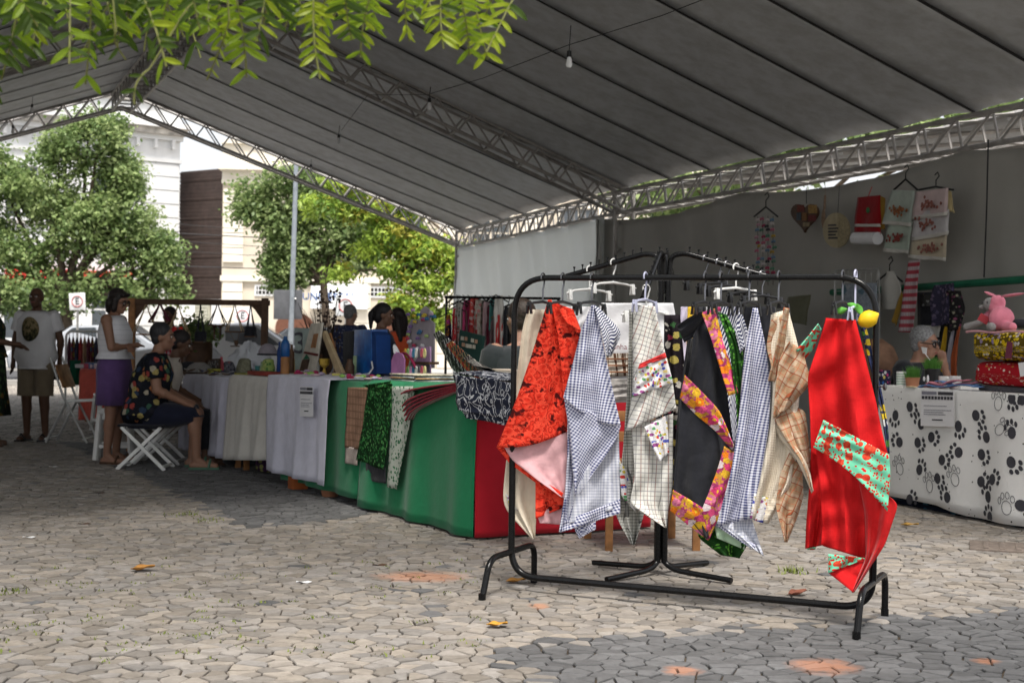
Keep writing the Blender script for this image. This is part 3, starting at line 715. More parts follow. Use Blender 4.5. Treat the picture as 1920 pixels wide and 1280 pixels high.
# ================================================================== FRONT CLOTHES RAIL WITH APRONS
RL, RR_ = V(.01, 6.58, 0), V(1.497, 5.85, 0); RD = (RR_-RL).normalized(); RN = V(-RD.y, RD.x, 0)   # RN points away from the camera
def Zr(px, off=0.0):
    a = ray(px, 640); q = RL+RN*off; return q.dot(RN)/V(a.x, 1, 0).dot(RN)
def RP(px, py, dz=0.0): return P(px, py, Zr(px)+dz)
rack = thing('clothes_rail', 'black tubular clothes rail hung with aprons in the foreground', 'clothes rail', tuple((RL+RR_)/2))
b = B(); zt = 1.444
b.tube(bend([RL+V(0, 0, .66), RL+V(0, 0, zt), RR_+V(0, 0, zt-.01), RR_+V(0, 0, .66)], .17, 10), .0135, 12); b.build('top_rail', M['black_metal'], rack)
b = B(); b.tube(bend([RL+V(0, 0, .70), RL+V(-.0, 0, .068), RR_+V(0, 0, .072), RR_+V(0, 0, .70)], .13, 10), .0155, 12); b.build('lower_frame', M['black_metal'], rack)
for q in (RL, RR_):
    b = B(); fr, re = q-RN*.29, q+RN*.25
    b.tube(bend([fr+V(0, 0, .0), fr+RN*.07+V(0, 0, .175), re-RN*.0+V(0, 0, .185), re+RN*.0], .07, 7), .0145, 12); b.lathe([(.017, 0), (.017, .03)], fr, 12); b.lathe([(.017, 0), (.017, .03)], re, 12)
    b.build('foot', M['black_metal'], rack)
    b = B(); b.lathe([(.0185, .66), (.0185, .70)], q, 12); b.build('sleeve', M['black_metal'], rack)
b = B(); q = RR_+V(0, 0, .985); b.tube([q, q+RD*.035], .004, 8); b.lathe([(.004, 0), (.014, .004), (.016, .012), (.006, .016)], q+RD*.03, 12, RD.to_track_quat('Z', 'Y').to_matrix()); b.build('clamp_knob', M['chrome'], rack)

def hanger(px, label, mat='black_plastic', ln=.34, ang=0, drop=.10, rail=None, z=None):
    q = rail if rail is not None else RL+RD*((RP(px, 520)-RL).dot(RD))+V(0, 0, zt if z is None else z)
    th = thing('clip_hanger', label, 'hanger', tuple(q), 0, 'clip hangers on the rails'); b = B()
    dr = (RN*math.cos(ang)+RD*math.sin(ang)).normalized()
    hk = [q+dr*(.020*math.cos(a))+V(0, 0, .020*math.sin(a)) for a in [PI*(1.15-1.4*k/9) for k in range(10)]]
    hk += [q+dr*.012+V(0, 0, -.03), q+V(0, 0, -.055), q+V(0, 0, -drop)]
    b.tube(hk, .0042, 7); b.build('hook', M['chrome'] if mat == 'black_plastic' else M[mat], th)
    b = B(); c = q+V(0, 0, -drop); b.tube([c-dr*ln/2+V(0, 0, -.025), c-dr*ln*.3+V(0, 0, -.008), c, c+dr*ln*.3+V(0, 0, -.008), c+dr*ln/2+V(0, 0, -.025)], [.004, .006, .007, .006, .004], 8); b.build('bar', M[mat], th)
    for sx in (-.42, .42):
        b = B(); e = c+dr*ln*sx+V(0, 0, -.02); m = Matrix((dr, V(-dr.y, dr.x, 0), V(0, 0, 1))).transposed()
        b.box(e+V(0, 0, -.012)+V(-dr.y, dr.x, 0)*.007, (.02, .007, .055), m @ Euler((.12, 0, 0)).to_matrix()); b.box(e+V(0, 0, -.012)-V(-dr.y, dr.x, 0)*.007, (.02, .007, .055), m @ Euler((-.12, 0, 0)).to_matrix()); b.build('clip', M[mat], th, True, .002)
    return th
for px, nm in ((1018, 'first black hanger from the left on the front rail'), (1055, 'second black hanger from the left on the front rail'), (1110, 'black hanger holding the left navy gingham apron'),
               (1322, 'black hanger holding the black floral trimmed apron'), (1352, 'black hanger holding the green leaf apron'), (1405, 'black hanger holding the right navy gingham apron'), (1460, 'black hanger holding the cream and brown plaid apron'), (1580, 'black hanger holding the big red waffle apron')): hanger(px, nm, drop=.11)
hanger(1210, 'clear plastic hanger holding the grey plaid apron', 'clear_plastic', .3); hanger(1604, 'clear plastic hanger at the right end holding the lemon towel', 'clear_plastic', .2, drop=.13)

def resample(pl, n):
    pl = [tuple(p)+(0,)*(3-len(p)) for p in pl]; d = [0]
    for a, c in zip(pl, pl[1:]): d.append(d[-1]+math.hypot(c[0]-a[0], c[1]-a[1]))
    out = []; k = 0
    # Catmull-like smooth: piecewise linear then light smoothing
    for j in range(n+1):
        s = d[-1]*j/n
        while k < len(d)-2 and d[k+1] < s: k += 1
        f = 0 if d[k+1] == d[k] else (s-d[k])/(d[k+1]-d[k]); out.append(tuple(lerp(pl[k][i], pl[k+1][i], f) for i in range(3)))
    for _ in range(5): out = [out[0]]+[tuple(.25*out[i-1][q]+.5*out[i][q]+.25*out[i+1][q] for q in range(3)) for i in range(1, n)]+[out[-1]]
    return out
SCL = 1/408.0
def cloth(name, parent, L, Rt, mat, dz=0.0, ang=0.0, amp=.014, k=1.6, slant=.06, seed=0, nu=22, nv=44, depth=None, top_pin=True, bow=0.0, solid=.0025, sc=None, sag=0.0):
    """one layer of hanging cloth between a left and a right outline; folds run down it in real depth"""
    l = resample(L, nv); r = resample(Rt, nv); nz = smoothnoise(seed+100); rs_ = random.Random(seed); ph = rs_.uniform(0, 6.3); ph2 = rs_.uniform(0, 6.3); s_ = sc or SCL
    ca, sa = math.cos(ang), math.sin(ang)
    def pp(u, v):
        j = min(int(round(v*nv)), nv); a, c = l[j], r[j]
        return lerp(a[0], c[0], u), lerp(a[1], c[1], u)+sag*math.sin(PI*u)*v, lerp(a[2], c[2], u)
    def fn(u, v):
        x, y, e = pp(u, v); g = .3+.7*v
        f = 1.5*amp*g*(math.sin(2*PI*k*u+ph+1.2*v)+.45*math.sin(2*PI*k*2.1*u+ph2-1.5*v))+amp*.6*nz(u*1.5, v*2.2)
        zz = (depth if depth is not None else Zr(x))+dz+e+slant*(u-.5)+f-bow*math.sin(PI*u)
        return P(x, y, zz)
    def uvf(u, v):
        x, y, _ = pp(u, v); x = (x-l[0][0])*s_+.03*math.sin(2*PI*k*u+ph)*v*.5; y = (l[0][1]-y)*s_
        return (x*ca-y*sa, x*sa+y*ca)
    b = B(); b.grid(fn, nu, nv, uvf); return b.build(name, mat, parent, True, solid=solid, fix=False)
def apron(label, px, py, cat='apron', name='apron', group='aprons on the front rail'): return thing(name, label, cat, tuple(RP(px, py)), 0, group)

# --- fabrics
t = NT('rose_print', .9, .1); uv = t.uv(1); n = t.noise(uv, 30, 5, .6); w = t.voro(uv, 24); n2 = t.noise(uv, 11, 3)
t.base(t.mix(t.ramp(t.m1('ADD', t.m1('MULTIPLY', n2, .5), t.m1('MULTIPLY', n, .5)), [(.42, (1, 1, 1)), (.46, (0, 0, 0))]), t.ramp(t.m1('FRACT', t.m1('MULTIPLY', t.m1('ADD', t.m1('MULTIPLY', n, 1.5), w), 2.2)), [(.0, (.30, .010, .006)), (.3, (.66, .032, .016)), (.8, (.82, .075, .04))]), (.06, .006, .006)))
wrinkle(t); M['rose'] = t.m
M['rose_back'] = fab('rose_back', (.62, .36, .38), .16); M['cream_cloth'] = fab('cream_cloth', (.68, .60, .48)); M['white_cloth'] = fab('white_cloth', (.74, .74, .76), .05)
M['ging'] = gingham('navy_gingham', (.72, .73, .82), (.03, .04, .15), .0125); M['ging2'] = gingham('navy_gingham_fine', (.72, .73, .82), (.03, .04, .15), .0125, R(35))
M['ging_back'] = gingham('gingham_reverse', (.66, .67, .72), (.35, .37, .46), .0135)
M['stripe'] = plaid('navy_stripe', (.70, .71, .76), [(0, .012, .5, (.03, .035, .10), 1)], R(20))
M['grey_plaid'] = plaid('grey_plaid', (.62, .61, .57), [(0, .021, .16, (.06, .06, .06), .6), (1, .021, .13, (.06, .06, .06), .6), (0, .042, .10, (.30, .10, .08), .5), (1, .042, .10, (.25, .25, .28), .6)], R(12))
M['grey_plaid2'] = plaid('grey_plaid_dense', (.52, .52, .48), [(0, .014, .22, (.05, .05, .05), .85), (1, .014, .22, (.05, .05, .05), .85)])
M['bottles'] = floral('bottle_print', (.74, .73, .74), [(.55, .05, .04), (.62, .50, .06), (.10, .30, .12), (.08, .10, .45), (.74, .72, .70), (.70, .55, .20), (.30, .08, .25)], 55, .42)
M['black_cloth'] = fab('black_cloth', (.018, .019, .024), .2)
M['floral'] = floral('gerbera_print', (.42, .05, .17), [(.80, .10, .26), (.85, .24, .02), (.78, .46, .04), (.75, .62, .64), (.74, .06, .20), (.82, .34, .03), (.72, .20, .34)], 24, .52, (.75, .48, .03), base2=(.60, .30, .05))
M['green_leaf'] = floral('green_leaf_print', (.015, .06, .012), [(.08, .30, .03), (.12, .36, .05), (.05, .20, .02), (.16, .42, .06)], 60, .40)
t = NT('brown_tartan', .9, .1); M['tartan'] = plaid('brown_tartan', (.38, .25, .15), [(0, .06, .3, (.50, .39, .28), .8), (1, .06, .3, (.48, .36, .26), .7), (0, .06, .07, (.12, .06, .03), .9), (1, .06, .07, (.12, .06, .03), .9), (0, .03, .1, (.50, .10, .04), .6), (1, .03, .1, (.50, .10, .04), .5)], R(10))
t = NT('red_waffle', .85, .12); x, y, _ = t.sep(t.uv(1/.011)); wv = t.m1('ADD', t.m1('SINE', t.m1('MULTIPLY', x, 6.283)), t.m1('SINE', t.m1('MULTIPLY', y, 6.283)))
t.base(t.ramp(t.m1('MULTIPLY_ADD', wv, .25, .5), [(.1, (.50, .010, .012)), (.6, (.535, .012, .014))])); wrinkle(t, .35); M['red_waffle'] = t.m
t = NT('cream_waffle', .85, .12); x, y, _ = t.sep(t.uv(1/.012)); wv = t.m1('ADD', t.m1('SINE', t.m1('MULTIPLY', x, 6.283)), t.m1('MULTIPLY', t.m1('SINE', t.m1('MULTIPLY', y, 6.283)), .4))
t.base(t.ramp(t.m1('MULTIPLY_ADD', wv, .25, .5), [(.1, (.58, .50, .39)), (.6, (.70, .63, .52))])); t.bump(wv, .35, .003); M['cream_waffle'] = t.m
t = NT('melon_print', .9, .1); uv = t.uv(1); d1 = t.voro(uv, 70); d2 = t.voro(uv, 22); ed = t.voro(uv, 22, 'Distance', 'DISTANCE_TO_EDGE')
c = t.mix(t.m1('LESS_THAN', d1, .40), (.18, .62, .40), (.58, .02, .02)); big = t.m1('LESS_THAN', d2, .40); c = t.mix(big, c, t.ramp(t.noise(uv, 60, 2), [(.35, (.45, .03, .02)), (.7, (.74, .09, .04))])); t.base(c); M['melon'] = t.m
M['lemon'] = plain('lemon_yellow', (.72, .46, .01), .5); M['lemon_leaf'] = colour('lemon_leaf', (.10, .34, .05))

# --- 1 cream apron at the left end
a1 = apron('plain cream apron half hidden behind the red rose print one', 985, 800)
cloth('panel', a1, [(990, 580), (980, 610), (967, 722), (952, 840), (945, 900), (942, 950), (998, 1010)], [(1022, 580), (1015, 640), (1010, 722), (1012, 840), (1010, 900), (1006, 950), (1003, 1010)], M['cream_cloth'], .06, seed=1, amp=.012, k=1.3)
cloth('embroidered_patch', a1, [(948, 925), (952, 944)], [(970, 946), (972, 958)], M['bottles'], .035, nu=6, nv=6, amp=.002, seed=2, slant=0)
# --- 2 red rose print
a2 = apron('orange red rose print apron with pale pink reverse showing', 1010, 760)
cloth('panel', a2, [(1028, 562), (1012, 615), (998, 663), (966, 755), (931, 839)], [(1034, 562), (1050, 640), (1058, 720), (1062, 770), (1064, 808)], M['rose'], -.02, seed=3, amp=.016, k=1.0, sag=10)
cloth('side_flap', a2, [(1034, 565), (1048, 640), (1056, 720), (1060, 800)], [(1074, 580), (1091, 622), (1078, 690), (1068, 806)], M['rose'], .03, seed=4, amp=.012, slant=.1, k=.8)
cloth('neck_flap', a2, [(1040, 568), (1052, 590), (1064, 606)], [(1074, 580), (1082, 600), (1090, 622)], M['rose'], .015, seed=41, nu=8, nv=10, amp=.004)
cloth('reverse', a2, [(944, 836), (960, 862), (1008, 900), (1052, 931)], [(1064, 806), (1066, 850), (1065, 900), (1062, 936)], M['rose_back'], .015, seed=5, amp=.010, k=1.2)
cloth('trim', a2, [(931, 838), (955, 868), (1005, 905), (1053, 934)], [(942, 838), (965, 862), (1012, 897), (1056, 924)], M['rose'], -.005, seed=6, nu=3, amp=.003, slant=0)
cloth('lower_flap', a2, [(1004, 890), (1004, 930), (1004, 972)], [(1066, 915), (1064, 945), (1054, 952)], M['rose'], .035, seed=7, nv=16, amp=.008)
cloth('lower_reverse', a2, [(1006, 962), (1012, 980)], [(1064, 940), (1066, 984)], M['rose_back'], .05, seed=8, nv=10, amp=.008)
# --- 3 gingham
a3 = apron('navy and white gingham apron left of the grey plaid one', 1110, 780)
cloth('panel', a3, [(1109, 572), (1098, 600), (1090, 617), (1077, 670), (1056, 745)], [(1116, 572), (1126, 620), (1134, 663), (1149, 732), (1164, 798)], M['ging'], -.03, R(8), seed=9, amp=.015, k=1.1, sag=14)
cloth('side_flap', a3, [(1114, 573), (1128, 625), (1138, 668)], [(1122, 576), (1167, 622), (1146, 668)], M['stripe'], .01, R(30), seed=10, nv=20, amp=.006)
cloth('fold', a3, [(1058, 748), (1066, 800), (1072, 860), (1078, 928)], [(1164, 797), (1158, 820), (1128, 866), (1082, 930)], M['ging2'], -.015, seed=11, amp=.012, k=1.0)
cloth('lower_panel', a3, [(1064, 770), (1064, 850), (1060, 920), (1048, 997)], [(1090, 800), (1092, 860), (1086, 930), (1072, 992)], M['ging'], .0, R(5), seed=12, amp=.010)
cloth('reverse', a3, [(1074, 850), (1068, 920), (1058, 984)], [(1160, 800), (1162, 890), (1163, 950)], M['ging_back'], .03, seed=13, amp=.016, k=1.5)
cloth('hem', a3, [(1056, 978), (1050, 998)], [(1163, 935), (1163, 962)], M['ging'], .012, R(-18), seed=14, nv=8, amp=.006)
cloth('hem_corner', a3, [(1074, 985), (1086, 1009)], [(1117, 972), (1117, 992)], M['ging2'], .045, seed=15, nv=8, nu=10, amp=.004)
# --- 4 grey plaid with bottle print
a4 = apron('grey checked apron with a colourful bottle print band', 1220, 760)
cloth('panel', a4, [(1189, 571), (1185, 640), (1188, 690), (1185, 745), (1174, 808)], [(1228, 574), (1240, 630), (1252, 680), (1262, 720), (1268, 766)], M['grey_plaid'], -.03, R(6), seed=16, amp=.016, k=1.2)
cloth('print_band', a4, [(1196, 690), (1190, 718), (1185, 744)], [(1249, 668), (1256, 692), (1262, 718)], M['bottles'], -.045, R(-15), seed=16, amp=.012, k=1.2, nv=16)
cloth('red_trim', a4, [(1199, 682), (1196, 692)], [(1247, 661), (1250, 670)], fab('red_trim', (.50, .03, .03)), -.049, seed=16, amp=.010, k=1.2, nv=4)
cloth('lower_panel', a4, [(1184, 800), (1188, 850), (1190, 895), (1180, 945), (1246, 988)], [(1262, 775), (1262, 850), (1262, 905), (1252, 960), (1249, 989)], M['grey_plaid'], .01, R(-10), seed=17, amp=.015, k=1.3)
cloth('print_patch', a4, [(1208, 800), (1222, 835), (1236, 866)], [(1250, 778), (1254, 820), (1254, 850)], M['bottles'], -.012, seed=18, nv=14, amp=.008)
cloth('pocket_label', a4, [(1190, 884), (1187, 906)], [(1198, 880), (1196, 900)], fab('red_trim', (.50, .03, .03)), -.02, nu=4, nv=4, amp=.001, seed=19, slant=0)
a4b = apron('darker fine checked grey apron hanging behind the bottle print apron', 1165, 800)
cloth('panel', a4b, [(1180, 580), (1178, 700), (1168, 850), (1150, 960), (1184, 1021)], [(1200, 580), (1206, 700), (1215, 850), (1212, 950), (1190, 1021)], M['grey_plaid2'], .10, seed=20, amp=.012)
cloth('print_band', a4b, [(1160, 860), (1165, 930)], [(1186, 900), (1192, 960)], M['bottles'], .07, nu=8, nv=10, amp=.005, seed=21)
# --- 5 black with gerbera trim
a5 = apron('black apron edged with bright pink and orange flower print', 1320, 800)
cloth('panel', a5, [(1300, 628), (1293, 701), (1276, 748), (1270, 850), (1260, 930), (1322, 1008)], [(1326, 585), (1352, 655), (1366, 755), (1376, 840), (1362, 930), (1328, 1010)], M['black_cloth'], -.02, seed=22, amp=.018, k=1.2)
cloth('shoulder_flap', a5, [(1314, 584), (1290, 596), (1269, 611)], [(1326, 592), (1312, 625), (1283, 642)], M['black_cloth'], -.045, seed=23, nu=12, nv=14, amp=.008)
cloth('back_panel', a5, [(1290, 630), (1272, 760), (1262, 900)], [(1310, 640), (1300, 760), (1290, 900)], M['black_cloth'], .05, seed=24)
for nm, L_, R_, dz_, an in (('side_trim', [(1315, 586), (1332, 630), (1350, 690), (1366, 742)], [(1340, 578), (1354, 630), (1372, 690), (1384, 736)], -.05, .3),
                        ('diagonal_trim', [(1284, 703), (1320, 738), (1350, 770), (1376, 835)], [(1275, 746), (1305, 778), (1340, 806), (1374, 845)], -.052, .8),
                        ('edge_trim', [(1358, 836), (1345, 880), (1330, 920), (1316, 955)], [(1381, 850), (1372, 905), (1350, 965), (1329, 1012)], -.045, .1),
                        ('hem_trim', [(1262, 918), (1290, 934), (1318, 952)], [(1256, 956), (1290, 984), (1328, 1013)], -.045, .5)):
    cloth(nm, a5, L_, R_, M['floral'], dz_, an, amp=.008, seed=25, nu=10, nv=30, slant=.02, k=.8)
a5b = apron('dark flower print cloth hanging behind the black apron', 1270, 800); cloth('panel', a5b, [(1245, 590), (1246, 760), (1250, 860), (1262, 960)], [(1275, 590), (1290, 760), (1300, 860), (1290, 960)], floral('dark_daisy', (.02, .015, .02), [(.55, .45, .12), (.60, .56, .50), (.35, .05, .10), (.05, .14, .05)], 22, .40, (.6, .4, .05)), .13, seed=26)
# --- 6 green leaf print
a6 = apron('bright green leaf print apron between black and gingham ones', 1380, 800)
cloth('panel', a6, [(1346, 585), (1366, 640), (1380, 745), (1384, 830), (1370, 900)], [(1362, 590), (1392, 650), (1398, 740), (1398, 830), (1392, 900)], M['green_leaf'], .0, seed=27, amp=.012)
cloth('lower_flap', a6, [(1318, 960), (1306, 1005), (1352, 1040)], [(1400, 985), (1408, 1010), (1386, 1046)], M['green_leaf'], .06, seed=28, nv=20, amp=.012)
cloth('reverse', a6, [(1338, 975), (1344, 1008)], [(1400, 990), (1396, 1030)], fab('pale_green', (.42, .58, .40)), .04, nu=10, nv=10, seed=29, amp=.006)
# --- 7 gingham two
a7 = apron('navy and white gingham apron right of the black floral one', 1410, 800)
cloth('panel', a7, [(1412, 577), (1400, 630), (1392, 700), (1386, 780), (1372, 880), (1343, 987)], [(1420, 577), (1434, 640), (1446, 720), (1442, 800), (1426, 900), (1406, 972)], M['ging'], -.02, R(10), seed=30, amp=.016, k=1.2)
cloth('side_flap', a7, [(1384, 583), (1376, 610), (1388, 662)], [(1392, 590), (1402, 620), (1406, 640)], M['stripe'], .02, R(10), nu=10, nv=14, seed=31, amp=.005)
cloth('reverse', a7, [(1348, 982), (1412, 1028)], [(1408, 968), (1432, 1042)], M['ging_back'], .02, nv=14, seed=32, amp=.008)
cloth('hem', a7, [(1343, 986), (1378, 1008), (1412, 1030)], [(1350, 978), (1384, 1000), (1418, 1022)], M['ging'], .005, R(40), nu=4, nv=20, seed=33, amp=.003, slant=0)
# --- 8 cream waffle with brown tartan
a8 = apron('cream waffle apron with brown tartan lining folded outwards', 1465, 800)
cloth('panel', a8, [(1446, 588), (1440, 640), (1450, 720), (1445, 800), (1425, 900), (1408, 970)], [(1478, 580), (1500, 660), (1500, 720), (1494, 800), (1490, 900), (1440, 982)], M['cream_waffle'], .0, R(5), seed=34, amp=.016, k=1.3)
cloth('tie', a8, [(1470, 576), (1458, 640), (1440, 714)], [(1480, 578), (1472, 640), (1458, 716)], M['tartan'], -.05, R(10), nu=8, seed=35, amp=.006)
cloth('shoulder', a8, [(1446, 600), (1436, 650), (1448, 690)], [(1468, 590), (1468, 640), (1456, 690)], M['tartan'], -.02, R(35), nu=8, nv=16, seed=36, amp=.005)
cloth('tartan_fold', a8, [(1480, 640), (1462, 668), (1455, 720), (1450, 785)], [(1505, 656), (1514, 690), (1523, 716), (1482, 762)], M['tartan'], -.05, R(20), seed=37, amp=.010, nv=24)
cloth('lining', a8, [(1452, 786), (1470, 820), (1500, 860), (1514, 890), (1520, 918)], [(1486, 760), (1510, 770), (1514, 800), (1518, 850), (1524, 920)], M['tartan'], -.01, R(-30), seed=38, amp=.010)
cloth('lining_hem', a8, [(1447, 786), (1462, 822), (1492, 858), (1508, 890), (1522, 924)], [(1454, 784), (1476, 818), (1504, 852), (1518, 880), (1525, 920)], M['cream_cloth'], -.025, seed=39, nu=4, amp=.004, slant=0)
cloth('lower_lining', a8, [(1480, 848), (1462, 890), (1454, 950), (1472, 1016)], [(1504, 880), (1506, 930), (1496, 966), (1476, 1016)], M['tartan'], .015, R(15), seed=40, amp=.010)
cloth('border', a8, [(1414, 925), (1406, 972)], [(1444, 934), (1436, 982)], M['bottles'], -.014, nu=8, nv=10, seed=34, amp=.006)
# --- 9 red waffle with watermelon trim
a9 = apron('big bright red waffle apron with green watermelon print band', 1590, 800)
cloth('panel', a9, [(1549, 596), (1536, 640), (1514, 705), (1519, 780), (1521, 850)], [(1604, 600), (1622, 670), (1642, 750), (1656, 820), (1668, 862)], M['red_waffle'], -.05, R(3), seed=42, amp=.026, k=1.4, sag=26, slant=-.05)
cloth('print_band', a9, [(1544, 787), (1535, 812), (1525, 838)], [(1667, 852), (1670, 890), (1664, 958)], M['melon'], -.135, R(-24), seed=42, amp=.012, slant=-.05, k=1.4, nv=20, sag=-12)
cloth('side_band', a9, [(1522, 779), (1524, 830)], [(1546, 786), (1544, 800)], M['melon'], -.02, nu=6, nv=8, seed=43, amp=.003)
cloth('arm_flap', a9, [(1534, 606), (1510, 636), (1493, 656)], [(1540, 616), (1526, 654), (1508, 674)], M['melon'], -.02, R(40), nu=10, nv=12, seed=44, amp=.006)
cloth('lower_panel', a9, [(1521, 838), (1517, 920), (1512, 980), (1510, 1028)], [(1560, 856), (1556, 930), (1548, 990), (1540, 1022)], M['red_waffle'], .03, seed=45, amp=.012)
cloth('lower_front', a9, [(1530, 840), (1538, 920), (1542, 980), (1540, 1022)], [(1612, 880), (1620, 930), (1622, 990), (1624, 1048)], M['red_waffle'], -.06, R(3), seed=46, amp=.026, k=1.3)
cloth('lower_tail', a9, [(1606, 880), (1622, 960), (1624, 1044), (1597, 1110)], [(1666, 930), (1685, 944), (1660, 1020), (1601, 1110)], fab('red_plain', (.52, .012, .014)), -.09, seed=47, amp=.012, slant=-.02)
cloth('tail_point', a9, [(1554, 1074), (1600, 1110)], [(1624, 1046), (1640, 1050)], fab('red_plain', (.52, .012, .014)), -.07, nu=12, nv=12, seed=48, amp=.006)
cloth('tail_trim', a9, [(1553, 1038), (1553, 1074)], [(1624, 1046), (1600, 1056)], M['melon'], -.09, nu=12, nv=10, seed=49, amp=.006)
cloth('tail_corner', a9, [(1512, 1018), (1514, 1030)], [(1534, 1014), (1528, 1030)], M['melon'], .05, nu=5, nv=5, seed=50, amp=.002)
# --- lemon towel at the end of the rail
a10 = apron('navy and lemon print towel with a plush lemon at the rail end', 1630, 640, 'towel', 'lemon_towel', None)
cloth('panel', a10, [(1608, 590), (1622, 650), (1640, 720), (1655, 790), (1664, 850)], [(1618, 590), (1636, 660), (1650, 720), (1664, 790), (1668, 850)], floral('lemon_print', (.03, .04, .10), [(.7, .5, .03), (.10, .30, .05), (.7, .7, .7)], 26, .42), .03, seed=51, nu=8)
b = B(); q = RP(1628, 598, -.03); b.lathe([(.002, -.046), (.014, -.042), (.032, -.02), (.036, 0), (.032, .02), (.012, .04), (.004, .048)], q, 16, Euler((0, R(62), 0)).to_matrix()); b.build('plush_lemon', M['lemon'], a10)
for dx, dy, rz in ((1600, 574, .4), (1578, 582, 2.9), (1612, 580, 1.1)):
    b = B(); q = RP(dx, dy, -.035); b.grid(lambda u, v: q+Euler((0, rz, 0)).to_matrix() @ V((u-.5)*.055, .008*math.sin(PI*u), (v-.5)*.03*math.sin(PI*u)), 8, 2); b.build('plush_leaf', M['lemon_leaf'], a10, True, solid=.003)

# ================================================================== FOUR-WAY RACK BEHIND
Qc = V(.755, 7.09, 0); fw = thing('four_way_rack', 'black four arm garment stand on a crossed foot behind the rail', 'clothes rail', tuple(Qc)); b = B()
for k, (px, py) in enumerate(((1112, 1060), (1137, 1092), (1326, 1060), (1372, 1094))):
    e = G(px, py); d_ = (e-Qc).normalized(); b = B(); o_ = d_*.018; b.tube(bend([Qc+o_+V(0, 0, .30), Qc+o_+V(0, 0, .06), Qc+d_*.09+V(0, 0, .03), e+V(0, 0, .016)], .09, 6), .0135, 10); b.build('foot', M['black_metal'], fw)
b = B()
for dx, dy in ((-.018, -.018), (.018, -.018), (-.018, .018), (.018, .018)): b.tube([Qc+V(dx, dy, .06), Qc+V(dx, dy, 1.46)], .0145, 10)
b.build('post', M['black_metal'], fw)
ARM = []
for k, (px, py, Ze) in enumerate(((1062, 518, 7.35), (1446, 520, 6.95), (1205, 560, 6.62), (1260, 515, 7.55))):
    e = P(px, py, Ze); d_ = V(e.x-Qc.x, e.y-Qc.y, 0).normalized(); top = Qc+d_*.10+V(0, 0, 1.60); b = B()
    b.tube(bend([Qc+d_*.02+V(0, 0, 1.40), Qc+d_*.03+V(0, 0, 1.585), top, e], .07, 7), .0135, 10); ar = b.build('arm', M['black_metal'], fw); ARM.append((top, e, d_))
    for j in range(9):
        q = lerp(top, e, .06+j*.105); b = B(); b.lathe([(.003, 0), (.003, .018), (.006, .02), (.006, .027)], q+V(0, 0, .011), 8); b.build('peg', M['black_metal'], ar)
def hang4(arm, f, cl, label, mat, L_, R_, dz, amp=.01, cat='towel', an=0, depth=None, name='kitchen_towel'):
    top, e, d_ = ARM[arm]; q = lerp(top, e, f)
    hanger(0, cl[0], cl[1], .3, rail=q, drop=.10, ang=.5)
    th = thing(name, label, cat, tuple(q), 0, 'textiles on the four arm stand'); cloth('panel', th, L_, R_, mat, dz, an, amp=amp, depth=depth, seed=int(f*100)+arm*7); return th
tw = hang4(2, .8, ('white clip hanger holding the embroidered white towel', 'white_plastic'), 'white kitchen towel with red script and brown cityscape band', M['white_cloth'], [(1124, 568), (1126, 650), (1130, 755)], [(1262, 568), (1276, 640), (1284, 752)], 0, depth=6.75, amp=.012)
t = NT('brown_city_band', .9, .1); x, y, _ = t.sep(t.uv(1)); n = t.noise(t.uv(60, 3), 1, 2); 
t.base(t.mix(t.m1('LESS_THAN', t.m1('FRACT', t.m1('DIVIDE', y, .03)), .25), t.ramp(n, [(.45, (.10, .05, .03)), (.5, (.55, .50, .42))], True), (.20, .09, .05))); M['city'] = t.m
cloth('woven_band', tw, [(1136, 662), (1138, 705)], [(1278, 662), (1281, 704)], M['city'], 0, depth=6.725, amp=.012, seed=94, nv=12)
cloth('lower_band', tw, [(1138, 710), (1140, 750)], [(1281, 709), (1284, 748)], fab('grey_print', (.42, .40, .38), .5), 0, depth=6.727, amp=.012, seed=94, nv=12)
link('lettering', text_mesh('Cozinha', .036, colour('script_red', (.22, .02, .03)), Matrix.Translation(P(1152, 650, 6.70)) @ STAND @ Matrix.Shear('XZ', 4, (0, 0))), tw)
for k, (arm, f, px, w, y1, mat, lab) in enumerate(((1, .25, 1288, 14, 720, fab('lilac_cloth', (.55, .50, .62)), 'lilac edged towel next to the white embroidered one'), (1, .4, 1300, 13, 760, fab('yellow_cloth', (.72, .46, .03)), 'yellow towel edge on the stand behind the black apron'),
        (1, .5, 1312, 12, 800, M['black_cloth'], 'black towel edge beside the yellow one'), (1, .6, 1345, 26, 800, floral('candy_print', (.6, .6, .62), [(.6, .06, .2), (.05, .3, .1), (.05, .05, .08)], 40, .45), 'candy coloured print towel under the clear hanger'),
        (1, .75, 1372, 24, 830, M['stripe'], 'navy striped towel under the white looped hanger'), (1, .9, 1425, 36, 700, M['black_cloth'], 'black apron top above the right gingham one'), (0, .4, 1090, 22, 640, M['white_cloth'], 'pale cloth tip behind the left gingham apron'), (0, .7, 1065, 20, 640, M['white_cloth'], 'white cloth tip behind the rose print apron'))):
    hang4(arm, f, ('hanger on the four arm stand for the '+lab.split(' ')[0]+' '+' '.join(lab.split(' ')[1:3])+' piece', 'white_plastic' if k in (3, 6, 7) else 'black_plastic'), lab, mat, [(px-w*.8, 575), (px-w, 640), (px-w, y1)], [(px+w*.8, 575), (px+w, 640), (px+w, y1)], 0, depth=7.0+.02*k)
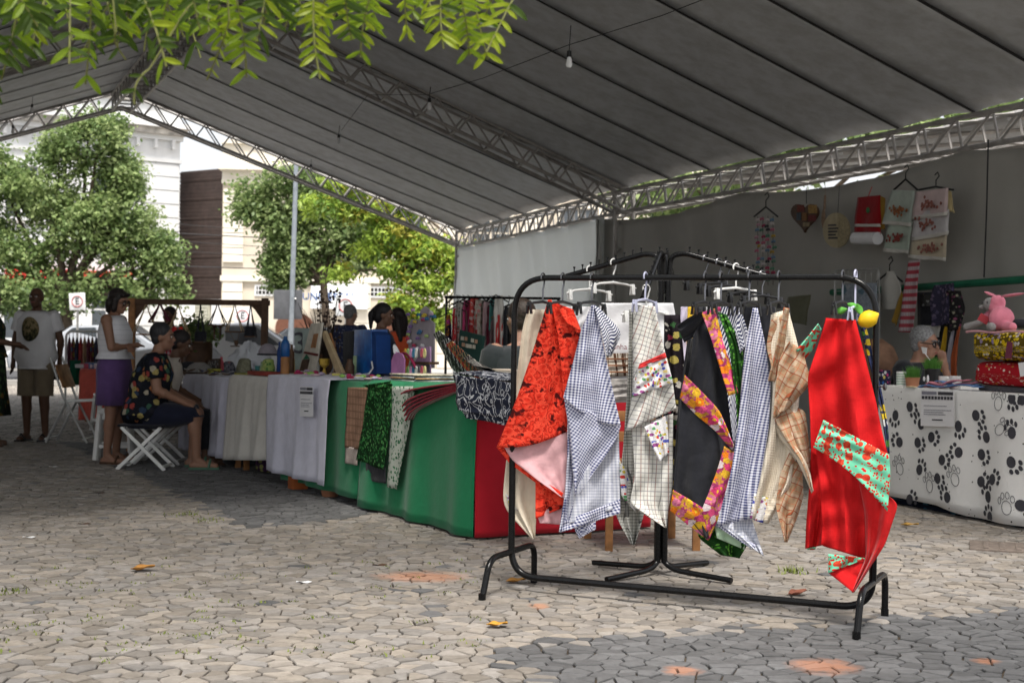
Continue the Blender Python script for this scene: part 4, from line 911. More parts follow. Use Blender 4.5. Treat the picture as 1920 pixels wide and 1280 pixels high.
# ================================================================== ROW OF CLOTHED TABLES
K0, KD, KN = V(-.19, 8.27, 0), V(-.476, .879, 0).normalized(), V(.879, .476, 0).normalized()
def row(s, n, z): return K0+KD*s+KN*n+V(0, 0, z)
def onplane(px, py, q0, nrm):
    d_ = ray(px, py); k = (q0-V(0, 0, CAM_H)).dot(nrm)/d_.dot(nrm); return V(0, 0, CAM_H)+d_*k
def rowp(px, py, off=0.0): return onplane(px, py, K0+KN*off, KN)
RROW = Matrix((KD, KN, V(0, 0, 1))).transposed()
def table(label, s0, s1, n0, n1, h):
    th = thing('trestle_table', label, 'table', tuple(row((s0+s1)/2, (n0+n1)/2, 0)), 0, 'trestle tables of the long stall'); b = B()
    b.box(row((s0+s1)/2, (n0+n1)/2, h-.018), (s1-s0, n1-n0, .03), RROW); b.build('tabletop', M['wood'], th, False, .004)
    for s in (s0+.08, s1-.08):
        for n in (n0+.08, n1-.08): b = B(); b.box(row(s, n, (h-.033)/2), (.045, .045, h-.033), RROW); b.build('leg', M['wood'], th, False, .003)
def tcloth(label, s0, s1, n1, h, hem, mat, amp=.014, k=9, seed=0, hemslope=0.0, over=.012, cat='tablecloth', top=True, n0=0.0):
    nz = smoothnoise(seed); nv = 34; L = s1-s0; D = n1 if top else .05; drop = h-hem; tot = D+drop; fv = D/tot
    rs_ = random.Random(seed); p1, p2 = rs_.uniform(0, 6), rs_.uniform(0, 6)
    def fn(u, v):
        s = lerp(s0, s1, u)
        l = v*tot
        if l <= D: return row(s, n0+D-l, h+.004+.002*nz(u*4, v*4))
        dn = (l-D)/drop; z = h+.004-(l-D)*(1+hemslope*(u-.5)/drop)
        f = amp*(.15+.85*dn)*(math.sin(k*L*u+p1+.7*math.sin(2*u*L+p2))+.4*math.sin(k*2.3*L*u+p2))+amp*.5*nz(u*L*1.5, v)
        return row(s, n0-over-.012*min(1, dn*6)-amp*dn-f, z)
    b = B(); b.grid(fn, max(20, int(L*40)), nv, lambda u, v: (u*L, v*tot)); o = b.build('tablecloth', mat, None, True, solid=.002, fix=False)
    tag(o, label, cat, 'tablecloths of the long stall'); return fn
table('table under the green cloth at the near end of the stall', .03, 1.62, .03, 1.2, .868)
table('table under green and white cloths, second from the near end', 1.70, 3.24, .03, .8, .848)
table('table under the long cream white cloth, third from the near end', 3.30, 4.72, .03, .8, .815)
table('table under the bluish white cloth at the far end', 4.80, 6.18, .03, .8, .785)
M['green_cloth'] = fab('green_cloth', (.008, .17, .068), .06, .85, .10); M['red_cloth'] = fab('red_cloth', (.36, .008, .018), .06, .85, .10)
M['linen'] = fab('offwhite_linen', (.56, .54, .50), .05); M['linen_blue'] = fab('bluish_white_cloth', (.60, .60, .70), .05); M['linen_lilac'] = fab('lilac_white_cloth', (.54, .54, .64), .05)
tcloth('bright green satin cloth on the near corner table', -.035, 1.66, 1.15, .87, .012, M['green_cloth'], .026, 8, 1)
tcloth('green cloth beside it, partly under the towels and white sheet', 1.67, 3.25, .8, .85, .05, M['green_cloth'], .02, 9, 2)
tcloth('creased bluish white cloth with a notice, nearest of the white ones', 2.15, 3.55, .75, .858, .10, M['linen_blue'], .018, 12, 3, 0, .075)
tcloth('cream white cloth with long folds, middle of the white ones', 3.42, 4.75, .8, .822, .13, M['linen'], .028, 14, 4, .1)
tcloth('lilac white pleated cloth at the far end beside the seated woman', 4.78, 6.2, .8, .79, .08, M['linen_lilac'], .022, 24, 5)
# red cloth on the end of the first table, running back behind the aprons
def redfn(u, v):
    n = lerp(-.03, 1.2, u); z = lerp(.874, .012, v); f = .010*v*(math.sin(9*n+1)+.4*math.sin(21*n)); return K0-KD*(.018+.010*v+f)+KN*n+V(0, 0, z)
b = B(); b.grid(redfn, 50, 24); tag(b.build('tablecloth', M['red_cloth'], None, True, solid=.002, fix=False), 'deep red cloth on the end of the near table', 'tablecloth', 'tablecloths of the long stall')
def card(name, label, cat, pts_, off, th_, mat, parent=None, group=None, bev=0, plane=None):
    pf = plane or (lambda x, y: rowp(x, y, off)); nr = KN
    b = B(); b.prism([pf(x, y) for x, y in pts_], nr*th_); b.uv = [((Vector(v)-K0).dot(KD), v[2]) for v in b.v]
    o = b.build(name, mat, parent, True, bev)
    if parent is None: tag(o, label, cat, group)
    return o
def bx_on(name, label, cat, px, py, off, size, mat, h, rz=0, parent=None, bev=.004, group=None):
    """box standing on a table of height h, centred under pixel px"""
    q = rowp(px, py, off); b = B(); b.box(V(q.x, q.y, h+.006+size[2]/2), size, Euler((0, 0, rz)).to_matrix() @ RROW); o = b.build(name, mat, parent, True, bev)
    if parent is None: tag(o, label, cat, group)
    return o
def hangpanel(name, label, cat, L_, R_, mat, off=-.05, amp=.006, ang=0, seed=0, parent=None, group=None, k=1.3, nu=14, nv=24, solid=.003):
    l = resample(L_, nv); r = resample(R_, nv); nz = smoothnoise(seed)
    def fn(u, v):
        j = int(round(v*nv)); a, c = l[j], r[j]; p = rowp(lerp(a[0], c[0], u), lerp(a[1], c[1], u), off); return p-KN*(amp*(math.sin(2*PI*k*u+seed)*(.3+v)+.6*nz(u, v*2)))
    def uvf(u, v):
        p = fn(u, v); x, y = (p-K0).dot(KD), p.z; return (x*math.cos(ang)-y*math.sin(ang), x*math.sin(ang)+y*math.cos(ang))
    b = B(); b.grid(fn, nu, nv, uvf); o = b.build(name, mat, parent, True, solid=solid, fix=False)
    if parent is None: tag(o, label, cat, group)
    return o
# hanging textiles at the front edge
M['scarf'] = plaid('brown_scarf', (.22, .13, .085), [(0, .05, .3, (.34, .20, .14), .7), (1, .05, .25, (.14, .08, .05), .7), (1, .012, .3, (.30, .18, .12), .5)])
sc_ = hangpanel('scarf', 'brown checked scarf with pale fringe hanging over the green cloth', 'scarf', [(652, 726), (650, 780), (648, 838)], [(691, 726), (688, 780), (672, 842)], M['scarf'], -.06, seed=1)
hangpanel('fringe', None, None, [(648, 836), (648, 868)], [(672, 840), (670, 872)], plaid('fringe', (.48, .42, .38), [(0, .012, .4, (.26, .20, .17), .9)]), -.06, .004, seed=1, parent=sc_, nu=10, nv=8)
M['leafy'] = floral('leafy_green', (.006, .03, .008), [(.03, .16, .04), (.05, .24, .06), (.02, .10, .03), (.10, .30, .09)], 48, .44)
lt = hangpanel('towel', 'black towel with dense green leaf print hanging from the table', 'towel', [(690, 722), (684, 780), (670, 862)], [(734, 718), (733, 780), (718, 880)], M['leafy'], -.075, seed=2)
hangpanel('black_hem', None, None, [(686, 866), (688, 900)], [(722, 876), (722, 906)], M['black_cloth'], -.06, .004, seed=3, parent=lt, nu=8, nv=8)
hangpanel('top_fold', None, None, [(680, 722), (700, 734)], [(732, 714), (734, 722)], M['leafy'], -.10, .01, seed=4, parent=lt, nu=10, nv=8)
hangpanel('towel', 'white towel with dark green botanical print hanging beside the leaf towel', 'towel', [(734, 724), (732, 800), (724, 912)], [(776, 724), (768, 800), (744, 917)], floral('botanic', (.50, .54, .47), [(.05, .16, .08), (.08, .22, .12), (.50, .54, .47), (.03, .12, .06)], 44, .44), -.07, seed=5)
# red striped placemats sagging over the edge
M['redmat'] = plaid('red_stripe_mat', (.45, .40, .42), [(1, .016, .45, (.28, .012, .03), 1), (0, .006, .3, (.50, .44, .46), .5)])
RM = fab('dark_red_binding', (.22, .008, .022))
for k in range(5):
    x0, y0 = 752+2*k, 752+9*k-(14 if k == 0 else 0); th = thing('placemat', ('top', 'second', 'third', 'fourth', 'lowest')[k]+' of the red bound placemats drooping over the table edge', 'placemat', tuple(rowp(800, 730, 0)), 0, 'drooping red placemats')
    def fn(u, v):
        x = lerp(x0, 862, u); y = lerp(y0, 718+3.0*k, min(1, u*1.0)**.55)+v*3; p = rowp(x, y, -.12+.004*k+.05*u); return p+KN*(v*.12)+V(0, 0, .026*v*(1-u))
    b = B(); b.grid(fn, 18, 6, lambda u, v: (u*.3, v*.1)); b.build('mat', M['redmat'], th, True, solid=.004, fix=False)
    b = B(); b.tube([fn(i/12, 0) for i in range(13)], .0055, 6); b.build('binding', RM, th)
# stack of rigid striped placemats
SM = [(.62, .60, .56), (.10, .10, .14), (.55, .30, .12), (.60, .60, .62), (.05, .05, .06), (.58, .52, .40)]
for k in range(6):
    q = rowp(792, 712, .28); b = B(); b.box(V(q.x, q.y, .879+k*.008), (.40, .30, .006), Euler((0, 0, R(3*(k % 3)-3))).to_matrix() @ RROW)
    o = b.build('board_mat', plain('mat_%d' % k, SM[k], .7, .5, 40), None, True, .002); tag(o, ('lowest', 'second lowest', 'third', 'fourth', 'second topmost', 'topmost')[k]+' stiff placemat in the flat stack on the green table', 'placemat', 'flat stack of placemats')
# fan of dark placemats
FAN = [((.03, .035, .03), (.55, .55, .52)), ((.012, .012, .012), (.10, .12, .08)), ((.02, .02, .022), (.60, .60, .60)), ((.20, .02, .02), (.40, .30, .08)), ((.02, .05, .03), (.45, .08, .04)), ((.03, .02, .02), (.5, .2, .1)), ((.02, .03, .025), (.45, .35, .2)), ((.05, .04, .04), (.5, .5, .45)), ((.28, .28, .26), (.5, .48, .42)), ((.35, .34, .32), (.55, .5, .45))]
for k, (c1, c2) in enumerate(FAN):
    x = 812+k*8.0; xb = 880+k*8; yt = 622+k*6.5
    card('placemat', ('%s of the dark placemats leaning in a fan beside the navy cloth' % ('first', 'second', 'third', 'fourth', 'fifth', 'sixth', 'seventh', 'eighth', 'ninth', 'tenth')[k]), 'placemat', [(x, yt+4), (x+11, yt-2), (x+34, yt+22), (xb-8, 690+k*1.6), (xb+8, 712), (xb-6, 714), (xb-34, 690)], .34-.028*k, .006,
         plaid('fan_mat_%d' % k, c1, [(0, .030, .14, c2, .9), (1, .060, .2, tuple(.4*q for q in c2), .6)], R(35)), group='fanned dark placemats')
# cream placemats sweeping right
for k in range(8):
    def fn(u, v):
        x = lerp(884+4*k, 985, u); y = lerp(700-k*1.2, 722-k*3.6, u**.8); return rowp(x, y, .10+.016*k)+KN*v*.16+V(0, 0, .0)
    b = B(); b.grid(fn, 14, 3, lambda u, v: (u*.3, v*.16)); o = b.build('placemat', fab('cream_mat_%d' % (k % 3), ((.55, .50, .42), (.50, .42, .34), (.36, .31, .26))[k % 3]), None, True, solid=.005, fix=False); tag(o, ('lowest', 'second', 'third', 'fourth', 'fifth', 'sixth', 'seventh', 'topmost')[k]+' cream cloth placemat in the curved pile by the rail post', 'placemat', 'curved pile of cream placemats')
# navy printed cloth with white line drawings of kitchen things
t = NT('utensil_print', .9, .1); uv = t.uv(1); nz_ = t.noise(uv, 9, 2, .5, 1)
n_ = t.t.nodes.new('ShaderNodeMix'); n_.data_type = 'VECTOR'; n_.inputs[0].default_value = .06; t.t.links.new(uv, n_.inputs[4]); t.t.links.new(nz_, n_.inputs[5])
dd = t.voro(n_.outputs[1], 20, 'Distance'); ring = t.m1('LESS_THAN', t.m1('ABSOLUTE', t.m1('SUBTRACT', dd, .30)), .045); ring2 = t.m1('LESS_THAN', t.m1('ABSOLUTE', t.m1('SUBTRACT', t.voro(n_.outputs[1], 11, 'Distance', 'DISTANCE_TO_EDGE'), .10)), .022)
t.base(t.mix(t.m1('MAXIMUM', ring, ring2), (.022, .026, .045), (.52, .53, .56))); M['utensil'] = t.m
nv_ = thing('printed_cloth', 'navy cloth with white kitchen utensil drawings folded over the table corner', 'cloth', tuple(rowp(900, 740, 0)))
hangpanel('front', None, None, [(850, 702), (856, 720), (860, 768)], [(990, 722), (985, 740), (975, 792)], M['utensil'], -.09, .012, R(-8), 7, nv_, nu=24)
hangpanel('under_layer', None, None, [(866, 766), (878, 784)], [(975, 782), (968, 800)], M['utensil'], -.075, .01, R(-6), 8, nv_, nu=20, nv=8)
def topfn(u, v): return rowp(lerp(850, 990, u), lerp(700, 718, u), -.085)+KN*(v*.30)+V(0, 0, .014*math.sin(PI*v)+.006*math.sin(9*u))
b = B(); b.grid(topfn, 20, 8, lambda u, v: (u*.45, v*.3)); b.build('top', M['utensil'], nv_, True, solid=.006, fix=False)
# notice on the white cloth
def notice(label, plane, x0, y0, x1, y1, nr, skew=0):
    th = thing('paper_notice', label, 'notice', tuple(plane(x0, y1))); b = B(); b.prism([plane(x0, y0)-nr*.012, plane(x1, y0+skew)-nr*.012, plane(x1, y1+skew)-nr*.012, plane(x0, y1)-nr*.012], nr*.0012); b.build('sheet', M['paper'], th, False)
    W = x1-x0; Hh = y1-y0
    def strip(fx0, fx1, fy0, fy1, mat):
        b = B(); f = lambda a, c: plane(x0+W*a, y0+Hh*c+skew*a)-nr*.014; b.prism([f(fx0, fy0), f(fx1, fy0), f(fx1, fy1), f(fx0, fy1)], nr*.0008); b.build('print_line', mat, th, False)
    g = colour('print_grey', (.22, .22, .27))
    strip(.04, .48, .03, .12, g); strip(.52, .97, .03, .12, M['ink'])
    for i in range(10): strip(.04+i*.094, .115+i*.094, .16, .25, M['ink'])
    for y in (.42, .54, .60, .66): strip(.1, .62+.3*((y*37) % 1), y, y+.018, g)
    strip(.34, .66, .80, .835, M['ink'])
notice('white paper notice taped on the bluish white tablecloth', lambda x, y: rowp(x, y, -.118), 565, 724, 590, 780, KN, 1)

# ---- goods on the tables
# blue shiny bag with black side
bg_ = thing('gift_bag', 'shiny blue rectangular bag with black side on the white table', 'bag', tuple(rowp(682, 700, .5)))
t = NT('blue_foil', .3, .5); t.base(t.ramp(t.noise(t.obj(), 16, 4), [(.35, (.002, .05, .22)), (.7, (.006, .13, .42))])); M['foil'] = t.m
card('front', None, None, [(664, 618), (696, 617), (697, 702), (662, 702)], .52, .14, M['foil'], bg_, bev=.006); card('side', None, None, [(696, 620), (705, 628), (706, 700), (697, 702)], .525, .12, colour('blue_side', (.004, .04, .18)), bg_); card('back_box', None, None, [(643, 622), (662, 620), (661, 702), (642, 702)], .54, .14, M['black_cloth'], bg_, bev=.005)
b = B(); b.tube([rowp(697, 678, .5), rowp(699, 690, .48), rowp(692, 700, .46), rowp(676, 703, .46)], .006, 6); b.build('handle', M['white_plastic'], bg_)
# dry branches
br = thing('dry_branches', 'bundle of dark dry branches in a pot among the wooden crafts', 'branches', tuple(rowp(608, 690, .6))); rs_ = random.Random(3); b = B()
for k in range(60):
    a = rowp(608+rs_.uniform(-8, 8), 690, .6+rs_.uniform(-.05, .05)); tx, ty = (rs_.uniform(555, 600), rs_.uniform(560, 640)) if k % 2 else (rs_.uniform(590, 640), rs_.uniform(535, 620)); e = rowp(tx, ty, .6+rs_.uniform(-.15, .15)); m_ = lerp(a, e, .5)+V(rs_.uniform(-.03, .03), 0, rs_.uniform(-.02, .05)); b.tube([a, m_, e], [.006, .004, .0015], 5)
b.build('twigs', colour('twig', (.03, .02, .016)), br); b = B()
for k in range(130):
    q = rowp(rs_.uniform(592, 640), rs_.uniform(545, 665), .6+rs_.uniform(-.1, .1)); b.ell(q, rs_.uniform(.006, .014), nu=6, nv=4)
b.build('seed_heads', colour('seed_head', (.05, .03, .022)), br); b = B(); q = rowp(608, 690, .6); b.lathe([(.05, .86), (.07, .90), (.075, 1.0), (.065, 1.02)], V(q.x, q.y, 0), 14); b.build('pot', M['dark_wood'], br)
# leaning wooden house facade and its brown frame
wh = thing('wooden_house_front', 'narrow white painted wooden house front leaning on the table', 'ornament', tuple(rowp(575, 705, .35)))
WHT = plain('aged_white_wood', (.52, .49, .42), .7, .15, 20)
for pts_ in ([(583, 606), (603, 605), (588, 710), (556, 708)],): card('board', None, None, pts_, .34, .02, WHT, wh, bev=.003)
card('window', None, None, [(588, 626), (596, 625), (591, 652), (582, 652)], .335, .006, M['wood'], wh); card('ledge', None, None, [(570, 659), (593, 663), (592, 667), (569, 662)], .325, .02, colour('dark_ledge', (.12, .02, .02)), wh); card('gable', None, None, [(574, 664), (580, 672), (568, 674)], .335, .006, colour('bottle_green', (.02, .13, .07)), wh); card('doorway', None, None, [(567, 674), (580, 673), (572, 707), (558, 706)], .335, .006, M['dark_wood'], wh)
card('wooden_prop', 'brown wooden prop with pale edge leaning against the white house front', 'prop', [(601, 622), (607, 620), (642, 700), (634, 708), (626, 690)], .37, .03, plain('pale_edge_wood', (.42, .32, .19), .7, .2, 20), bev=.003); card('craft_plaque', 'reddish wooden plaque behind the dry branches', 'plaque', [(606, 628), (618, 624), (628, 660), (636, 690), (632, 698)], .41, .015, M['wood'])
nb_ = thing('number_board', 'pale board with a black figure three behind the house front', 'board', tuple(rowp(560, 690, .45))); card('board', None, None, [(552, 614), (580, 616), (568, 705), (553, 702)], .45, .012, colour('pale_teal', (.34, .42, .40)), nb_)
link('figure', text_mesh('3', .26, M['ink'], Matrix.Translation(rowp(562, 645, .43)) @ STAND), nb_)
# jug, pots
jg = thing('bottle', 'blue topped bottle with wooden lower half on the white table', 'bottle', tuple(rowp(534, 716, .10))); q = rowp(534, 716, .10); q.z = .862
b = B(); b.lathe([(.034, .0), (.036, .01), (.036, .13), (.030, .14)], q, 16); b.build('base', M['wood'], jg); b = B(); b.lathe([(.032, .14), (.037, .15), (.038, .24), (.026, .27), (.016, .28), (.016, .30), (.012, .305)], q, 16); b.build('neck', colour('bottle_blue', (.01, .07, .22), rough=.35), jg)
for k, (px, r_, hh, mt, lb) in enumerate(((546, .022, .24, M['dark_wood'], 'dark slim wooden vase behind the blue bottle'), (523, .018, .26, colour('deep_blue', (.01, .04, .16)), 'slim dark blue bottle left of the blue topped one'))):
    q = rowp(px, 714, .24); q.z = .862; b = B(); b.lathe([(r_, 0), (r_*1.1, .02), (r_*1.1, hh*.7), (r_*.5, hh*.85), (r_*.5, hh)], q, 14); tag(b.build('vase', mt, None), lb, 'vase')
# trinkets scattered along the white cloth edge
TR = [(.45, .03, .12), (.30, .01, .06), (.60, .58, .62), (.50, .40, .55), (.65, .60, .15), (.70, .35, .55), (.30, .55, .12), (.08, .08, .12), (.62, .45, .48)]; rs_ = random.Random(5)
TX = sorted(rs_.uniform(558, 712) for _ in range(34))
for k in range(34):
    px = TX[k]; q = rowp(px, 712, rs_.uniform(.02, .30)); q.z = .872; b = B(); c = TR[k % 9]; kind = k % 3
    if kind == 0: b.ell(q+V(0, 0, .014), (.03, .02, .014), Euler((0, 0, rs_.uniform(0, 3))).to_matrix(), 10, 6)
    elif kind == 1: b.box(q+V(0, 0, .009), (.06, .035, .018), (0, 0, rs_.uniform(0, 3)))
    else: b.tube([q+V(.03*math.cos(a), .03*math.sin(a), .008) for a in [2*PI*i/14 for i in range(14)]], .008, 6, closed=True)
    o = b.build(('fabric_bow', 'soap_box', 'hair_band')[kind], colour('trinket%d' % (k % 9), tuple(.75*q for q in c)), None, True); tag(o, (ordinal(k)+' trinket from the blue bottle, a small '+('fabric bow', 'coloured box', 'hair band')[kind]), ('bow', 'box', 'hair band')[kind], ('bows among the trinkets', 'boxes among the trinkets', 'hair bands among the trinkets')[kind])
# pink arch, bunny ears, bracelet racks
pk = colour('orchid', (.50, .20, .44)); 
card('arch_board', 'orchid pink arched board standing among the hair bands', 'board', [(733, 706), (734, 675), (738, 664), (746, 660), (754, 664), (758, 675), (757, 706)], .42, .01, pk)
be = thing('bunny_headband', 'white and pink bunny ear headband on the hair accessory stand', 'headband', tuple(rowp(757, 690, .5)))
for ex in ((739, 645, 752, 688), (783, 650, 768, 692)):
    a = rowp(ex[0], ex[1], .5); c = rowp(ex[2], ex[3], .5); d_ = (a-c); L = d_.length; mtx = d_.to_track_quat('Z', 'Y').to_matrix()
    b = B(); b.ell((a+c)/2, (.026, .010, L/2), mtx, 12, 8); b.build('ear', M['white_cloth'], be); b = B(); b.ell((a+c)/2-KN*.006, (.015, .010, L/2*.72), mtx, 12, 8); b.build('inner_ear', pk, be)
b = B(); b.tube([rowp(738+42*(i/12), 690-28*math.sin(PI*i/12), .46) for i in range(13)], .012, 8); b.build('band', colour('maroon', (.22, .01, .05)), be)
bs_ = thing('bracelet_stand', 'lilac tiered stand full of bead bracelets and hair ties', 'stand', tuple(rowp(790, 705, .55)))
card('back', None, None, [(772, 650), (806, 650), (806, 706), (772, 706)], .56, .012, colour('lilac', (.42, .26, .44)), bs_); card('shelf', None, None, [(770, 678), (804, 678), (804, 683), (770, 683)], .48, .08, M['dark_wood'], bs_)
BC = [(.60, .34, .06), (.30, .48, .20), (.62, .30, .50), (.05, .20, .34), (.65, .62, .60), (.12, .10, .12), (.50, .10, .14), (.62, .55, .25)]; rs_ = random.Random(9)
for k in range(16):
    px = 760+(k % 8)*5.2; py = 695 if k < 8 else 662; q = rowp(px, py, .46); b = B(); b.tube([q+KD*.014*math.cos(a)+V(0, 0, .030*math.sin(a)) for a in [2*PI*i/14 for i in range(14)]], .007, 6, closed=True); b.build('bracelet', colour('bead%d' % (k % 8), BC[k % 8]), bs_)
hb = thing('bow_display', 'round display of colourful fabric bows and clips', 'display', tuple(rowp(790, 700, .75)))
card('board', None, None, [(764, 612), (772, 598), (786, 600), (788, 582), (797, 574), (806, 582), (806, 600), (814, 606), (813, 690), (768, 690)], .76, .01, colour('dusty', (.34, .30, .33)), hb)
b = B(); b.box(V(*rowp(790, 700, .77)[:2], .92), (.03, .03, .16), RROW); b.build('stem', M['dark_wood'], hb)
for k in range(38):
    px, py = rs_.uniform(764, 814), rs_.uniform(580, 690); q = rowp(px, py, .74); b = B(); c = [(.05, .16, .30), (.55, .42, .05), (.42, .05, .10), (.55, .35, .50), (.60, .58, .60), (.20, .12, .30), (.30, .40, .15)][k % 7]
    for sx in (-1, 1): b.ell(q+KD*sx*.016, (.018, .008, .012), RROW @ Euler((0, sx*.5, 0)).to_matrix(), 8, 5)
    b.ell(q-KN*.004, .006, nu=6, nv=4); b.build('bow', colour('bow%d' % (k % 7), c), hb)
# dark green display card
dg_ = thing('sample_card', 'dark green display card with rows of pale swatches', 'display', tuple(rowp(884, 690, .9))); card('card', None, None, [(862, 618), (909, 630), (901, 684), (858, 668)], .95, .006, colour('deep_green', (.012, .045, .038)), dg_)
b = B(); b.tube([rowp(885, 655, .96), rowp(890, 700, 1.1)], .006, 6); b.build('prop', M['dark_wood'], dg_)
for (x, y, c) in ((864, 630, 0), (871, 631, 1), (883, 634, 0), (890, 636, 1), (866, 642, 1), (873, 644, 0), (879, 645, 0), (886, 646, 0)):
    card('swatch', None, None, [(x, y), (x+5, y+1), (x+4.6, y+8), (x-.4, y+7)], .945, .003, colour('swatch%d' % c, ((.50, .45, .38), (.42, .24, .16))[c]), dg_)
# small pots, jars and boxes crowding the tables
rs_ = random.Random(77); CL = [('white', (.6, .6, .58)), ('dark brown', (.08, .04, .02)), ('red', (.38, .03, .03)), ('teal', (.05, .20, .20)), ('mustard', (.42, .28, .04)), ('lilac', (.36, .28, .44)), ('black', (.02, .02, .022)), ('pale green', (.30, .40, .24))]
CX = sorted([rs_.uniform(432, 720) for _ in range(44)])
for k, px in enumerate(CX):
    off = rs_.uniform(.36, .72); s = (rowp(px, 700, off)-K0).dot(KD); h = .872 if s < 1.66 else (.862 if s < 3.55 else (.828 if s < 4.76 else .796)); q = rowp(px, 700, off); q.z = h; cn, c = CL[rs_.randrange(8)]; kind = rs_.randrange(3); r_ = rs_.uniform(.02, .04); hh = rs_.uniform(.06, .17); b = B()
    if kind == 0: b.lathe([(r_*.8, 0), (r_, hh*.2), (r_*1.05, hh*.6), (r_*.6, hh*.85), (r_*.65, hh)], q, 14)
    elif kind == 1: b.box(q+V(0, 0, hh/2), (r_*2.2, r_*1.8, hh), (0, 0, rs_.uniform(0, 3)))
    else: b.lathe([(r_*.4, 0), (r_*.5, .01), (r_*.2, hh*.4), (r_, hh*.6), (r_*1.1, hh)], q, 14)
    o = b.build(('jar', 'craft_box', 'goblet')[kind], plain('ware_'+cn, c, .5, .3, 25), None, True, .002 if kind == 1 else 0); tag(o, '%s piece from the left among the small wares behind, a %s %s' % (ordinal(k) if k < 39 else ('fortieth', 'forty-first', 'forty-second', 'forty-third', 'forty-fourth')[k-39], cn, ('jar', 'box', 'goblet')[kind]), ('jar', 'box', 'goblet')[kind], 'small wares crowding the long stall')
# far part of the stall: bags, boxes, tools
def blob_bag(label, px, py, off, r, mat, h, name='cloth_bag', cat='bag', seed=0, grp=None):
    q = rowp(px, py, off); nz = smoothnoise(seed); b = B(); n = 18; secs = []
    for i in range(9):
        v = i/8; w = (1-.28*v)*(1 if i else .92)*(1+.05*nz(v*2, 1)); secs.append((V(q.x+.01*nz(v, 2), q.y, h+.006+r[2]*2*v), r[0]*w*(.75 if i == 8 else 1), r[1]*w*(.55 if i == 8 else 1), math.atan2(KD.y, KD.x)+.1*nz(v, .3)))
    b.loft(secs, n, 2.6); o = b.build(name, mat, None, True, sub=1); tag(o, label, cat, grp); return o
blob_bag('sage speckled cloth bag on the far white table', 458, 700, .30, (.11, .07, .085), floral('sage_speckle', (.22, .22, .15), [(.10, .10, .07), (.34, .33, .24)], 90, .4), .79, seed=1)
blob_bag('lime green leaf print pouch beside the sage bag', 503, 700, .32, (.085, .06, .07), floral('lime_leaf', (.30, .40, .12), [(.08, .20, .06), (.45, .50, .20)], 40, .45), .825, seed=2)
blob_bag('grey patterned fabric pouch left of the sage bag', 430, 700, .35, (.07, .06, .065), floral('grey_pattern', (.14, .14, .16), [(.30, .30, .34), (.05, .05, .07), (.30, .12, .12)], 40, .45), .79, seed=3)
M['poly'] = wallmat('white_polythene', (.60, .62, .66), (.74, .76, .80), .3, .3, .05)
def crumpled(label, px, off, r, mat, h, seed):
    q = rowp(px, 690, off); n1, n2 = smoothnoise(seed), smoothnoise(seed+1); b = B(); b.ell(q*1, (1, 1, 1), None, 40, 26); out = []
    for v in b.v:
        d_ = Vector(v)-q; th_ = math.atan2(d_.y, d_.x); k = 1+.16*n1(th_*1.3, d_.z*2)+.10*abs(n2(th_*3.1, d_.z*5))+.07*math.sin(11*th_+4*d_.z*n1(th_, 1)); z = d_.z
        tap = 1-.35*max(0, z); out.append((q.x+d_.x*k*r[0]*tap, q.y+d_.y*k*r[1]*tap, h+.006+r[2]*(max(-.98, z)*k*.9+.95) if z > -.9 else h+.006))
    b.v = out; tag(b.build('plastic_bag', mat, None, True), label, 'bag')
crumpled('crumpled white plastic bag behind the cloth bags', 468, .6, (.19, .13, .16), M['poly'], .79, 4); crumpled('translucent white plastic sack behind the picture frames', 392, .75, (.13, .10, .13), M['poly'], .79, 15)
cp = thing('cap', 'grey peaked cap resting on the pouches', 'cap', tuple(rowp(502, 668, .36))); q = rowp(502, 666, .36); b = B(); b.loft([(q, .085, .085), (q+V(0, 0, .04), .083, .083), (q+V(0, 0, .085), .06, .06), (q+V(0, 0, .105), .02, .02)], 18); b.build('crown', fab('cap_grey', (.22, .20, .23)), cp); b = B(); b.tube([q+V(.088*math.cos(a), .088*math.sin(a), .008) for a in [2*PI*i/20 for i in range(20)]], .009, 6, closed=True); b.build('band', M['black_cloth'], cp)
bx_on('tray', 'red wooden tray at the front of the cream white cloth', 'tray', 495, 706, .16, (.42, .14, .035), colour('tray_red', (.22, .035, .025)), .826, .06); bx_on('box', 'flat yellow green box under the sage bag', 'box', 462, 705, .18, (.34, .12, .035), colour('olive', (.30, .28, .04)), .795); bx_on('box', 'small yellow box beside the tools on the far table', 'box', 402, 705, .2, (.14, .10, .05), colour('olive2', (.38, .36, .05)), .795)
pf_ = thing('picture_frame', 'small standing picture in a dark frame on the far table', 'picture', tuple(rowp(398, 696, .45))); card('frame', None, None, [(387, 673), (412, 672), (411, 695), (388, 695)], .46, .012, M['dark_wood'], pf_); card('picture', None, None, [(390, 676), (409, 675), (408, 692), (391, 692)], .455, .004, floral('photo', (.10, .10, .10), [(.4, .4, .4), (.2, .1, .08), (.5, .45, .4)], 30, .5), pf_)
b = B(); q = rowp(415, 694, .5); q.z = .795; b.lathe([(.026, 0), (.027, .10), (.012, .13), (.012, .16)], q, 12); tag(b.build('spray_bottle', colour('coral_pink', (.62, .12, .15)), None), 'coral pink and white bottle beside the small picture', 'bottle')
rs_ = random.Random(12)
TX = sorted(rs_.uniform(345, 430) for _ in range(26))
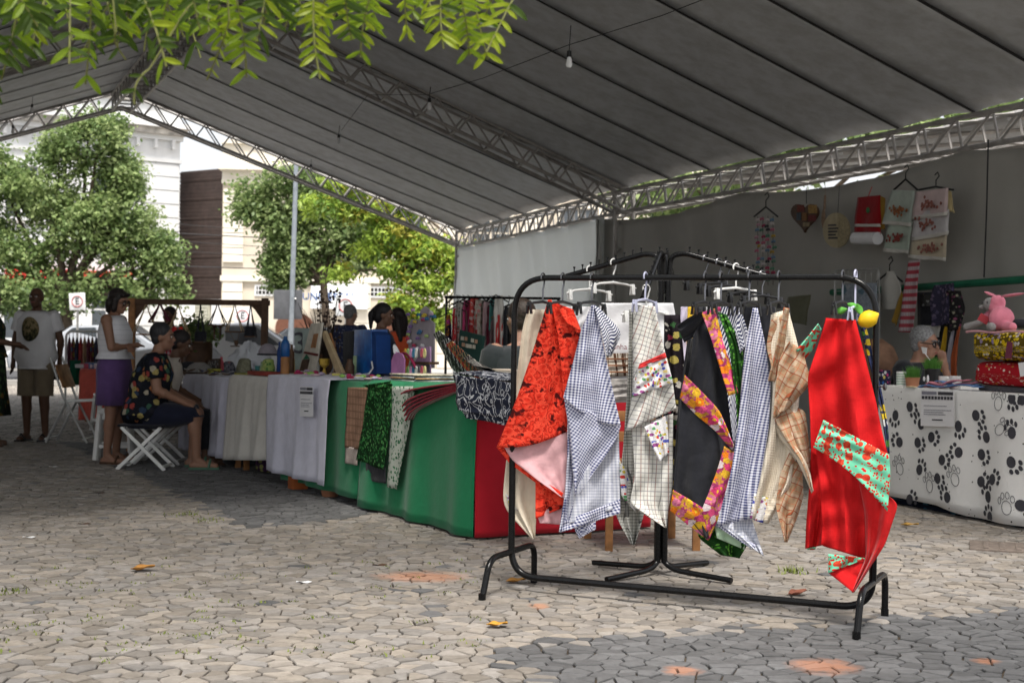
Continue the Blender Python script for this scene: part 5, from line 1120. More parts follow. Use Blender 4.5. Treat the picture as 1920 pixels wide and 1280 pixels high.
for k in range(26):
    q = rowp(TX[k], 705, rs_.uniform(.02, .45)); q.z = .80+.006*(k % 4); a = rs_.uniform(0, 3.1); L = rs_.uniform(.06, .12); d_ = V(math.cos(a), math.sin(a), rs_.uniform(-.1, .25)); b = B(); b.tube([q-d_*L/2+V(0, 0, .01), q+V(0, 0, .012), q+d_*L/2+V(0, 0, .02)], [.006, .009, .004], 6)
    o = b.build('hand_tool', (M['steel'], M['dark_wood'], colour('tool_blue', (.04, .06, .14)))[k % 3], None); tag(o, ordinal(k)+' piece from the left in the tool heap, '+('steel', 'dark wood', 'dark blue')[k % 3], 'tool', ('steel tools in the heap', 'wooden tools in the heap', 'blue tools in the heap')[k % 3])
# hat-like baskets / shoes heap near the seated woman
for k, (px, py) in enumerate(((352, 700), (372, 694))):
    q = rowp(px, py, .25); q.z = .80; b = B(); b.loft([(q, .13, .08), (q+V(0, 0, .02), .135, .085), (q+V(.01, 0, .07), .10, .06), (q+V(.01, 0, .10), .05, .03)], 16); tag(b.build('felt_slipper', (M['black_cloth'], fab('ash', (.20, .19, .18)))[k], None), ('black felt slipper on the far table corner', 'ash grey felt slipper next to the black one')[k], 'slipper')
# under the tables
for k, (s, n, r_, mt, lb) in enumerate(((2.95, .35, (.13, .13, .17), M['black_cloth'], 'dark bag on the ground under the white cloth'), (3.5, .3, (.24, .20, .17), M['black_cloth'], 'large black bag under the cream cloth'), (4.3, .25, (.17, .15, .12), floral('purple_bag', (.05, .02, .06), [(.2, .05, .2), (.3, .3, .1)], 20, .4), 'dark purple patterned bag under the cream cloth'), (5.0, .2, (.2, .16, .12), M['black_cloth'], 'black bundle under the lilac cloth'))):
    q = row(s, n, 0); b = B(); b.loft([(q, r_[0]*.95, r_[1]*.95, .4), (q+V(0, 0, r_[2]*.6), r_[0], r_[1], .5), (q+V(0, 0, r_[2]*1.5), r_[0]*.8, r_[1]*.7, .6), (q+V(0, 0, r_[2]*2), r_[0]*.3, r_[1]*.2, .6)], 16, 2.4); tag(b.build('ground_bag', mt, None, True, sub=1), lb, 'bag')
q = row(3.0, -.01, 0); b = B(); b.box(V(q.x, q.y, .075), (.12, .12, .15), RROW); tag(b.build('crate', colour('rust_orange', (.30, .08, .02)), None, True, .006), 'rust orange box on the ground at the front of the white cloth', 'box')
q = row(2.4, .02, 0); b = B(); b.lathe([(.05, .0), (.06, .01), (.075, .13), (.085, .14), (.07, .13), (.055, .02)], q, 16); tag(b.build('flower_pot', colour('terracotta', (.34, .15, .08)), None), 'terracotta pot on the ground beneath the white cloth', 'pot')

# ---- wooden frame with hanging scales and plant holders
Zs = 14.3; hs = thing('holder_stall', 'dark wooden frame with a beam carrying hanging holders', 'frame', tuple(P(375, 640, Zs)*V(1, 1, 0).length*0+V(P(375, 640, Zs).x, Zs, 0)))
def S(px, py, dz=0): return P(px, py, Zs+dz)
b = B(); b.beam(S(232, 565), S(506, 568), .05, .055); b.build('beam', M['dark_wood'], hs, False, .004)
for px in (497, 248):
    a = S(px, 559); b = B(); b.box(V(a.x, a.y, a.z/2), (.065, .065, a.z)); b.build('post', M['dark_wood'] if px > 400 else M['wood'], hs, False, .004)
    b = B(); s_ = -1 if px > 400 else 1; b.prism([a+V(s_*.03, 0, -.06), a+V(s_*.16, 0, -.06), a+V(s_*.10, 0, -.12), a+V(s_*.03, 0, -.22)], V(0, .03, 0)); b.build('bracket', M['dark_wood'], hs, False)
HOLD = [(274, 626, 24, 'wood', 0), (300, 603, 18, 'dark_wood', 1), (334, 627, 20, 'rope', 2), (376, 640, 8, 'dark_wood', 3), (408, 609, 16, 'dark_wood', 4), (440, 621, 15, 'dark_wood', 5), (470, 630, 9, 'dark_wood', 6)]
LB = ['rope hung wooden tray at the left of the beam', 'maroon macrame holder with thin shelf', 'beaded macrame holder with red candles', 'dark hanging box on a thick strap', 'small hanging tray with candle cups', 'triangular rope shelf near the right of the beam', 'dark wire basket beside the right post']
for px, py, w, mt, k in HOLD:
    th = thing('hanging_holder', LB[k], 'holder', tuple(S(px, 566)), 0, 'holders hanging from the beam'); b = B(); r_ = .006 if k != 1 else .011
    for sx in (-1, 1):
        for dy in (-.06, .06): b.tube([S(px, 566), S(px+sx*w*.2, lerp(566, py, .3)), S(px+sx*w, py)+V(0, dy, 0)], r_, 6)
    b.build('cord', M['rope'] if k in (0, 2, 5) else (colour('maroon2', (.09, .012, .025)) if k == 1 else M['black_cloth']), th)
    b = B(); b.box(S(px, py+1), (w*2.1*Zs/FPX, .16, .014)); b.build('shelf', M[mt] if mt != 'rope' else M['wood'], th, False, .002)
    if k == 2:
        for dx in (-7, 5): b = B(); a = S(px+dx, py-1); b.lathe([(.022, 0), (.03, .02), (.022, .06), (.012, .075)], a, 10); b.build('candle', M['red'], th)
    if k == 4:
        for dx in (-6, 5): b = B(); a = S(px+dx, py+1); b.lathe([(.008, -.14), (.008, -.03), (.03, 0)], a, 10); b.build('cup', M['dark_wood'], th)
    if k in (3, 6): b = B(); a = S(px, py); b.loft([(a, .05, .05), (a+V(0, 0, .05), .06, .06), (a+V(0, 0, .10), .055, .055)], 12, 3); b.build('basket', M['black_cloth'], th)
    if k == 5: b = B(); a = S(px+3, py+28); b.box(a, (.10, .1, .012)); b.tube([S(px-9, py), a], .003, 5); b.tube([S(px+9, py), a], .003, 5); b.lathe([(.02, .01), (.02, .06)], a, 10); b.build('lower_shelf', M['dark_wood'], th)
v_, f_, c_ = foliage([blob(365, 622, Zs+.5, 16, 10), blob(385, 626, Zs+.5, 14, 8)], 700, .035, GREEN, 21); pt = thing('potted_plant', 'leafy green pot plant behind the hanging frame', 'plant', tuple(V(S(372, 640).x, Zs+.5, 0)))
link('foliage', npmesh('foliage', v_, f_, M['leaf'], c_), pt); b = B(); q = P(372, 640, Zs+.5); b.lathe([(.12, 0), (.13, .02), (.15, q.z-.02), (.13, q.z)], V(q.x, q.y, 0), 14); b.build('pot', M['dark_wood'], pt)
# parked car behind
def car(label, px, Zc, col, rz=0):
    o_ = V(P(px, 640, Zc).x, Zc, 0); th = thing('parked_car', label, 'car', tuple(o_), rz); rm = Matrix.Rotation(rz, 3, 'Z')
    T = lambda v: rm @ Vector(v)+o_
    prof = [(-2.05, .35), (-2.1, .62), (-1.95, .86), (-1.15, .96), (-.55, 1.40), (.75, 1.44), (1.35, 1.02), (1.95, .92), (2.1, .62), (2.05, .32)]
    secs = []
    b = B(); n = len(prof)
    for y, w in ((-.84, .0), (-.80, 1), (.80, 1), (.84, 0)):
        pass
    rings = []
    for y, k in ((-.83, .97), (-.72, 1.0), (.72, 1.0), (.83, .97)): rings.append([T((x*(k), y*(1 if z < 1.0 else .86), .35+(z-.35)*k)) for x, z in prof])
    vs_ = [v for g in rings for v in g]; fs = [(i*n+j, i*n+(j+1) % n, (i+1)*n+(j+1) % n, (i+1)*n+j) for i in range(3) for j in range(n)]+[tuple(range(n)), tuple(range(4*n-1, 3*n-1, -1))]
    b.add(vs_, fs); b.build('body', plain('car_paint_'+label[:5], col, .25, .04, 3, spec=.6), th, True, .03)
    for y in (-.80, .80):
        b = B(); s_ = 1 if y > 0 else -1; b.prism([T((x, y*.885+s_*.02, z)) for x, z in ((-1.0, .99), (-.5, 1.34), (.05, 1.36), (.05, 1.0))], rm @ V(0, s_*.01, 0)); b.prism([T((x, y*.885+s_*.02, z)) for x, z in ((.12, 1.0), (.12, 1.36), (.68, 1.37), (1.15, 1.02))], rm @ V(0, s_*.01, 0)); b.build('side_window', M['glass'], th, False)
        for x in (-1.3, 1.3):
            m4 = rm @ Matrix.Rotation(PI/2, 3, 'X'); b = B(); b.lathe([(.2, -.1), (.31, -.09), (.32, 0), (.31, .09), (.2, .1)], T((x, y*.93, .32)), 20, m4); w_ = b.build('wheel', M['rubber'], th); b = B(); b.lathe([(.05, -.11), (.2, -.105), (.2, .105), (.05, .11)], T((x, y*.93, .32)), 16, m4); b.build('rim', M['steel'], w_)
    for x0, z0, x1, z1 in ((-1.13, 1.0, -.60, 1.38), (1.34, 1.05, .80, 1.42)):
        b = B(); o2 = V(-.012 if x0 < 0 else .012, 0, .008); b.add([T((x0, -.62, z0)+o2 if False else V(x0, -.62, z0)+o2), T(V(x0, .62, z0)+o2), T(V(x1, .55, z1)+o2), T(V(x1, -.55, z1)+o2)], [(0, 1, 2, 3)]); b.build('windscreen', M['glass'], th, False, solid=.006)
    for y in (-.6, .6):
        b = B(); b.ell(T((-2.06, y, .68)), (.06, .16, .08), rm, 10, 6); b.build('headlight', M['bulb'], th); b = B(); b.ell(T((2.06, y, .72)), (.05, .14, .09), rm, 10, 6); b.build('tail_light', M['red'], th)
car('white hatchback parked behind the hanging frame', 415, 27.5, (.72, .73, .75), R(8)); car('silver car parked further left beyond the seated people', 190, 35.2, (.30, .32, .35), R(2)); car('dark grey car parked beyond the dry branches', 590, 35, (.03, .035, .04), R(-3))
# ---- garment rail by the translucent wall
Zg = 13.2; gq = lambda px, py, dz=0: P(px, py, Zg+dz)
gr = thing('garment_rail', 'low rail with mixed garments before the translucent wall', 'clothes rail', tuple(V(gq(920, 640).x, Zg, 0))); b = B(); zt_ = gq(920, 558).z
b.tube([V(gq(832, 640).x, Zg, zt_), V(gq(1050, 640).x, Zg, zt_)], .012, 8); b.build('bar', M['black_metal'], gr)
for px in (836, 1046): b = B(); x = gq(px, 640).x; b.tube([(x, Zg, zt_), (x, Zg, .02)], .012, 8); b.box((x, Zg, .015), (.04, .5, .03)); b.build('upright', M['black_metal'], gr)
GM = [(836, 846, 590, 642, floral('aztec', (.50, .22, .05), [(.55, .08, .30), (.03, .03, .08), (.6, .4, .1)], 14, .5), 'orange and purple zigzag dress at the left end of the far rail'), (848, 862, 578, 640, fab('scarlet', (.55, .02, .03)), 'scarlet top next to the zigzag dress'), (853, 866, 568, 650, floral('ditsy', (.5, .48, .45), [(.1, .15, .1), (.4, .1, .1)], 40, .4), 'pale ditsy print scarf on the far rail'), (858, 876, 566, 650, M['linen'], 'long pale grey scarf on the far rail'), (868, 884, 562, 625, fab('hot_pink', (.62, .08, .22)), 'hot pink top on the far rail'), (880, 900, 560, 640, floral('redwhite', (.5, .08, .07), [(.6, .5, .48), (.45, .04, .05)], 26, .42), 'red and white print dress on the far rail'), (890, 915, 562, 650, floral('taupe', (.42, .38, .33), [(.3, .25, .2), (.5, .2, .2)], 22, .42), 'taupe print blouse on the far rail'), (905, 928, 566, 668, fab('dusty_rose', (.44, .30, .32)), 'dusty rose dress on the far rail'), (912, 930, 575, 690, fab('wine', (.12, .012, .03)), 'wine red dress on the far rail'), (918, 942, 557, 620, fab('teal', (.10, .34, .32)), 'teal top on the far rail'), (926, 945, 560, 690, M['linen'], 'grey white skirt under the teal top'), (930, 948, 590, 665, fab('scarlet2', (.50, .03, .03)), 'scarlet and ochre top on a wooden hanger'), (944, 962, 575, 690, M['black_cloth'], 'black coat on the far rail'), (955, 975, 570, 690, fab('umber', (.06, .045, .04)), 'dark brown coat at the right of the far rail')]
for k, (x0, x1, y0, y1, mt, lb) in enumerate(GM):
    o = cloth('garment', None, [(x0+2, y0), (x0, y0+18), (x0-1, y1)], [(x1-2, y0), (x1, y0+18), (x1+1, y1)], mt, 0, amp=.03, k=1.6, depth=Zg+.03*(k % 5)-.06, seed=k+200, nu=12, nv=20, sc=Zg/FPX, slant=.12); tag(o, lb, 'garment', 'garments on the far rail')
    b = B(); c = gq((x0+x1)/2, y0); top = V(c.x, c.y, zt_); b.tube([top+V(0, 0, .02), top+V(.015, 0, .015), V(c.x, c.y, c.z+.02)], .004, 5); b.tube([V(c.x-.09, c.y, c.z-.03), V(c.x, c.y, c.z+.02), V(c.x+.09, c.y, c.z-.03)], .007, 6); b.build('hanger_wire', M['rope'] if k == 11 else M['black_plastic'], o)

# ---- far left: red clothed stall, small clothes rail, chairs, stool
Zf = 19.0
def ftable(label, x0, x1, ytop, mat, lb2):
    a, c = P(x0, ytop, Zf), P(x1, ytop, Zf); th = thing('trestle_table', label, 'table', (a.x, Zf, 0)); b = B(); b.box(((a.x+c.x)/2, Zf+.4, a.z-.015), (c.x-a.x, .7, .03)); b.build('tabletop', M['wood'], th, False)
    for x in (a.x+.06, c.x-.06):
        for y in (Zf+.12, Zf+.68): b = B(); b.box((x, y, (a.z-.03)/2), (.04, .04, a.z-.03)); b.build('leg', M['wood'], th, False)
    def fn(u, v):
        x = lerp(a.x, c.x, u); l = v*(.75+a.z)
        if l < .75: return V(x, Zf+.75-l, a.z+.004)
        dn = (l-.75)/a.z; return V(x, Zf-.02-.03*dn*(1+math.sin(u*30)), max(.03, a.z-(l-.75)))
    b = B(); b.grid(fn, 40, 24); tag(b.build('tablecloth', mat, None, True, solid=.003, fix=False), lb2, 'tablecloth')
ftable('table under the coral red cloth at the far left', 150, 232, 692, fab('coral_cloth', (.62, .13, .10)), 'coral red cloth on the far left table')
rs_ = random.Random(31)
for k in range(9):
    p = P(156+k*8, 690, Zf+.25); b = B(); b.box((p.x, p.y, p.z+.03), (.13, .2, .05+.02*(k % 3)), (0, 0, rs_.uniform(-.3, .3))); o = b.build('folded_cloth', fab('fold%d' % (k % 4), ((.6, .6, .62), (.5, .1, .15), (.1, .15, .3), (.62, .52, .55))[k % 4]), None, True, .01); tag(o, ordinal(k)+' small folded cloth from the left on the coral red table', 'cloth', 'folded cloths on the coral table')
rl = thing('clothes_rail', 'white clothes rail with small garments at the far left', 'clothes rail', (P(165, 640, 20.5).x, 20.5, 0)); b = B(); a, c = P(124, 621, 20.5), P(196, 621, 20.5); b.tube(bend([V(a.x, 20.5, .0), a, c, V(c.x, 20.5, 0)], .1), .018, 8); b.build('frame', M['white_plastic'], rl)
for k in range(9):
    x = 130+k*7.2; mt = [fab('plum', (.14, .03, .06)), floral('mixprint', (.3, .1, .1), [(.5, .4, .1), (.1, .2, .3)], 12, .45), fab('indigo', (.04, .05, .10)), fab('brick', (.42, .05, .05)), fab('tan', (.45, .30, .18))][k % 5]
    o = cloth('garment', None, [(x-1, 632), (x-4, 640), (x-4, 690-4*(k % 3))], [(x+1, 632), (x+4, 640), (x+4, 690-4*(k % 3))], mt, 0, amp=.02, depth=20.5, nu=6, nv=12, sc=20.5/FPX, seed=k+300, slant=.1); tag(o, ('first', 'second', 'third', 'fourth', 'fifth', 'sixth', 'seventh', 'eighth', 'ninth')[k]+' small garment from the left on the white far left rail', 'garment', 'garments on the white far rail')
    b = B(); p = P(x, 632, 20.5); b.tube([p+V(0, 0, -.01), V(p.x, p.y, a.z+.02)], .006, 5); b.build('hanger_hook', M['white_plastic'], o)
o = cloth('cloth', None, [(131, 675), (131, 722)], [(152, 675), (150, 722)], fab('bottle_green_cloth', (.01, .09, .05)), 0, depth=19.6, nu=8, nv=8, sc=19.6/FPX, amp=.01); tag(o, 'dark green cloth hanging below the far left rail', 'cloth')
# white plastic stool
def stool(label, c, h, w, mat, rz):
    th = thing('plastic_stool', label, 'stool', tuple(c), rz); b = B(); m = Matrix.Rotation(rz, 3, 'Z'); T = lambda x, y, z: m @ V(x, y, z)+c
    b.box(T(0, 0, h-.018), (w, w, .036), m); b.build('seat', mat, th, True, .012)
    for sx in (-1, 1):
        for sy in (-1, 1): b = B(); b.beam(T(sx*w*.43, sy*w*.43, h-.04), T(sx*w*.54, sy*w*.54, 0), .05, .035); b.build('leg', mat, th, True, .006)
    for (ax, ay, bx_, by) in ((-1, -1, 1, -1), (1, -1, 1, 1), (1, 1, -1, 1), (-1, 1, -1, -1)): b = B(); b.beam(T(ax*.51*w, ay*.51*w, .13), T(bx_*.51*w, by*.51*w, .13), .02, .035); b.beam(T(ax*.44*w, ay*.44*w, h-.065), T(bx_*.44*w, by*.44*w, h-.065), .02, .06); b.build('stretcher', mat, th, True, .004)
sq = G(183, 866); stool('white moulded plastic stool beside the standing woman', V(sq.x+.05, 13.35, 0), .47, .30, M['white_plastic'], R(12))
b = B()
# folding chair, metal and wood, seen from the side
fc = G(128, 830); fo = V(-4.75, 15.2, 0); th = thing('folding_chair', 'light metal folding chair with brown back beside the man', 'chair', tuple(fo), 0)
for sy in (-.2, .2):
    b = B(); b.tube(bend([fo+V(-.12, sy, .92), fo+V(.02, sy, .52), fo+V(.28, sy, .02)], .03), .013, 8); b.build('back_leg', M['steel'], th); b = B(); b.tube([fo+V(.06, sy*.9, .46), fo+V(-.16, sy*.9, .02)], .013, 8); b.build('front_leg', M['steel'], th)
b = B(); b.box(fo+V(.17, 0, .46), (.38, .40, .02), (0, R(-3), 0)); b.build('seat', M['white_plastic'], th, True, .006); b = B(); b.box(fo+V(-.02, 0, .72), (.02, .40, .26), (0, R(-20), 0)); b.build('backrest', M['wood'], th, True, .006)
for s_ in (-.16, .24): b = B(); b.tube([fo+V(s_, -.2, .06), fo+V(s_, .2, .06)], .011, 8); b.build('stretcher', M['steel'], th)
q = V(-4.9, 17.3, 0); stool('white plastic stool in the shade behind the man', q, .45, .3, M['white_plastic'], R(30))
b = B(); b.box(q+V(.35, .1, .22), (.34, .3, .44), (0, 0, .2)); tag(b.build('crate', M['black_plastic'], None, True, .01), 'black crate standing behind the man in white', 'crate')
q = V(-4.7, 17.6, 0); b = B(); b.loft([(q+V(0, 0, 0), .2, .16), (q+V(0, 0, .3), .22, .18), (q+V(.02, 0, .55), .2, .15), (q+V(.02, 0, .72), .09, .07)], 16, 2.5); tag(b.build('ground_bag', fab('pink_beige', (.45, .33, .31)), None, True, sub=1), 'pinkish beige bundle heaped behind the folding chair', 'bundle')
# wooden chair behind the aprons
cq = V(.80, 8.15, 0); th = thing('wooden_chair', 'brown wooden chair mostly hidden behind the hanging aprons', 'chair', tuple(cq), 0)
for x, y, hh in ((.55, 7.86, .44), (1.04, 7.92, .44), (.46, 8.36, .86), (.96, 8.42, .86)): b = B(); b.box((x, y, hh/2), (.042, .042, hh)); b.build('leg', M['wood'], th, True, .004)
b = B(); b.box((.75, 8.14, .455), (.54, .56, .03), (0, 0, .1)); b.build('seat', M['wood'], th, True, .006)
for z in (.6, .72, .84): b = B(); b.beam((.46, 8.36, z), (.96, 8.42, z), .02, .06); b.build('slat', M['wood'], th, True, .003)
for (a_, c_) in (((.55, 7.86), (.46, 8.36)), ((1.04, 7.92), (.96, 8.42))): b = B(); b.beam((*a_, .2), (*c_, .2), .02, .03); b.build('stretcher', M['wood'], th)
# ================================================================== PEOPLE
SKIN = {}
def skin(c):
    k = tuple(c)
    if k not in SKIN:
        t = NT('skin_%d' % len(SKIN), .5, .35); t.base(t.ramp(t.noise(t.obj(), 12, 3), [(.3, [q*.9 for q in c]), (.7, [min(1, q*1.08) for q in c])])); t.b.inputs['Subsurface Weight'].default_value = .08; t.b.inputs['Subsurface Radius'].default_value = (.02, .008, .004); SKIN[k] = t.m
    return SKIN[k]
def remeshed(b, name, vox=.011, smooth=3):
    me = bpy.data.meshes.new(name); me.from_pydata(b.v, [], b.f); bm = bmesh.new(); bm.from_mesh(me); bmesh.ops.recalc_face_normals(bm, faces=bm.faces); bm.to_mesh(me); bm.free()
    o = bpy.data.objects.new('tmp', me); COL.objects.link(o); m = o.modifiers.new('r', 'REMESH'); m.mode = 'VOXEL'; m.voxel_size = vox
    s_ = o.modifiers.new('s', 'SMOOTH'); s_.iterations = smooth; s_.factor = .5
    dg = bpy.context.evaluated_depsgraph_get(); out = bpy.data.meshes.new_from_object(o.evaluated_get(dg)); bpy.data.objects.remove(o); out.name = name; out.shade_smooth(); return out
HAIRM = {}
def hairmat(c):
    k = tuple(c)
    if k not in HAIRM:
        t = NT('hair_%d' % len(HAIRM), .5, .3); n = t.noise(t.uv(1, src='Object'), 70, 3); t.base(t.ramp(n, [(.35, [q*.6 for q in c]), (.65, [min(1, q*1.4) for q in c])])); t.bump(n, .5, .01); HAIRM[k] = t.m
    return HAIRM[k]
STD = dict(pel=(0, 0, .93), wai=(0, 0, 1.08), che=(0, .005, 1.27), nek=(0, -.012, 1.45), hed=(0, .02, 1.585),
           sR=(.175, -.01, 1.395), eR=(.215, -.03, 1.12), wR=(.225, .02, .88), sL=(-.175, -.01, 1.395), eL=(-.215, -.03, 1.12), wL=(-.225, .02, .88),
           hR=(.09, 0, .90), kR=(.10, .015, .49), aR=(.105, -.02, .085), tR=(.125, .15, .03), hL=(-.09, 0, .90), kL=(-.10, .015, .49), aL=(-.105, -.02, .085), tL=(-.125, .15, .03))
def person(label, loc, rz, Hh, sk, pose={}, fat=1.0, female=False, head=(0, 0, 0), hair=None, cloth_=(), face=True, shoes=None, glasses=False, legs=True):
    """one continuous skin body; hair, face details and clothes as children.  Local frame: faces +Y"""
    J = {k: Vector(v) for k, v in STD.items()}; J.update({k: Vector(v) for k, v in pose.items()}); k_ = Hh/1.70
    loc = Vector(loc); th = thing('person', label, 'person', tuple(loc), rz); rot = Matrix.Rotation(rz, 3, 'Z')
    W = lambda v: rot @ (Vector(v)*k_)+loc
    b = B(); hw = .155*fat if female else .15*fat; sw = .145 if female else .165
    def torso(inf, z0=None, top=True):
        pl, wa, ch, nk = J['pel'], J['wai'], J['che'], J['nek']; sh = (J['sL']+J['sR'])/2; ax = (J['sR']-J['sL']); yaw = math.atan2(ax.y, ax.x)
        S = [(pl+V(0, 0, -.10), hw*.75, .095*fat, 0), (pl, hw+.01, .125*fat, 0), (lerp(pl, wa, .6), hw-.005, .115*fat, yaw*.3), (wa, (.125 if female else .14)*fat, .10*fat, yaw*.5), (lerp(wa, ch, .6), .145*fat, .112*fat, yaw*.8), (ch, .155*fat**.5, .118*fat**.7, yaw), (lerp(ch, sh, .75), sw*fat**.3, .095, yaw), (sh+V(0, 0, .01), sw*.86, .07, yaw), (lerp(sh, nk, .7)+V(0, 0, .02), .075, .058, yaw)]
        return [(c, a+inf, d_+inf, r_) for c, a, d_, r_ in S]
    b.loft(torso(0), 20, 2.3)
    hd = J['hed']; HR = Euler(head).to_matrix(); Hp = lambda x, y, z: hd+HR @ V(x, y, z)
    b.cap(J['nek']+V(0, 0, -.05), .056, hd+HR @ V(0, -.02, -.05), .052)
    b.ell(Hp(0, -.008, .025), (.074, .094, .092), HR, 16, 12); b.ell(Hp(0, .022, -.045), (.056, .066, .068), HR, 14, 10); b.ell(Hp(0, .055, -.088), (.028, .026, .022), HR)
    b.cap(Hp(0, .082, .022), .008, Hp(0, .104, -.022), .0125); b.ell(Hp(0, .072, .035), (.05, .02, .012), HR); b.ell(Hp(0, .082, -.058), (.024, .014, .013), HR)
    for s_ in (-1, 1): b.ell(Hp(s_*.076, -.005, -.005), (.010, .018, .03), HR, 8, 6); b.ell(Hp(s_*.036, .066, -.018), (.024, .018, .02), HR, 8, 6)
    for s_ in 'LR':
        S, E, Wr = J['s'+s_], J['e'+s_], J['w'+s_]; b.ell(S, .058*fat**.3, nu=12, nv=8); b.cap(S, .05*fat**.6, E, .038*fat**.4); b.cap(E, .039*fat**.4, Wr, .026); b.ell(lerp(E, Wr, .25), .041*fat**.4)
        d_ = (Wr-E).normalized(); sd = d_.cross(V(0, 0, 1)) if abs(d_.z) < .85 else V(0, 1, 0); sd = (sd-d_*sd.dot(d_)).normalized(); nr = d_.cross(sd); pc = Wr+d_*.05
        b.cap(Wr, .025, pc+d_*.02, .03); b.ell(pc, (.017, .036, .045), Matrix((nr, sd, d_)).transposed())
        sg = 1 if s_ == 'R' else -1
        for f in range(4):
            o_ = sd*((f-1.5)*.019); L = (.062, .075, .07, .055)[f]; kn = pc+d_*.035+o_; m_ = kn+d_*L*.55+nr*.006; b.cap(kn, .0085, m_, .008, 8); b.cap(m_, .008, m_+(d_*.8+nr*.5).normalized()*L*.5, .007, 8)
        tb = Wr+d_*.025+sd*.028*(-1); m_ = tb+(d_*.7-sd*.7)*.035; b.cap(tb, .011, m_, .010, 8); b.cap(m_, .010, m_+(d_*.95-sd*.2)*.03, .008, 8)
        if legs:
            Hq, Kq, Aq, Tq = J['h'+s_], J['k'+s_], J['a'+s_], J['t'+s_]; b.cap(Hq, .088*fat**.7, Kq, .056*fat**.4); b.cap(Kq, .055*fat**.4, Aq, .036); b.ell(lerp(Kq, Aq, .28)+(-(Tq-Aq)).normalized()*.012, (.052*fat**.3, .052*fat**.3, .11), (Aq-Kq).to_track_quat('Z', 'Y').to_matrix())
            fd = (Tq-Aq); fd.z = 0; fd.normalize(); hl = V(Aq.x, Aq.y, .035 if Aq.z < .2 else Aq.z-.05)-fd*.03; b.cap(hl, .036, V(Tq.x, Tq.y, Tq.z), .03); b.cap(Aq, .036, lerp(hl, Tq, .45)+V(0, 0, .02), .032)
    b.v = [tuple(W(v)) for v in b.v]; me = remeshed(b, 'body', .0095*k_, 2); me.materials.append(skin(sk)); link('body', me, th)
    def part(nm, bb, mat, **kw): bb.v = [tuple(W(v)) for v in bb.v]; return bb.build(nm, mat, th, **kw)
    if face:
        for s_ in (-1, 1):
            bb = B(); bb.ell(Hp(s_*.032, .083, .006), (.014, .008, .008), HR, 10, 6); part('eye', bb, colour('eye_white', (.6, .58, .55))); bb = B(); bb.ell(Hp(s_*.032, .089, .006), (.006, .004, .006), HR, 8, 6); part('iris', bb, M['ink'])
            bb = B(); bb.tube([Hp(s_*.012, .094, .026), Hp(s_*.034, .092, .032), Hp(s_*.054, .078, .024)], .0045, 6); part('eyebrow', bb, hairmat(hair[0] if hair else (.03, .02, .015)))
        bb = B(); bb.ell(Hp(0, .093, -.056), (.024, .006, .006), HR, 10, 6); part('lips', bb, colour('lips', (.28, .09, .08)))
    if hair:
        c, style = hair; bb = B()
        bb.ell(Hp(0, -.022, .048), (.086, .096, .090), HR, 20, 14)
        if style != 'short': bb.ell(Hp(0, -.05, -.005), (.082, .06, .095), HR, 16, 12)
        else: bb.ell(Hp(0, -.045, .0), (.078, .058, .075), HR, 16, 12)
        if style == 'bob':
            for s_ in (-1, 1): bb.cap(Hp(s_*.066, .0, .03), .035, Hp(s_*.066, .006, -.075), .03)
            bb.cap(Hp(-.05, -.06, -.02), .05, Hp(-.03, -.065, -.09), .04); bb.cap(Hp(.05, -.06, -.02), .05, Hp(.03, -.065, -.09), .04); bb.cap(Hp(-.045, .062, .085), .022, Hp(.05, .066, .08), .02)
        if style == 'long':
            for x in (-.05, 0, .05): bb.cap(Hp(x, -.06, 0), .05, Hp(x*1.2, -.085, -.26), .035)
            for s_ in (-1, 1): bb.cap(Hp(s_*.068, .0, .03), .03, Hp(s_*.07, -.02, -.16), .025)
        if style == 'tail': bb.cap(Hp(0, -.10, .06), .03, Hp(0, -.14, .0), .035); bb.cap(Hp(0, -.14, .0), .035, Hp(0, -.13, -.14), .018)
        bb.v = [tuple(W(v)) for v in bb.v]; me = remeshed(bb, 'hair', .009*k_, 2); me.materials.append(hairmat(c)); o = link('hair', me, th)
    if glasses:
        bb = B()
        for s_ in (-1, 1): bb.tube([Hp(s_*.034+.024*math.cos(a), .100-.010*abs(math.cos(a)), .002+.020*math.sin(a)) for a in [2*PI*i/16 for i in range(16)]], .0045, 6, closed=True); bb.tube([Hp(s_*.058, .092, .006), Hp(s_*.080, .0, .01)], .0035, 6)
        bb.tube([Hp(-.011, .104, .006), Hp(.011, .104, .006)], .004, 6); part('glasses', bb, M['black_plastic'])
    nzc = smoothnoise(len(label))
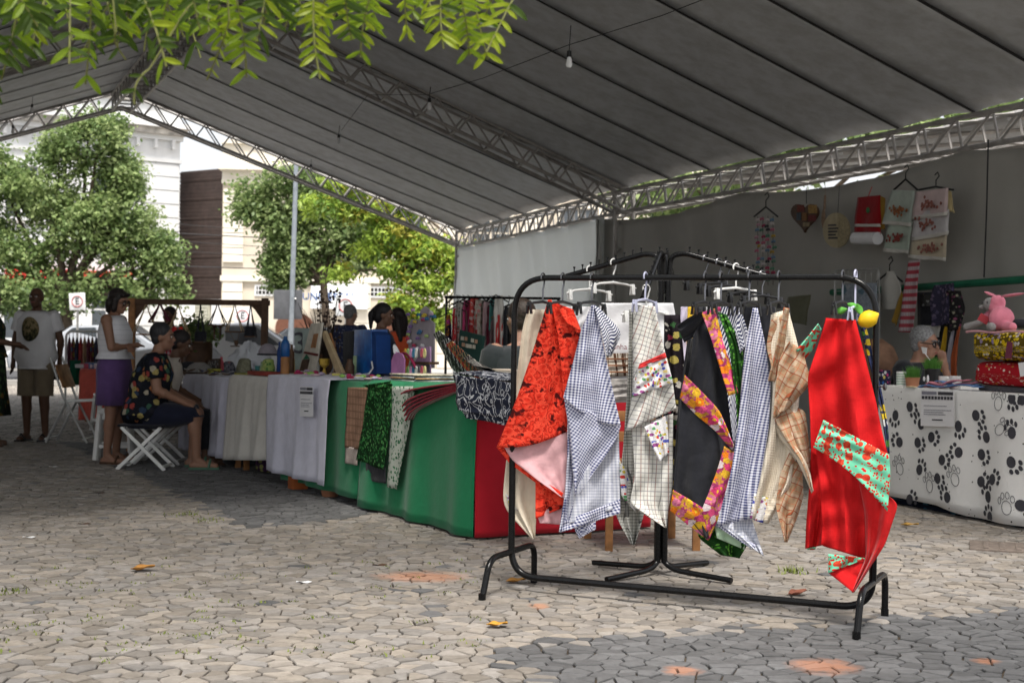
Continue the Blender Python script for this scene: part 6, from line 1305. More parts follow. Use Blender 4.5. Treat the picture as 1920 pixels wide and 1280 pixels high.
    for it in cloth_:
        kd, mt = it[0], it[1]
        if kd in ('tee', 'tank'):
            inf = .022+.05*max(0, fat-1); T = torso(inf); hem = it[2]; bb = B(); rf = min(T, key=lambda s: abs(s[0].z-hem)); secs = [(V(rf[0].x, rf[0].y, 0)+V(0, 0, hem), rf[1]+.012, rf[2]+.012, 0)]+[s for s in T if s[0].z > hem+.02]
            secs = secs[:-1]+[(secs[-1][0]+V(0, 0, -.012), secs[-1][1]*.95, secs[-1][2]*.95, secs[-1][3])]
            n = 28; bb.loft(secs, n, 2.3); bb.f = bb.f[:-2]
            cen = J['che']; nv_ = []
            for v in bb.v:
                p = Vector(v); r_ = V(p.x-cen.x, p.y-cen.y, 0); a = math.atan2(r_.y, r_.x); low = max(0, min(1, (cen.z-p.z)/.3)); nv_.append(tuple(p+r_.normalized()*(.012*low*(.5+.5*math.sin(7*a+5*p.z))+.004*abs(nzc(a*.5, p.z*2)))))
            bb.v = nv_
            if kd == 'tee':
                for s_ in 'LR':
                    S, E = J['s'+s_], J['e'+s_]; e = lerp(S, E, it[3]); d_ = (E-S).normalized(); bb.tube([S-d_*.05, S, lerp(S, e, .5), e, e+d_*.004], [.045, .074*fat**.4, .070*fat**.5, .072*fat**.5, .055*fat**.5], 14, caps=False)
            part('shirt' if kd == 'tee' else 'tank_top', bb, mt, solid=.004*1)
        if kd in ('shorts', 'pants'):
            bb = B(); T = torso(.017); bb.loft([(J['pel']+V(0, 0, -.12), hw*.86, .11*fat, 0), T[1], (T[2][0], T[2][1]-.004, T[2][2]-.004, T[2][3])], 22, 2.4)
            for s_ in 'LR':
                Hq, Kq, Aq = J['h'+s_], J['k'+s_], J['a'+s_]; f = it[2]; pts_ = [lerp(Hq, Kq, -.05), lerp(Hq, Kq, .5)]; rr = [.108*fat**.7, .096*fat**.6]
                if f <= 1: pts_.append(lerp(Hq, Kq, f)); rr.append(.094*fat**.5)
                else: pts_ += [Kq, lerp(Kq, Aq, f-1)]; rr += [.078, .068]
                bb.tube(pts_, rr, 14)
            part(kd, bb, mt)
        if kd == 'skirt':
            bb = B(); z1, w1 = it[2], it[3]; pl = J['pel']; n = 36; bb.loft([(V(pl.x, pl.y, z1), w1, w1*.82), (V(pl.x, pl.y, lerp(z1, pl.z, .5)), lerp(w1, hw+.03, .5), lerp(w1*.82, .15, .5)), (pl+V(0, 0, -.02), hw+.03, .148*fat), (J['wai'], .15*fat, .122*fat), (J['wai']+V(0, 0, .02), .147*fat, .12*fat)], n, 2.1); bb.f = bb.f[:-2]
            bb.v = [tuple(Vector(v)+V(v[0]-pl.x, v[1]-pl.y, 0).normalized()*(.012*max(0, (pl.z-v[2])/.4)*math.sin(9*math.atan2(v[1]-pl.y, v[0]-pl.x)))) for v in bb.v]; part('skirt', bb, mt, solid=.004)
        if kd == 'print':
            bb = B(); c0, a_, c_z = J['che'], it[2], it[3]
            def fn(u, v):
                an = 2*PI*u; x = a_*v*math.cos(an); z = c_z*v*math.sin(an); return V(c0.x+x, c0.y+.150*fat**.7+.02*fat-.5*x*x/.15, c0.z-.03+z)
            bb.grid(fn, 28, 6, lambda u, v: (v*math.cos(2*PI*u), v*math.sin(2*PI*u))); part('shirt_print', bb, mt, solid=.002)
    if shoes and legs:
        for s_ in 'LR':
            Aq, Tq = J['a'+s_], J['t'+s_]; fd = (Tq-Aq); fd.z = 0; fd.normalize(); bb = B(); c = lerp(Aq, Tq, .42); sd = V(-fd.y, fd.x, 0); z0 = 0 if Aq.z < .2 else Aq.z-.085
            bb.box(V(c.x, c.y, z0+.011), (.085, .26, .022), Matrix((sd, fd, V(0, 0, 1))).transposed()); bb.tube([V(c.x, c.y, z0)+sd*.05+fd*.04+V(0, 0, .015), V(c.x, c.y, z0)+fd*.05+V(0, 0, .085), V(c.x, c.y, z0)-sd*.05+fd*.04+V(0, 0, .015)], .012, 6); part('sandal', bb, shoes, bev=.006)
    return th
DARK_SK, MID_SK, LIGHT_SK = (.10, .05, .03), (.24, .125, .08), (.42, .25, .18)
WHT_T = fab('white_tee', (.66, .66, .68), .05)
sit = lambda z, dy=0: None
# standing figures
person('person in a dark flowered dress cut by the left edge of the picture', G(2, 836)+V(-.14, 0, 0), R(-80), 1.64, DARK_SK, dict(eR=(.2, .06, 1.13), wR=(.12, .26, 1.10), eL=(-.2, .06, 1.13), wL=(-.10, .27, 1.08)), 1.15, True, (0, 0, 0), ((.02, .015, .012), 'bob'), [('tank', floral('dark_dress', (.02, .03, .02), [(.05, .10, .04), (.16, .10, .03), (.02, .02, .02)], 16, .44, src='Object'), .95), ('skirt', floral('dark_dress2', (.02, .03, .02), [(.05, .10, .04), (.16, .10, .03), (.02, .02, .02)], 16, .44, src='Object'), .33, .27)], shoes=M['dark_wood'])
t = NT('oval_picture', .9, .1); x, y, _ = t.sep(t.uv(1)); n = t.noise(t.uv(1), 2.6, 4); t.base(t.ramp(t.m1('ADD', n, t.m1('MULTIPLY', y, .12)), [(.36, (.02, .022, .014)), (.5, (.10, .09, .045)), (.58, (.26, .20, .11)), (.7, (.10, .10, .06))])); M['oval'] = t.m
person('man in a white T-shirt with dark oval print and khaki shorts', G(66, 826), R(176), 1.665, DARK_SK, dict(eR=(.255, -.03, 1.12), wR=(.27, -.02, .89), eL=(-.255, -.05, 1.12), wL=(-.22, -.12, .92)), 1.22, False, (R(6), 0, 0), None, [('tee', WHT_T, .80, .62), ('shorts', fab('khaki', (.20, .16, .11)), .98), ('print', M['oval'], .098, .135)], shoes=M['black_plastic'])
person('woman in white striped tank top and purple skirt with folded arms', G(212, 868), R(-98), 1.575, MID_SK, dict(eR=(.21, .06, 1.13), wR=(-.02, .17, 1.15), eL=(-.21, .06, 1.13), wL=(.06, .19, 1.12), hed=(0, .035, 1.575)), 1.1, True, (R(-12), 0, R(-10)), ((.018, .014, .013), 'bob'), [('tank', plaid('ribbed_tank', (.60, .60, .63), [(1, .05, .08, (.42, .42, .46), .8)]), 1.02), ('skirt', fab('purple_skirt', (.10, .055, .16)), .57, .20)], glasses=True, shoes=M['dark_wood'])
# seated pair by the far table
SEAT = dict(pel=(0, 0, .47), wai=(0, .03, .62), che=(0, .07, .82), nek=(0, .10, 1.0), hed=(0, .15, 1.13), sR=(.18, .085, .945), sL=(-.18, .085, .945), eR=(.22, .13, .68), wR=(.16, .34, .58), eL=(-.22, .13, .68), wL=(-.14, .34, .58), hR=(.10, .04, .46), hL=(-.10, .04, .46), kR=(.13, .44, .47), kL=(-.12, .44, .47), aR=(.14, .46, .085), aL=(-.12, .40, .085), tR=(.15, .62, .03), tL=(-.13, .56, .03))
fl = floral('tropical_shirt', (.012, .014, .02), [(.32, .06, .05), (.34, .28, .10), (.05, .12, .08), (.03, .05, .09), (.36, .14, .06), (.02, .02, .03), (.38, .34, .26)], 15, .45, src='Object')
wq = V(P(272, 640, 12.45).x, 12.45, 0); person('seated woman in black tropical flower shirt seen from behind', wq, R(-82), 1.72, MID_SK, SEAT, 1.25, True, (0, 0, R(-8)), ((.025, .025, .028), 'short'), [('tee', fl, .40, .62), ('shorts', fab('navy_shorts', (.012, .014, .028)), 1.05)], shoes=colour('green_sandal', (.06, .13, .09)))
cq2 = V(P(300, 640, 13.0).x, 13.0, 0); person('seated companion with dark hair leaning over the far table', cq2, R(-88), 1.66, DARK_SK, dict(SEAT, hed=(0, .20, 1.11), nek=(0, .13, .99)), 1.0, True, (R(-14), 0, 0), ((.016, .012, .012), 'short'), [('tee', fab('beige_top', (.42, .38, .33)), .42, .55), ('pants', M['black_cloth'], 1.85)], shoes=M['dark_wood'])
def xstool(label, c, h, mat):
    th = thing('folding_stool', label, 'stool', tuple(c)); 
    for sy in (-.17, .17):
        for s_ in (-1, 1): b = B(); b.beam(V(c.x-s_*.21, c.y+sy+.012*s_, .0), V(c.x+s_*.17, c.y+sy+.012*s_, h), .022, .03); b.build('leg', mat, th, True, .004)
    b = B(); b.box(V(c.x, c.y, h+.012), (.40, .40, .02)); b.build('seat', M['black_cloth'], th, True, .006)
    for x in (-.19, .19): b = B(); b.beam(V(c.x+x, c.y-.17, .03), V(c.x+x, c.y+.17, .03), .02, .02); b.build('stretcher', mat, th)
xstool('white folding stool under the woman in the flower shirt', wq+V(.02, 0, 0), .37, M['white_plastic']); xstool('folding stool under the seated companion', cq2+V(.02, 0, 0), .36, M['steel'])
# stallholders and visitors behind the row
person('man in a red checked shirt and dark cap behind the hanging frame', V(P(318, 640, 17).x, 17, 0), R(160), 1.50, DARK_SK, {}, 1.0, False, (0, 0, 0), ((.015, .012, .012), 'short'), [('tee', plaid('red_check', (.45, .40, .42), [(0, .05, .5, (.40, .03, .05), .9), (1, .05, .5, (.30, .03, .05), .7)]), .8, .6), ('pants', M['black_cloth'], 1.9)])
person('grey haired man in navy patterned shirt beyond the blue bag', V(P(656, 640, 17.5).x, 17.5, 0), R(-20), 1.56, LIGHT_SK, {}, 1.1, False, (R(-8), 0, R(-20)), ((.22, .22, .23), 'short'), [('tee', floral('navy_pattern', (.05, .06, .13), [(.14, .16, .28), (.30, .32, .40)], 30, .3, src='Object'), .8, .6), ('pants', M['black_cloth'], 1.9)])
person('woman in navy tank top with ponytail behind the blue bag', V(P(716, 640, 12.9).x, 12.9, 0), R(-86), 1.47, (.16, .085, .055), {}, 1.05, True, (R(-4), 0, R(-8)), ((.014, .012, .014), 'tail'), [('tank', fab('navy_tank', (.012, .018, .04)), .85), ('pants', M['black_cloth'], 1.9)])
person('woman in orange T-shirt with long dark hair facing away', V(P(745, 640, 14.4).x, 14.4, 0), R(28), 1.46, LIGHT_SK, dict(eL=(-.24, -.02, 1.13), wL=(-.2, .16, 1.08)), 1.05, True, (R(-8), 0, R(20)), ((.018, .013, .012), 'long'), [('tee', fab('orange_tee', (.62, .10, .04)), .8, .5), ('pants', M['black_cloth'], 1.9)])
sq_ = V(P(990, 640, 9.75).x, 9.75, 0); person('person in charcoal T-shirt seated behind the cream placemats', sq_, R(30), 1.92, (.30, .17, .12), dict(SEAT, che=(0, .09, .84), hed=(.03, .15, 1.15)), 1.35, False, (0, 0, 0), ((.03, .02, .015), 'short'), [('tee', fab('charcoal_tee', (.022, .026, .028)), .42, .6), ('pants', M['black_cloth'], 1.85)], shoes=M['black_plastic'])
b = B(); b.box(sq_+V(0, 0, .24), (.42, .42, .40)); b.v = [(v[0], v[1], max(0, v[2])) for v in b.v]; tag(b.build('crate', M['dark_wood'], None, True, .01), 'wooden crate seat under the person in charcoal', 'crate')
lq = V(P(1692, 640, 11.0).x, 11.0, 0); person('seated woman with grey hair and black glasses behind the paw cloth', lq, R(-128), 1.78, (.30, .16, .11), dict(SEAT, eL=(-.2, .32, .72), wL=(-.08, .30, .93), hed=(0, .17, 1.12), nek=(0, .11, .99)), 1.1, True, (R(-4), 0, R(-2)), ((.18, .18, .185), 'short'), [('tee', M['black_cloth'], .42, .6), ('pants', M['black_cloth'], 1.85)], glasses=True, shoes=M['black_plastic'])
stool('white plastic stool under the seated woman with glasses', lq, .40, .30, M['white_plastic'], .3)
# ================================================================== RIGHT-HAND STALL
J0, JD = V(2.62, 10.92, 0), V(.319, -.948, 0).normalized(); JN = V(.948, .319, 0)     # JN points away, towards the wall
def stp(px, py, off=0.0): return onplane(px, py, J0+JN*off, JN)
def st(s, n, z): return J0+JD*s+JN*n+V(0, 0, z)
RST = Matrix((JD, JN, V(0, 0, 1))).transposed(); HT = .855
th = thing('trestle_table', 'table under the paw print cloth at the right', 'table', tuple(st(1.4, .4, 0))); b = B(); b.box(st(1.5, .42, HT-.02), (2.9, .76, .03), RST); b.build('tabletop', M['wood'], th, False)
for s in (.12, 1.5, 2.85):
    for n in (.1, .74): b = B(); b.box(st(s, n, (HT-.035)/2), (.045, .045, HT-.035), RST); b.build('leg', M['wood'], th, False)
nzp = smoothnoise(77)
def surf(a, z, out=0.0):
    """outer face of the paw cloth: a metres along, z height"""
    dn = (HT-z)/HT; far = max(0, a-1.1); f = .010*math.sin(5*a+1)*dn+.045*dn*far*math.sin(11*a)+.012*nzp(a, z)*dn
    return st(a, -.02-.02*dn-f-out, z)
def pawfn(u, v):
    a = lerp(.02, 2.95, u); l = v*(.80+HT-.06)
    if l < .80: return st(a, .80-l-.015, HT+.004)
    z = HT-(l-.80); hem = .06-.035*max(0, min(1, (a-1.15)*3)); return surf(a, max(hem, z) if v < .999 else hem)
t = NT('paw_cloth', .9, .1); dd = t.voro(t.uv(1, src='Object'), 17, 'Distance'); t.base(t.mix(t.m1('LESS_THAN', dd, .10), (.76, .76, .75), (.02, .02, .02))); t.bump(t.noise(t.obj(), 30, 3), .2, .01)
b = B(); b.grid(pawfn, 110, 40); pc = b.build('tablecloth', t.m, None, True, solid=.002, fix=False); tag(pc, 'white fleece cloth with black paw prints on the right stall', 'tablecloth')
def blobp(bb, ca, cz, ra, rz, ang, out, n=12):
    pts_ = [surf(ca+ra*math.cos(q)*math.cos(ang)-rz*math.sin(q)*math.sin(ang), max(.03, min(HT-.004, cz+ra*math.cos(q)*math.sin(ang)+rz*math.sin(q)*math.cos(ang))), out) for q in [2*PI*i/n for i in range(n)]]
    bb.add(pts_, [tuple(range(n))])
def paw(px, py, ang, k=1.0, line=False):
    X, Y = 1560+px*.40625, 480+py*.40625; q = stp(X, Y, -.03); a = (q-J0).dot(JD); z = q.z; bb = B()
    sp = [(0, 0, .038, .050)]+[(dx, dy, .015, .024) for dx, dy in ((-.052, .055), (-.02, .085), (.02, .085), (.052, .055))]
    for x, y, r1, r2 in sp:
        A = a+k*(x*math.cos(ang)-y*math.sin(ang))*1.2; Z_ = z+k*(x*math.sin(ang)+y*math.cos(ang))
        if line: bb.tube([surf(A+k*1.15*(r1*math.cos(q_)*math.cos(ang)-r2*math.sin(q_)*math.sin(ang)), max(.03, Z_+k*(r1*math.cos(q_)*math.sin(ang)+r2*math.sin(q_)*math.cos(ang))), .003) for q_ in [2*PI*i/14 for i in range(14)]], .002, 4, closed=True)
        else: blobp(bb, A, Z_, k*r1*1.2, k*r2, ang, .0035)
    bb.build('paw_print', M['ink'], pc, False, fix=False)
for px, py, an in ((290, 735, 3.0), (355, 695, 4.2), (312, 858, 1.2), (395, 860, 4.3), (408, 775, .6), (460, 835, 4.6), (583, 785, 3.6), (660, 735, 4.4), (708, 835, .9), (685, 915, 4.3), (515, 940, 4.6), (495, 1025, 4.2), (405, 985, 5.6), (360, 1122, 5.2), (590, 905, 1.4), (685, 1040, 5.0), (745, 1030, 5.2), (548, 1112, 1.0), (722, 1110, .4), (826, 655, 3.6), (872, 662, 1.2), (832, 815, .3), (832, 950, 4.0), (870, 1150, 4.4), (735, 1205, .5)): paw(px, py, an, .82)
for px, py, an in ((765, 680, 0), (775, 800, 5.2), (315, 980, .3), (455, 1060, .2), (580, 1030, .4), (822, 1160, .2)): paw(px, py, an, .9, True)
# dark cloth end, box at the left of the table, cloth under hem
def endfn(u, v): return st(-.0-.01*math.sin(9*u)*v, lerp(0, .78, u), lerp(HT+.002, .05, v))
b = B(); b.grid(endfn, 20, 14); tag(b.build('tablecloth', floral('dark_teal_print', (.015, .02, .035), [(.05, .10, .14), (.10, .16, .20), (.2, .25, .28)], 20, .4), None, True, solid=.002), 'dark teal patterned cloth on the left end of the right stall', 'tablecloth')
b = B(); b.box(st(1.2, .10, .055), (1.5, .12, .05), RST); b.box(st(1.2, .10, .015), (1.5, .12, .03), RST); tag(b.build('ground_bag', floral('dark_teal_print2', (.01, .015, .03), [(.04, .12, .18), (.02, .03, .05)], 20, .4), None, True, .012), 'dark blue folded sheet lying under the paw cloth hem', 'cloth')
notice('white paper notice pinned on the paw print cloth', lambda x, y: stp(x, y, -.045), 1729, 731, 1792, 798, JN, 2)
def bundle(label, pts_l, pts_r, y0, y1, off, mat, ring, name='folded_quilt'):
    pass
def roll(label, px0, px1, ytop, ybot, n0, mat, cat='bedding', band=None, seed=0):
    a0 = (stp(px0, 700, n0)-J0).dot(JD); a1 = (stp(px1, 700, n0)-J0).dot(JD); z1 = stp(px0, ytop, n0).z; z0 = stp(px0, ybot, n0).z; nz = smoothnoise(seed); cz = (z0+z1)/2; rz = (z1-z0)/2; dn_ = .17
    th = thing('folded_quilt', label, cat, tuple(st((a0+a1)/2, n0+dn_, z0))); n = 26; secs = 24; bb = B(); vs_ = []; uv_ = []
    for i in range(secs+1):
        u = i/secs; e = min(1, min(u, 1-u)*9+.18)**.5; a = lerp(a0, a1, u)
        for k in range(n):
            q = 2*PI*k/n; c, s_ = math.cos(q), math.sin(q); x = dn_*math.copysign(abs(c)**.6, c)*e; z = rz*math.copysign(abs(s_)**.62, s_)*(e*.25+.75 if e < 1 else 1)*(1+.05*nz(u*5, q*.3)); vs_.append(st(a, n0+dn_-x+.01*nz(u*6, q), cz+z)); uv_.append((u*(a1-a0), k/n*1.0))
    fs = [(i*n+k, i*n+(k+1) % n, (i+1)*n+(k+1) % n, (i+1)*n+k) for i in range(secs) for k in range(n)]+[tuple(range(n)), tuple(range((secs+1)*n-1, secs*n-1, -1))]
    bb.add(vs_, fs, uv_); bb.build('quilt', mat, th); return th, (a0, a1, z0, z1)
SUNF = floral('sunflower_print', (.10, .07, .01), [(.62, .46, .015), (.66, .50, .03), (.58, .40, .01), (.62, .46, .02), (.60, .56, .50), (.25, .20, .36), (.64, .48, .02)], 34, .50, (.30, .20, .02), petals=False)
RABB = floral('rabbit_print', (.34, .012, .02), [(.34, .012, .02), (.62, .55, .48), (.34, .012, .02), (.42, .25, .05), (.62, .58, .52)], 26, .30, petals=False)
b = B(); b.box(st(1.98, .34, HT+.024), (1.12, .52, .034), RST); tag(b.build('blanket', fab('grey_felt', (.10, .10, .115)), None, True, .014), 'dark grey felt blanket under the red rabbit quilt', 'blanket')
th, z_ = roll('red quilt roll with white rabbit print on the paw table', 1814, 1990, 676, 721, .02, RABB, seed=1)
card_ = lambda nm, pts_, off, mt, par: B().prism([stp(x, y, off) for x, y in pts_], JN*.004).build(nm, mt, par, False)
card_('price_tag', [(1909, 680), (1925, 678), (1925, 704), (1913, 706)], -.03, M['paper'], th)
th, z_ = roll('yellow sunflower print quilt roll on top of the red one', 1809, 1990, 619, 675, .01, SUNF, seed=2)
card_('ribbon', [(1888, 640), (1898, 641), (1896, 672), (1884, 671)], -.03, fab('wine_ribbon', (.14, .02, .05)), th)
b = B(); b.tube([stp(1812+k*11, 622-1.5*math.sin(k), -.01) for k in range(12)], .008, 6); b.build('pink_edge', fab('pink_edge', (.55, .28, .32)), th)
# teddy in pink rabbit suit
tq = stp(1868, 617, .12); td = thing('teddy_bear', 'grey teddy bear in a pink rabbit suit sitting on the quilts', 'toy', tuple(tq)); PK = fab('suit_pink', (.62, .20, .27), .1); GY = fab('teddy_grey', (.24, .23, .23), .2, bump=.6); s3 = .00385
f_ = lambda x, y, d=0: stp(x, y, .12)-JN*d
b = B(); b.ell(f_(1878, 598), (.085, .07, .085)); b.ell(f_(1866, 575), (.05, .05, .05)); b.ell(f_(1868, 568, -.01), (.055, .05, .055)); b.cap(f_(1856, 590), .032, f_(1850, 603, .05), .028); b.cap(f_(1880, 612), .035, f_(1905, 613, .03), .032); me = remeshed(b, 'suit', .008, 2); me.materials.append(PK); link('suit', me, td)
b = B(); b.ell(f_(1862, 570, .028), (.042, .034, .044)); b.ell(f_(1852, 576, .05), (.02, .018, .016)); me = remeshed(b, 'face', .007, 2); me.materials.append(GY); link('face', me, td)
for (x0, y0, e0, x1, y1, e1, r_) in ((1853, 605, .06, 1838, 613, .11, .025), (1870, 612, .06, 1888, 613, .12, .029)): b = B(); b.cap(f_(x0, y0, e0), r_*.9, f_(x1, y1, e1), r_); me = remeshed(b, 'paw', .007, 1); me.materials.append(GY); link('paw', me, td)
for (x, y) in ((1857, 567), (1866, 567)): b = B(); b.ell(f_(x, y, .062), .0055); b.build('eye', M['ink'], td)
b = B(); b.ell(f_(1850, 573, .066), (.008, .006, .006)); b.build('nose', M['ink'], td)
for (x0, y0, x1, y1) in ((1868, 556, 1846, 547), (1876, 556, 1920, 550)):
    a, c = f_(x0, y0), f_(x1, y1); d_ = c-a; m_ = d_.to_track_quat('Z', 'Y').to_matrix(); b = B(); b.ell((a+c)/2, (.020, .010, d_.length/2), m_); b.build('ear', PK, td); b = B(); b.ell((a+c)/2-JN*.007, (.012, .007, d_.length/2*.75), m_); b.build('inner_ear', M['white_cloth'], td)
b = B(); b.box(f_(1868, 598, .10), (.07, .006, .05), Matrix.Rotation(.5, 3, 'Y')); b.build('hang_tag', colour('tag_red', (.30, .03, .04)), td)
b = B(); b.loft([(f_(1890, 616, -.13), .14, .05), (f_(1890, 604, -.13), .14, .05), (f_(1890, 596, -.13), .08, .03)], 14); tag(b.build('cushion', M['black_cloth'], None, True, sub=1), 'black cushion behind the teddy bear', 'cushion')
# mugs, cups, grass pots
def mug(label, px, off, r, hh, mat, handle=None, name='mug'):
    q = stp(px, 700, off); q.z = HT+.006; th = thing(name, label, 'mug', tuple(q)); b = B(); b.lathe([(r*.92, 0), (r, .006), (r, hh), (r*.9, hh), (r*.88, .012), (.001, .012)], q, 20); b.build('cup', mat, th)
    if handle: d_ = JD*handle; b = B(); b.tube([q+d_*r*.95+V(0, 0, hh*.8), q+d_*(r+.025)+V(0, 0, hh*.75), q+d_*(r+.028)+V(0, 0, hh*.35), q+d_*r*.95+V(0, 0, hh*.2)], .006, 8); b.build('handle', mat, th)
    return th, q
WH = M['white_plastic']
mug('white mug with handle left of the red quilt', 1770, .12, .036, .085, WH, 1); mug('white mug with small print nearest the red quilt', 1791, .12, .038, .09, WH, 1)
th, q = mug('pale tumbler with green writing beside the grass pot', 1690, .12, .036, .105, WH, None, 'tumbler')
for k in range(5): b = B(); b.lathe([(.0366, .012+k*.018), (.0366, .018+k*.018)], q, 20); b.build('print_band', colour('pale_green_ink', (.16, .34, .22)), th)
for px, lab, r, hh, mt, c2 in ((1748, 'black printed pot with tall green grass', .055, .135, M['black_plastic'], 1), (1711, 'terracotta pot with short green grass', .052, .065, colour('terracotta', (.34, .15, .08)), 0)):
    q = stp(px, 700, .14); q.z = HT+.006; th = thing('grass_pot', lab, 'plant', tuple(q)); b = B(); b.lathe([(r*.85, 0), (r, hh*.9), (r*1.06, hh*.92), (r*1.06, hh), (r*.9, hh), (r*.85, hh-.015), (.001, hh-.015)], q, 20); b.build('pot', mt, th); g = []; fcs = []; cs = []; rs_ = random.Random(px)
    for i in range(420):
        a = rs_.uniform(0, 6.3); rr = r*.9*math.sqrt(rs_.random()); x, y = q.x+rr*math.cos(a), q.y+rr*math.sin(a); L = rs_.uniform(.04, .095); lx, ly = rs_.gauss(0, .018), rs_.gauss(0, .018); k = len(g); g += [(x-.0022, y, q.z+hh-.02), (x+.0022, y, q.z+hh-.02), (x+lx, y+ly, q.z+hh+L)]; fcs.append((k, k+1, k+2)); v = rs_.uniform(.7, 1.3); cs += [(.09*v, .24*v, .04*v)]*3
    o = link('grass', npmesh('grass', np.array(g), np.array(fcs), M['leaf'], np.array(cs)), th); tag(o, kind='stuff')
    if c2:
        for dx in (-.022, .022): b = B(); b.ell(q-JN*.052+JD*dx+V(0, 0, .06), (.014, .006, .03 if dx > 0 else .018), RST); b.build('printed_motif', M['paper'], th)
        b = B(); b.prism([stp(1727, 650, .12), stp(1738, 652, .12), stp(1737, 664, .12), stp(1730, 662, .12)], JN*.002); b.tube([stp(1734, 662, .12), stp(1744, 675, .12)], .002, 5); b.build('label_stick', M['paper'], th)
bxq = lambda nm, lb, ct, px, off, sz, mt: tag(B().box(V(*stp(px, 700, off)[:2], HT+.006+sz[2]/2), sz, RST).build(nm, mt, None, True, .003), lb, ct)
bxq('printed_box', 'dark printed box at the left end of the right stall', 'box', 1652, .12, (.13, .08, .11), floral('box_print', (.02, .02, .05), [(.5, .4, .1), (.4, .05, .15), (.5, .5, .5), (.03, .1, .3)], 30, .4)); bxq('yellow_pad', 'cream card lying before the grass pot', 'card', 1712, -.0, (.12, .05, .006), colour('cream_card', (.60, .52, .34)))
for k, (c, pts_) in enumerate((((.10, .20, .42), [(1716, 727), (1740, 722), (1770, 724), (1812, 722), (1834, 724)]), ((.62, .22, .28), [(1732, 726), (1742, 717), (1765, 721), (1790, 714), (1812, 712)]), ((.14, .28, .50), [(1752, 716), (1775, 720), (1800, 725), (1830, 722)]), ((.62, .24, .30), [(1736, 722), (1765, 727), (1800, 722), (1830, 717)]))):
    b = B(); sp = [stp(x, y, -.0+.012*k) for x, y in pts_]
    b.grid(lambda u, v: lerp(sp[min(int(u*(len(sp)-1)), len(sp)-2)], sp[min(int(u*(len(sp)-1)), len(sp)-2)+1], u*(len(sp)-1)-min(int(u*(len(sp)-1)), len(sp)-2))+JN*(v*.05)+V(0, 0, .008*k*.3+.006*math.sin(12*u)), 24, 2)
    tag(b.build('pet_collar', fab('strap%d' % (k % 2), c), None, True, solid=.008, fix=False), ('blue strap lowest on the front edge of the paw table', 'pink folded strap topmost on the paw table edge', 'second blue strap crossing the pink ones', 'pink strap lying below the folded one')[k], 'strap', 'straps on the paw table')
# ================================================================== THINGS HUNG ON THE GREY WALL
wp = wallp; WN = -inw
RW = Matrix((V(.34, -.94, 0), WN, V(0, 0, 1))).transposed()
def wcard(name, pts_, off, thk, mat, parent=None, label=None, cat=None, group=None, bev=0):
    b = B(); b.prism([wp(x, y, off) for x, y in pts_], WN*thk); b.uv = [((Vector(v)-B0).dot(dC), v[2]) for v in b.v]; o = b.build(name, mat, parent, True, bev)
    if parent is None: tag(o, label, cat, group)
    return o
def wpanel(name, L_, R_, mat, off, parent=None, label=None, cat=None, amp=.012, seed=0, group=None, nu=10, nv=18):
    l = resample(L_, nv); r = resample(R_, nv); nz = smoothnoise(seed)
    def fn(u, v):
        j = int(round(v*nv)); return wp(lerp(l[j][0], r[j][0], u), lerp(l[j][1], r[j][1], u), off)+inw*(amp*(math.sin(7*u+seed)*(.3+v)+.5*nz(u, v)))
    b = B(); b.grid(fn, nu, nv, lambda u, v: ((fn(u, v)-B0).dot(dC), fn(u, v).z)); o = b.build(name, mat, parent, True, solid=.004, fix=False)
    if parent is None: tag(o, label, cat, group)
    return o
def wthing(name, label, cat, px, py, group=None): return thing(name, label, cat, tuple(wp(px, py, .3)), 0, group)
def whanger(par, cx, cy, w, h, mat=None, off=.32):
    b = B(); b.tube([wp(cx-2, cy-22, off), wp(cx+3, cy-27, off), wp(cx+6, cy-20, off), wp(cx, cy-12, off), wp(cx, cy, off)], .006, 6); b.tube([wp(cx-w, cy+h, off), wp(cx, cy, off), wp(cx+w, cy+h, off)], .010, 8); b.build('hanger', mat or M['black_plastic'], par)
rs_ = random.Random(44)
t1 = wthing('bow_string', 'hanger strung with rows of colourful hair bows on the grey wall', 'bows', 1436, 400); whanger(t1, 1436, 388, 22, 18); BOW = [(.50, .14, .22), (.60, .55, .55), (.05, .05, .06), (.45, .30, .05), (.14, .24, .36), (.36, .04, .10), (.55, .30, .38), (.08, .22, .14)]
for i in range(12):
    for j in range(4):
        q = wp(1421+j*9.5+rs_.uniform(-3, 3), 412+i*10+rs_.uniform(-3, 3), .33); c = rs_.randrange(8); b = B()
        for s_ in (-1, 1): b.ell(q+RW @ V(s_*.022, 0, 0), (.024, .012, .016), RW @ Euler((0, s_*.5, 0)).to_matrix(), 8, 5)
        b.ell(q+inw*.008, .010, nu=6, nv=4); b.build('bow', colour('wbow%d' % c, BOW[c]), t1)
for j in range(4): b = B(); b.tube([wp(1421+j*9.5, 405, .33), wp(1421+j*9.5, 535, .33)], .003, 4); b.build('string', M['cable'], t1)
t2 = wthing('heart_plaque', 'dark heart shaped patchwork plaque on the grey wall', 'plaque', 1512, 400); hp_ = [(1512+25*(16*math.sin(q)**3)/16, 405-29*(13*math.cos(q)-5*math.cos(2*q)-2*math.cos(3*q)-math.cos(4*q))/16*1.02) for q in [2*PI*i/36 for i in range(36)]]
wcard('board', hp_, .30, -.03, M['dark_wood'], t2); HC = [(.16, .04, .03), (.30, .18, .06), (.06, .08, .10), (.20, .10, .04), (.14, .03, .03), (.25, .20, .12)]
for k, (x, y, w, h) in enumerate(((1495, 384, 13, 13), (1516, 384, 16, 16), (1494, 399, 8, 14), (1504, 399, 9, 15), (1516, 403, 14, 12), (1506, 417, 12, 8))): wcard('patch', [(x, y), (x+w, y), (x+w, y+h), (x, y+h)], .335, -.004, plain('patch%d' % k, HC[k], .8, .4, 40), t2)
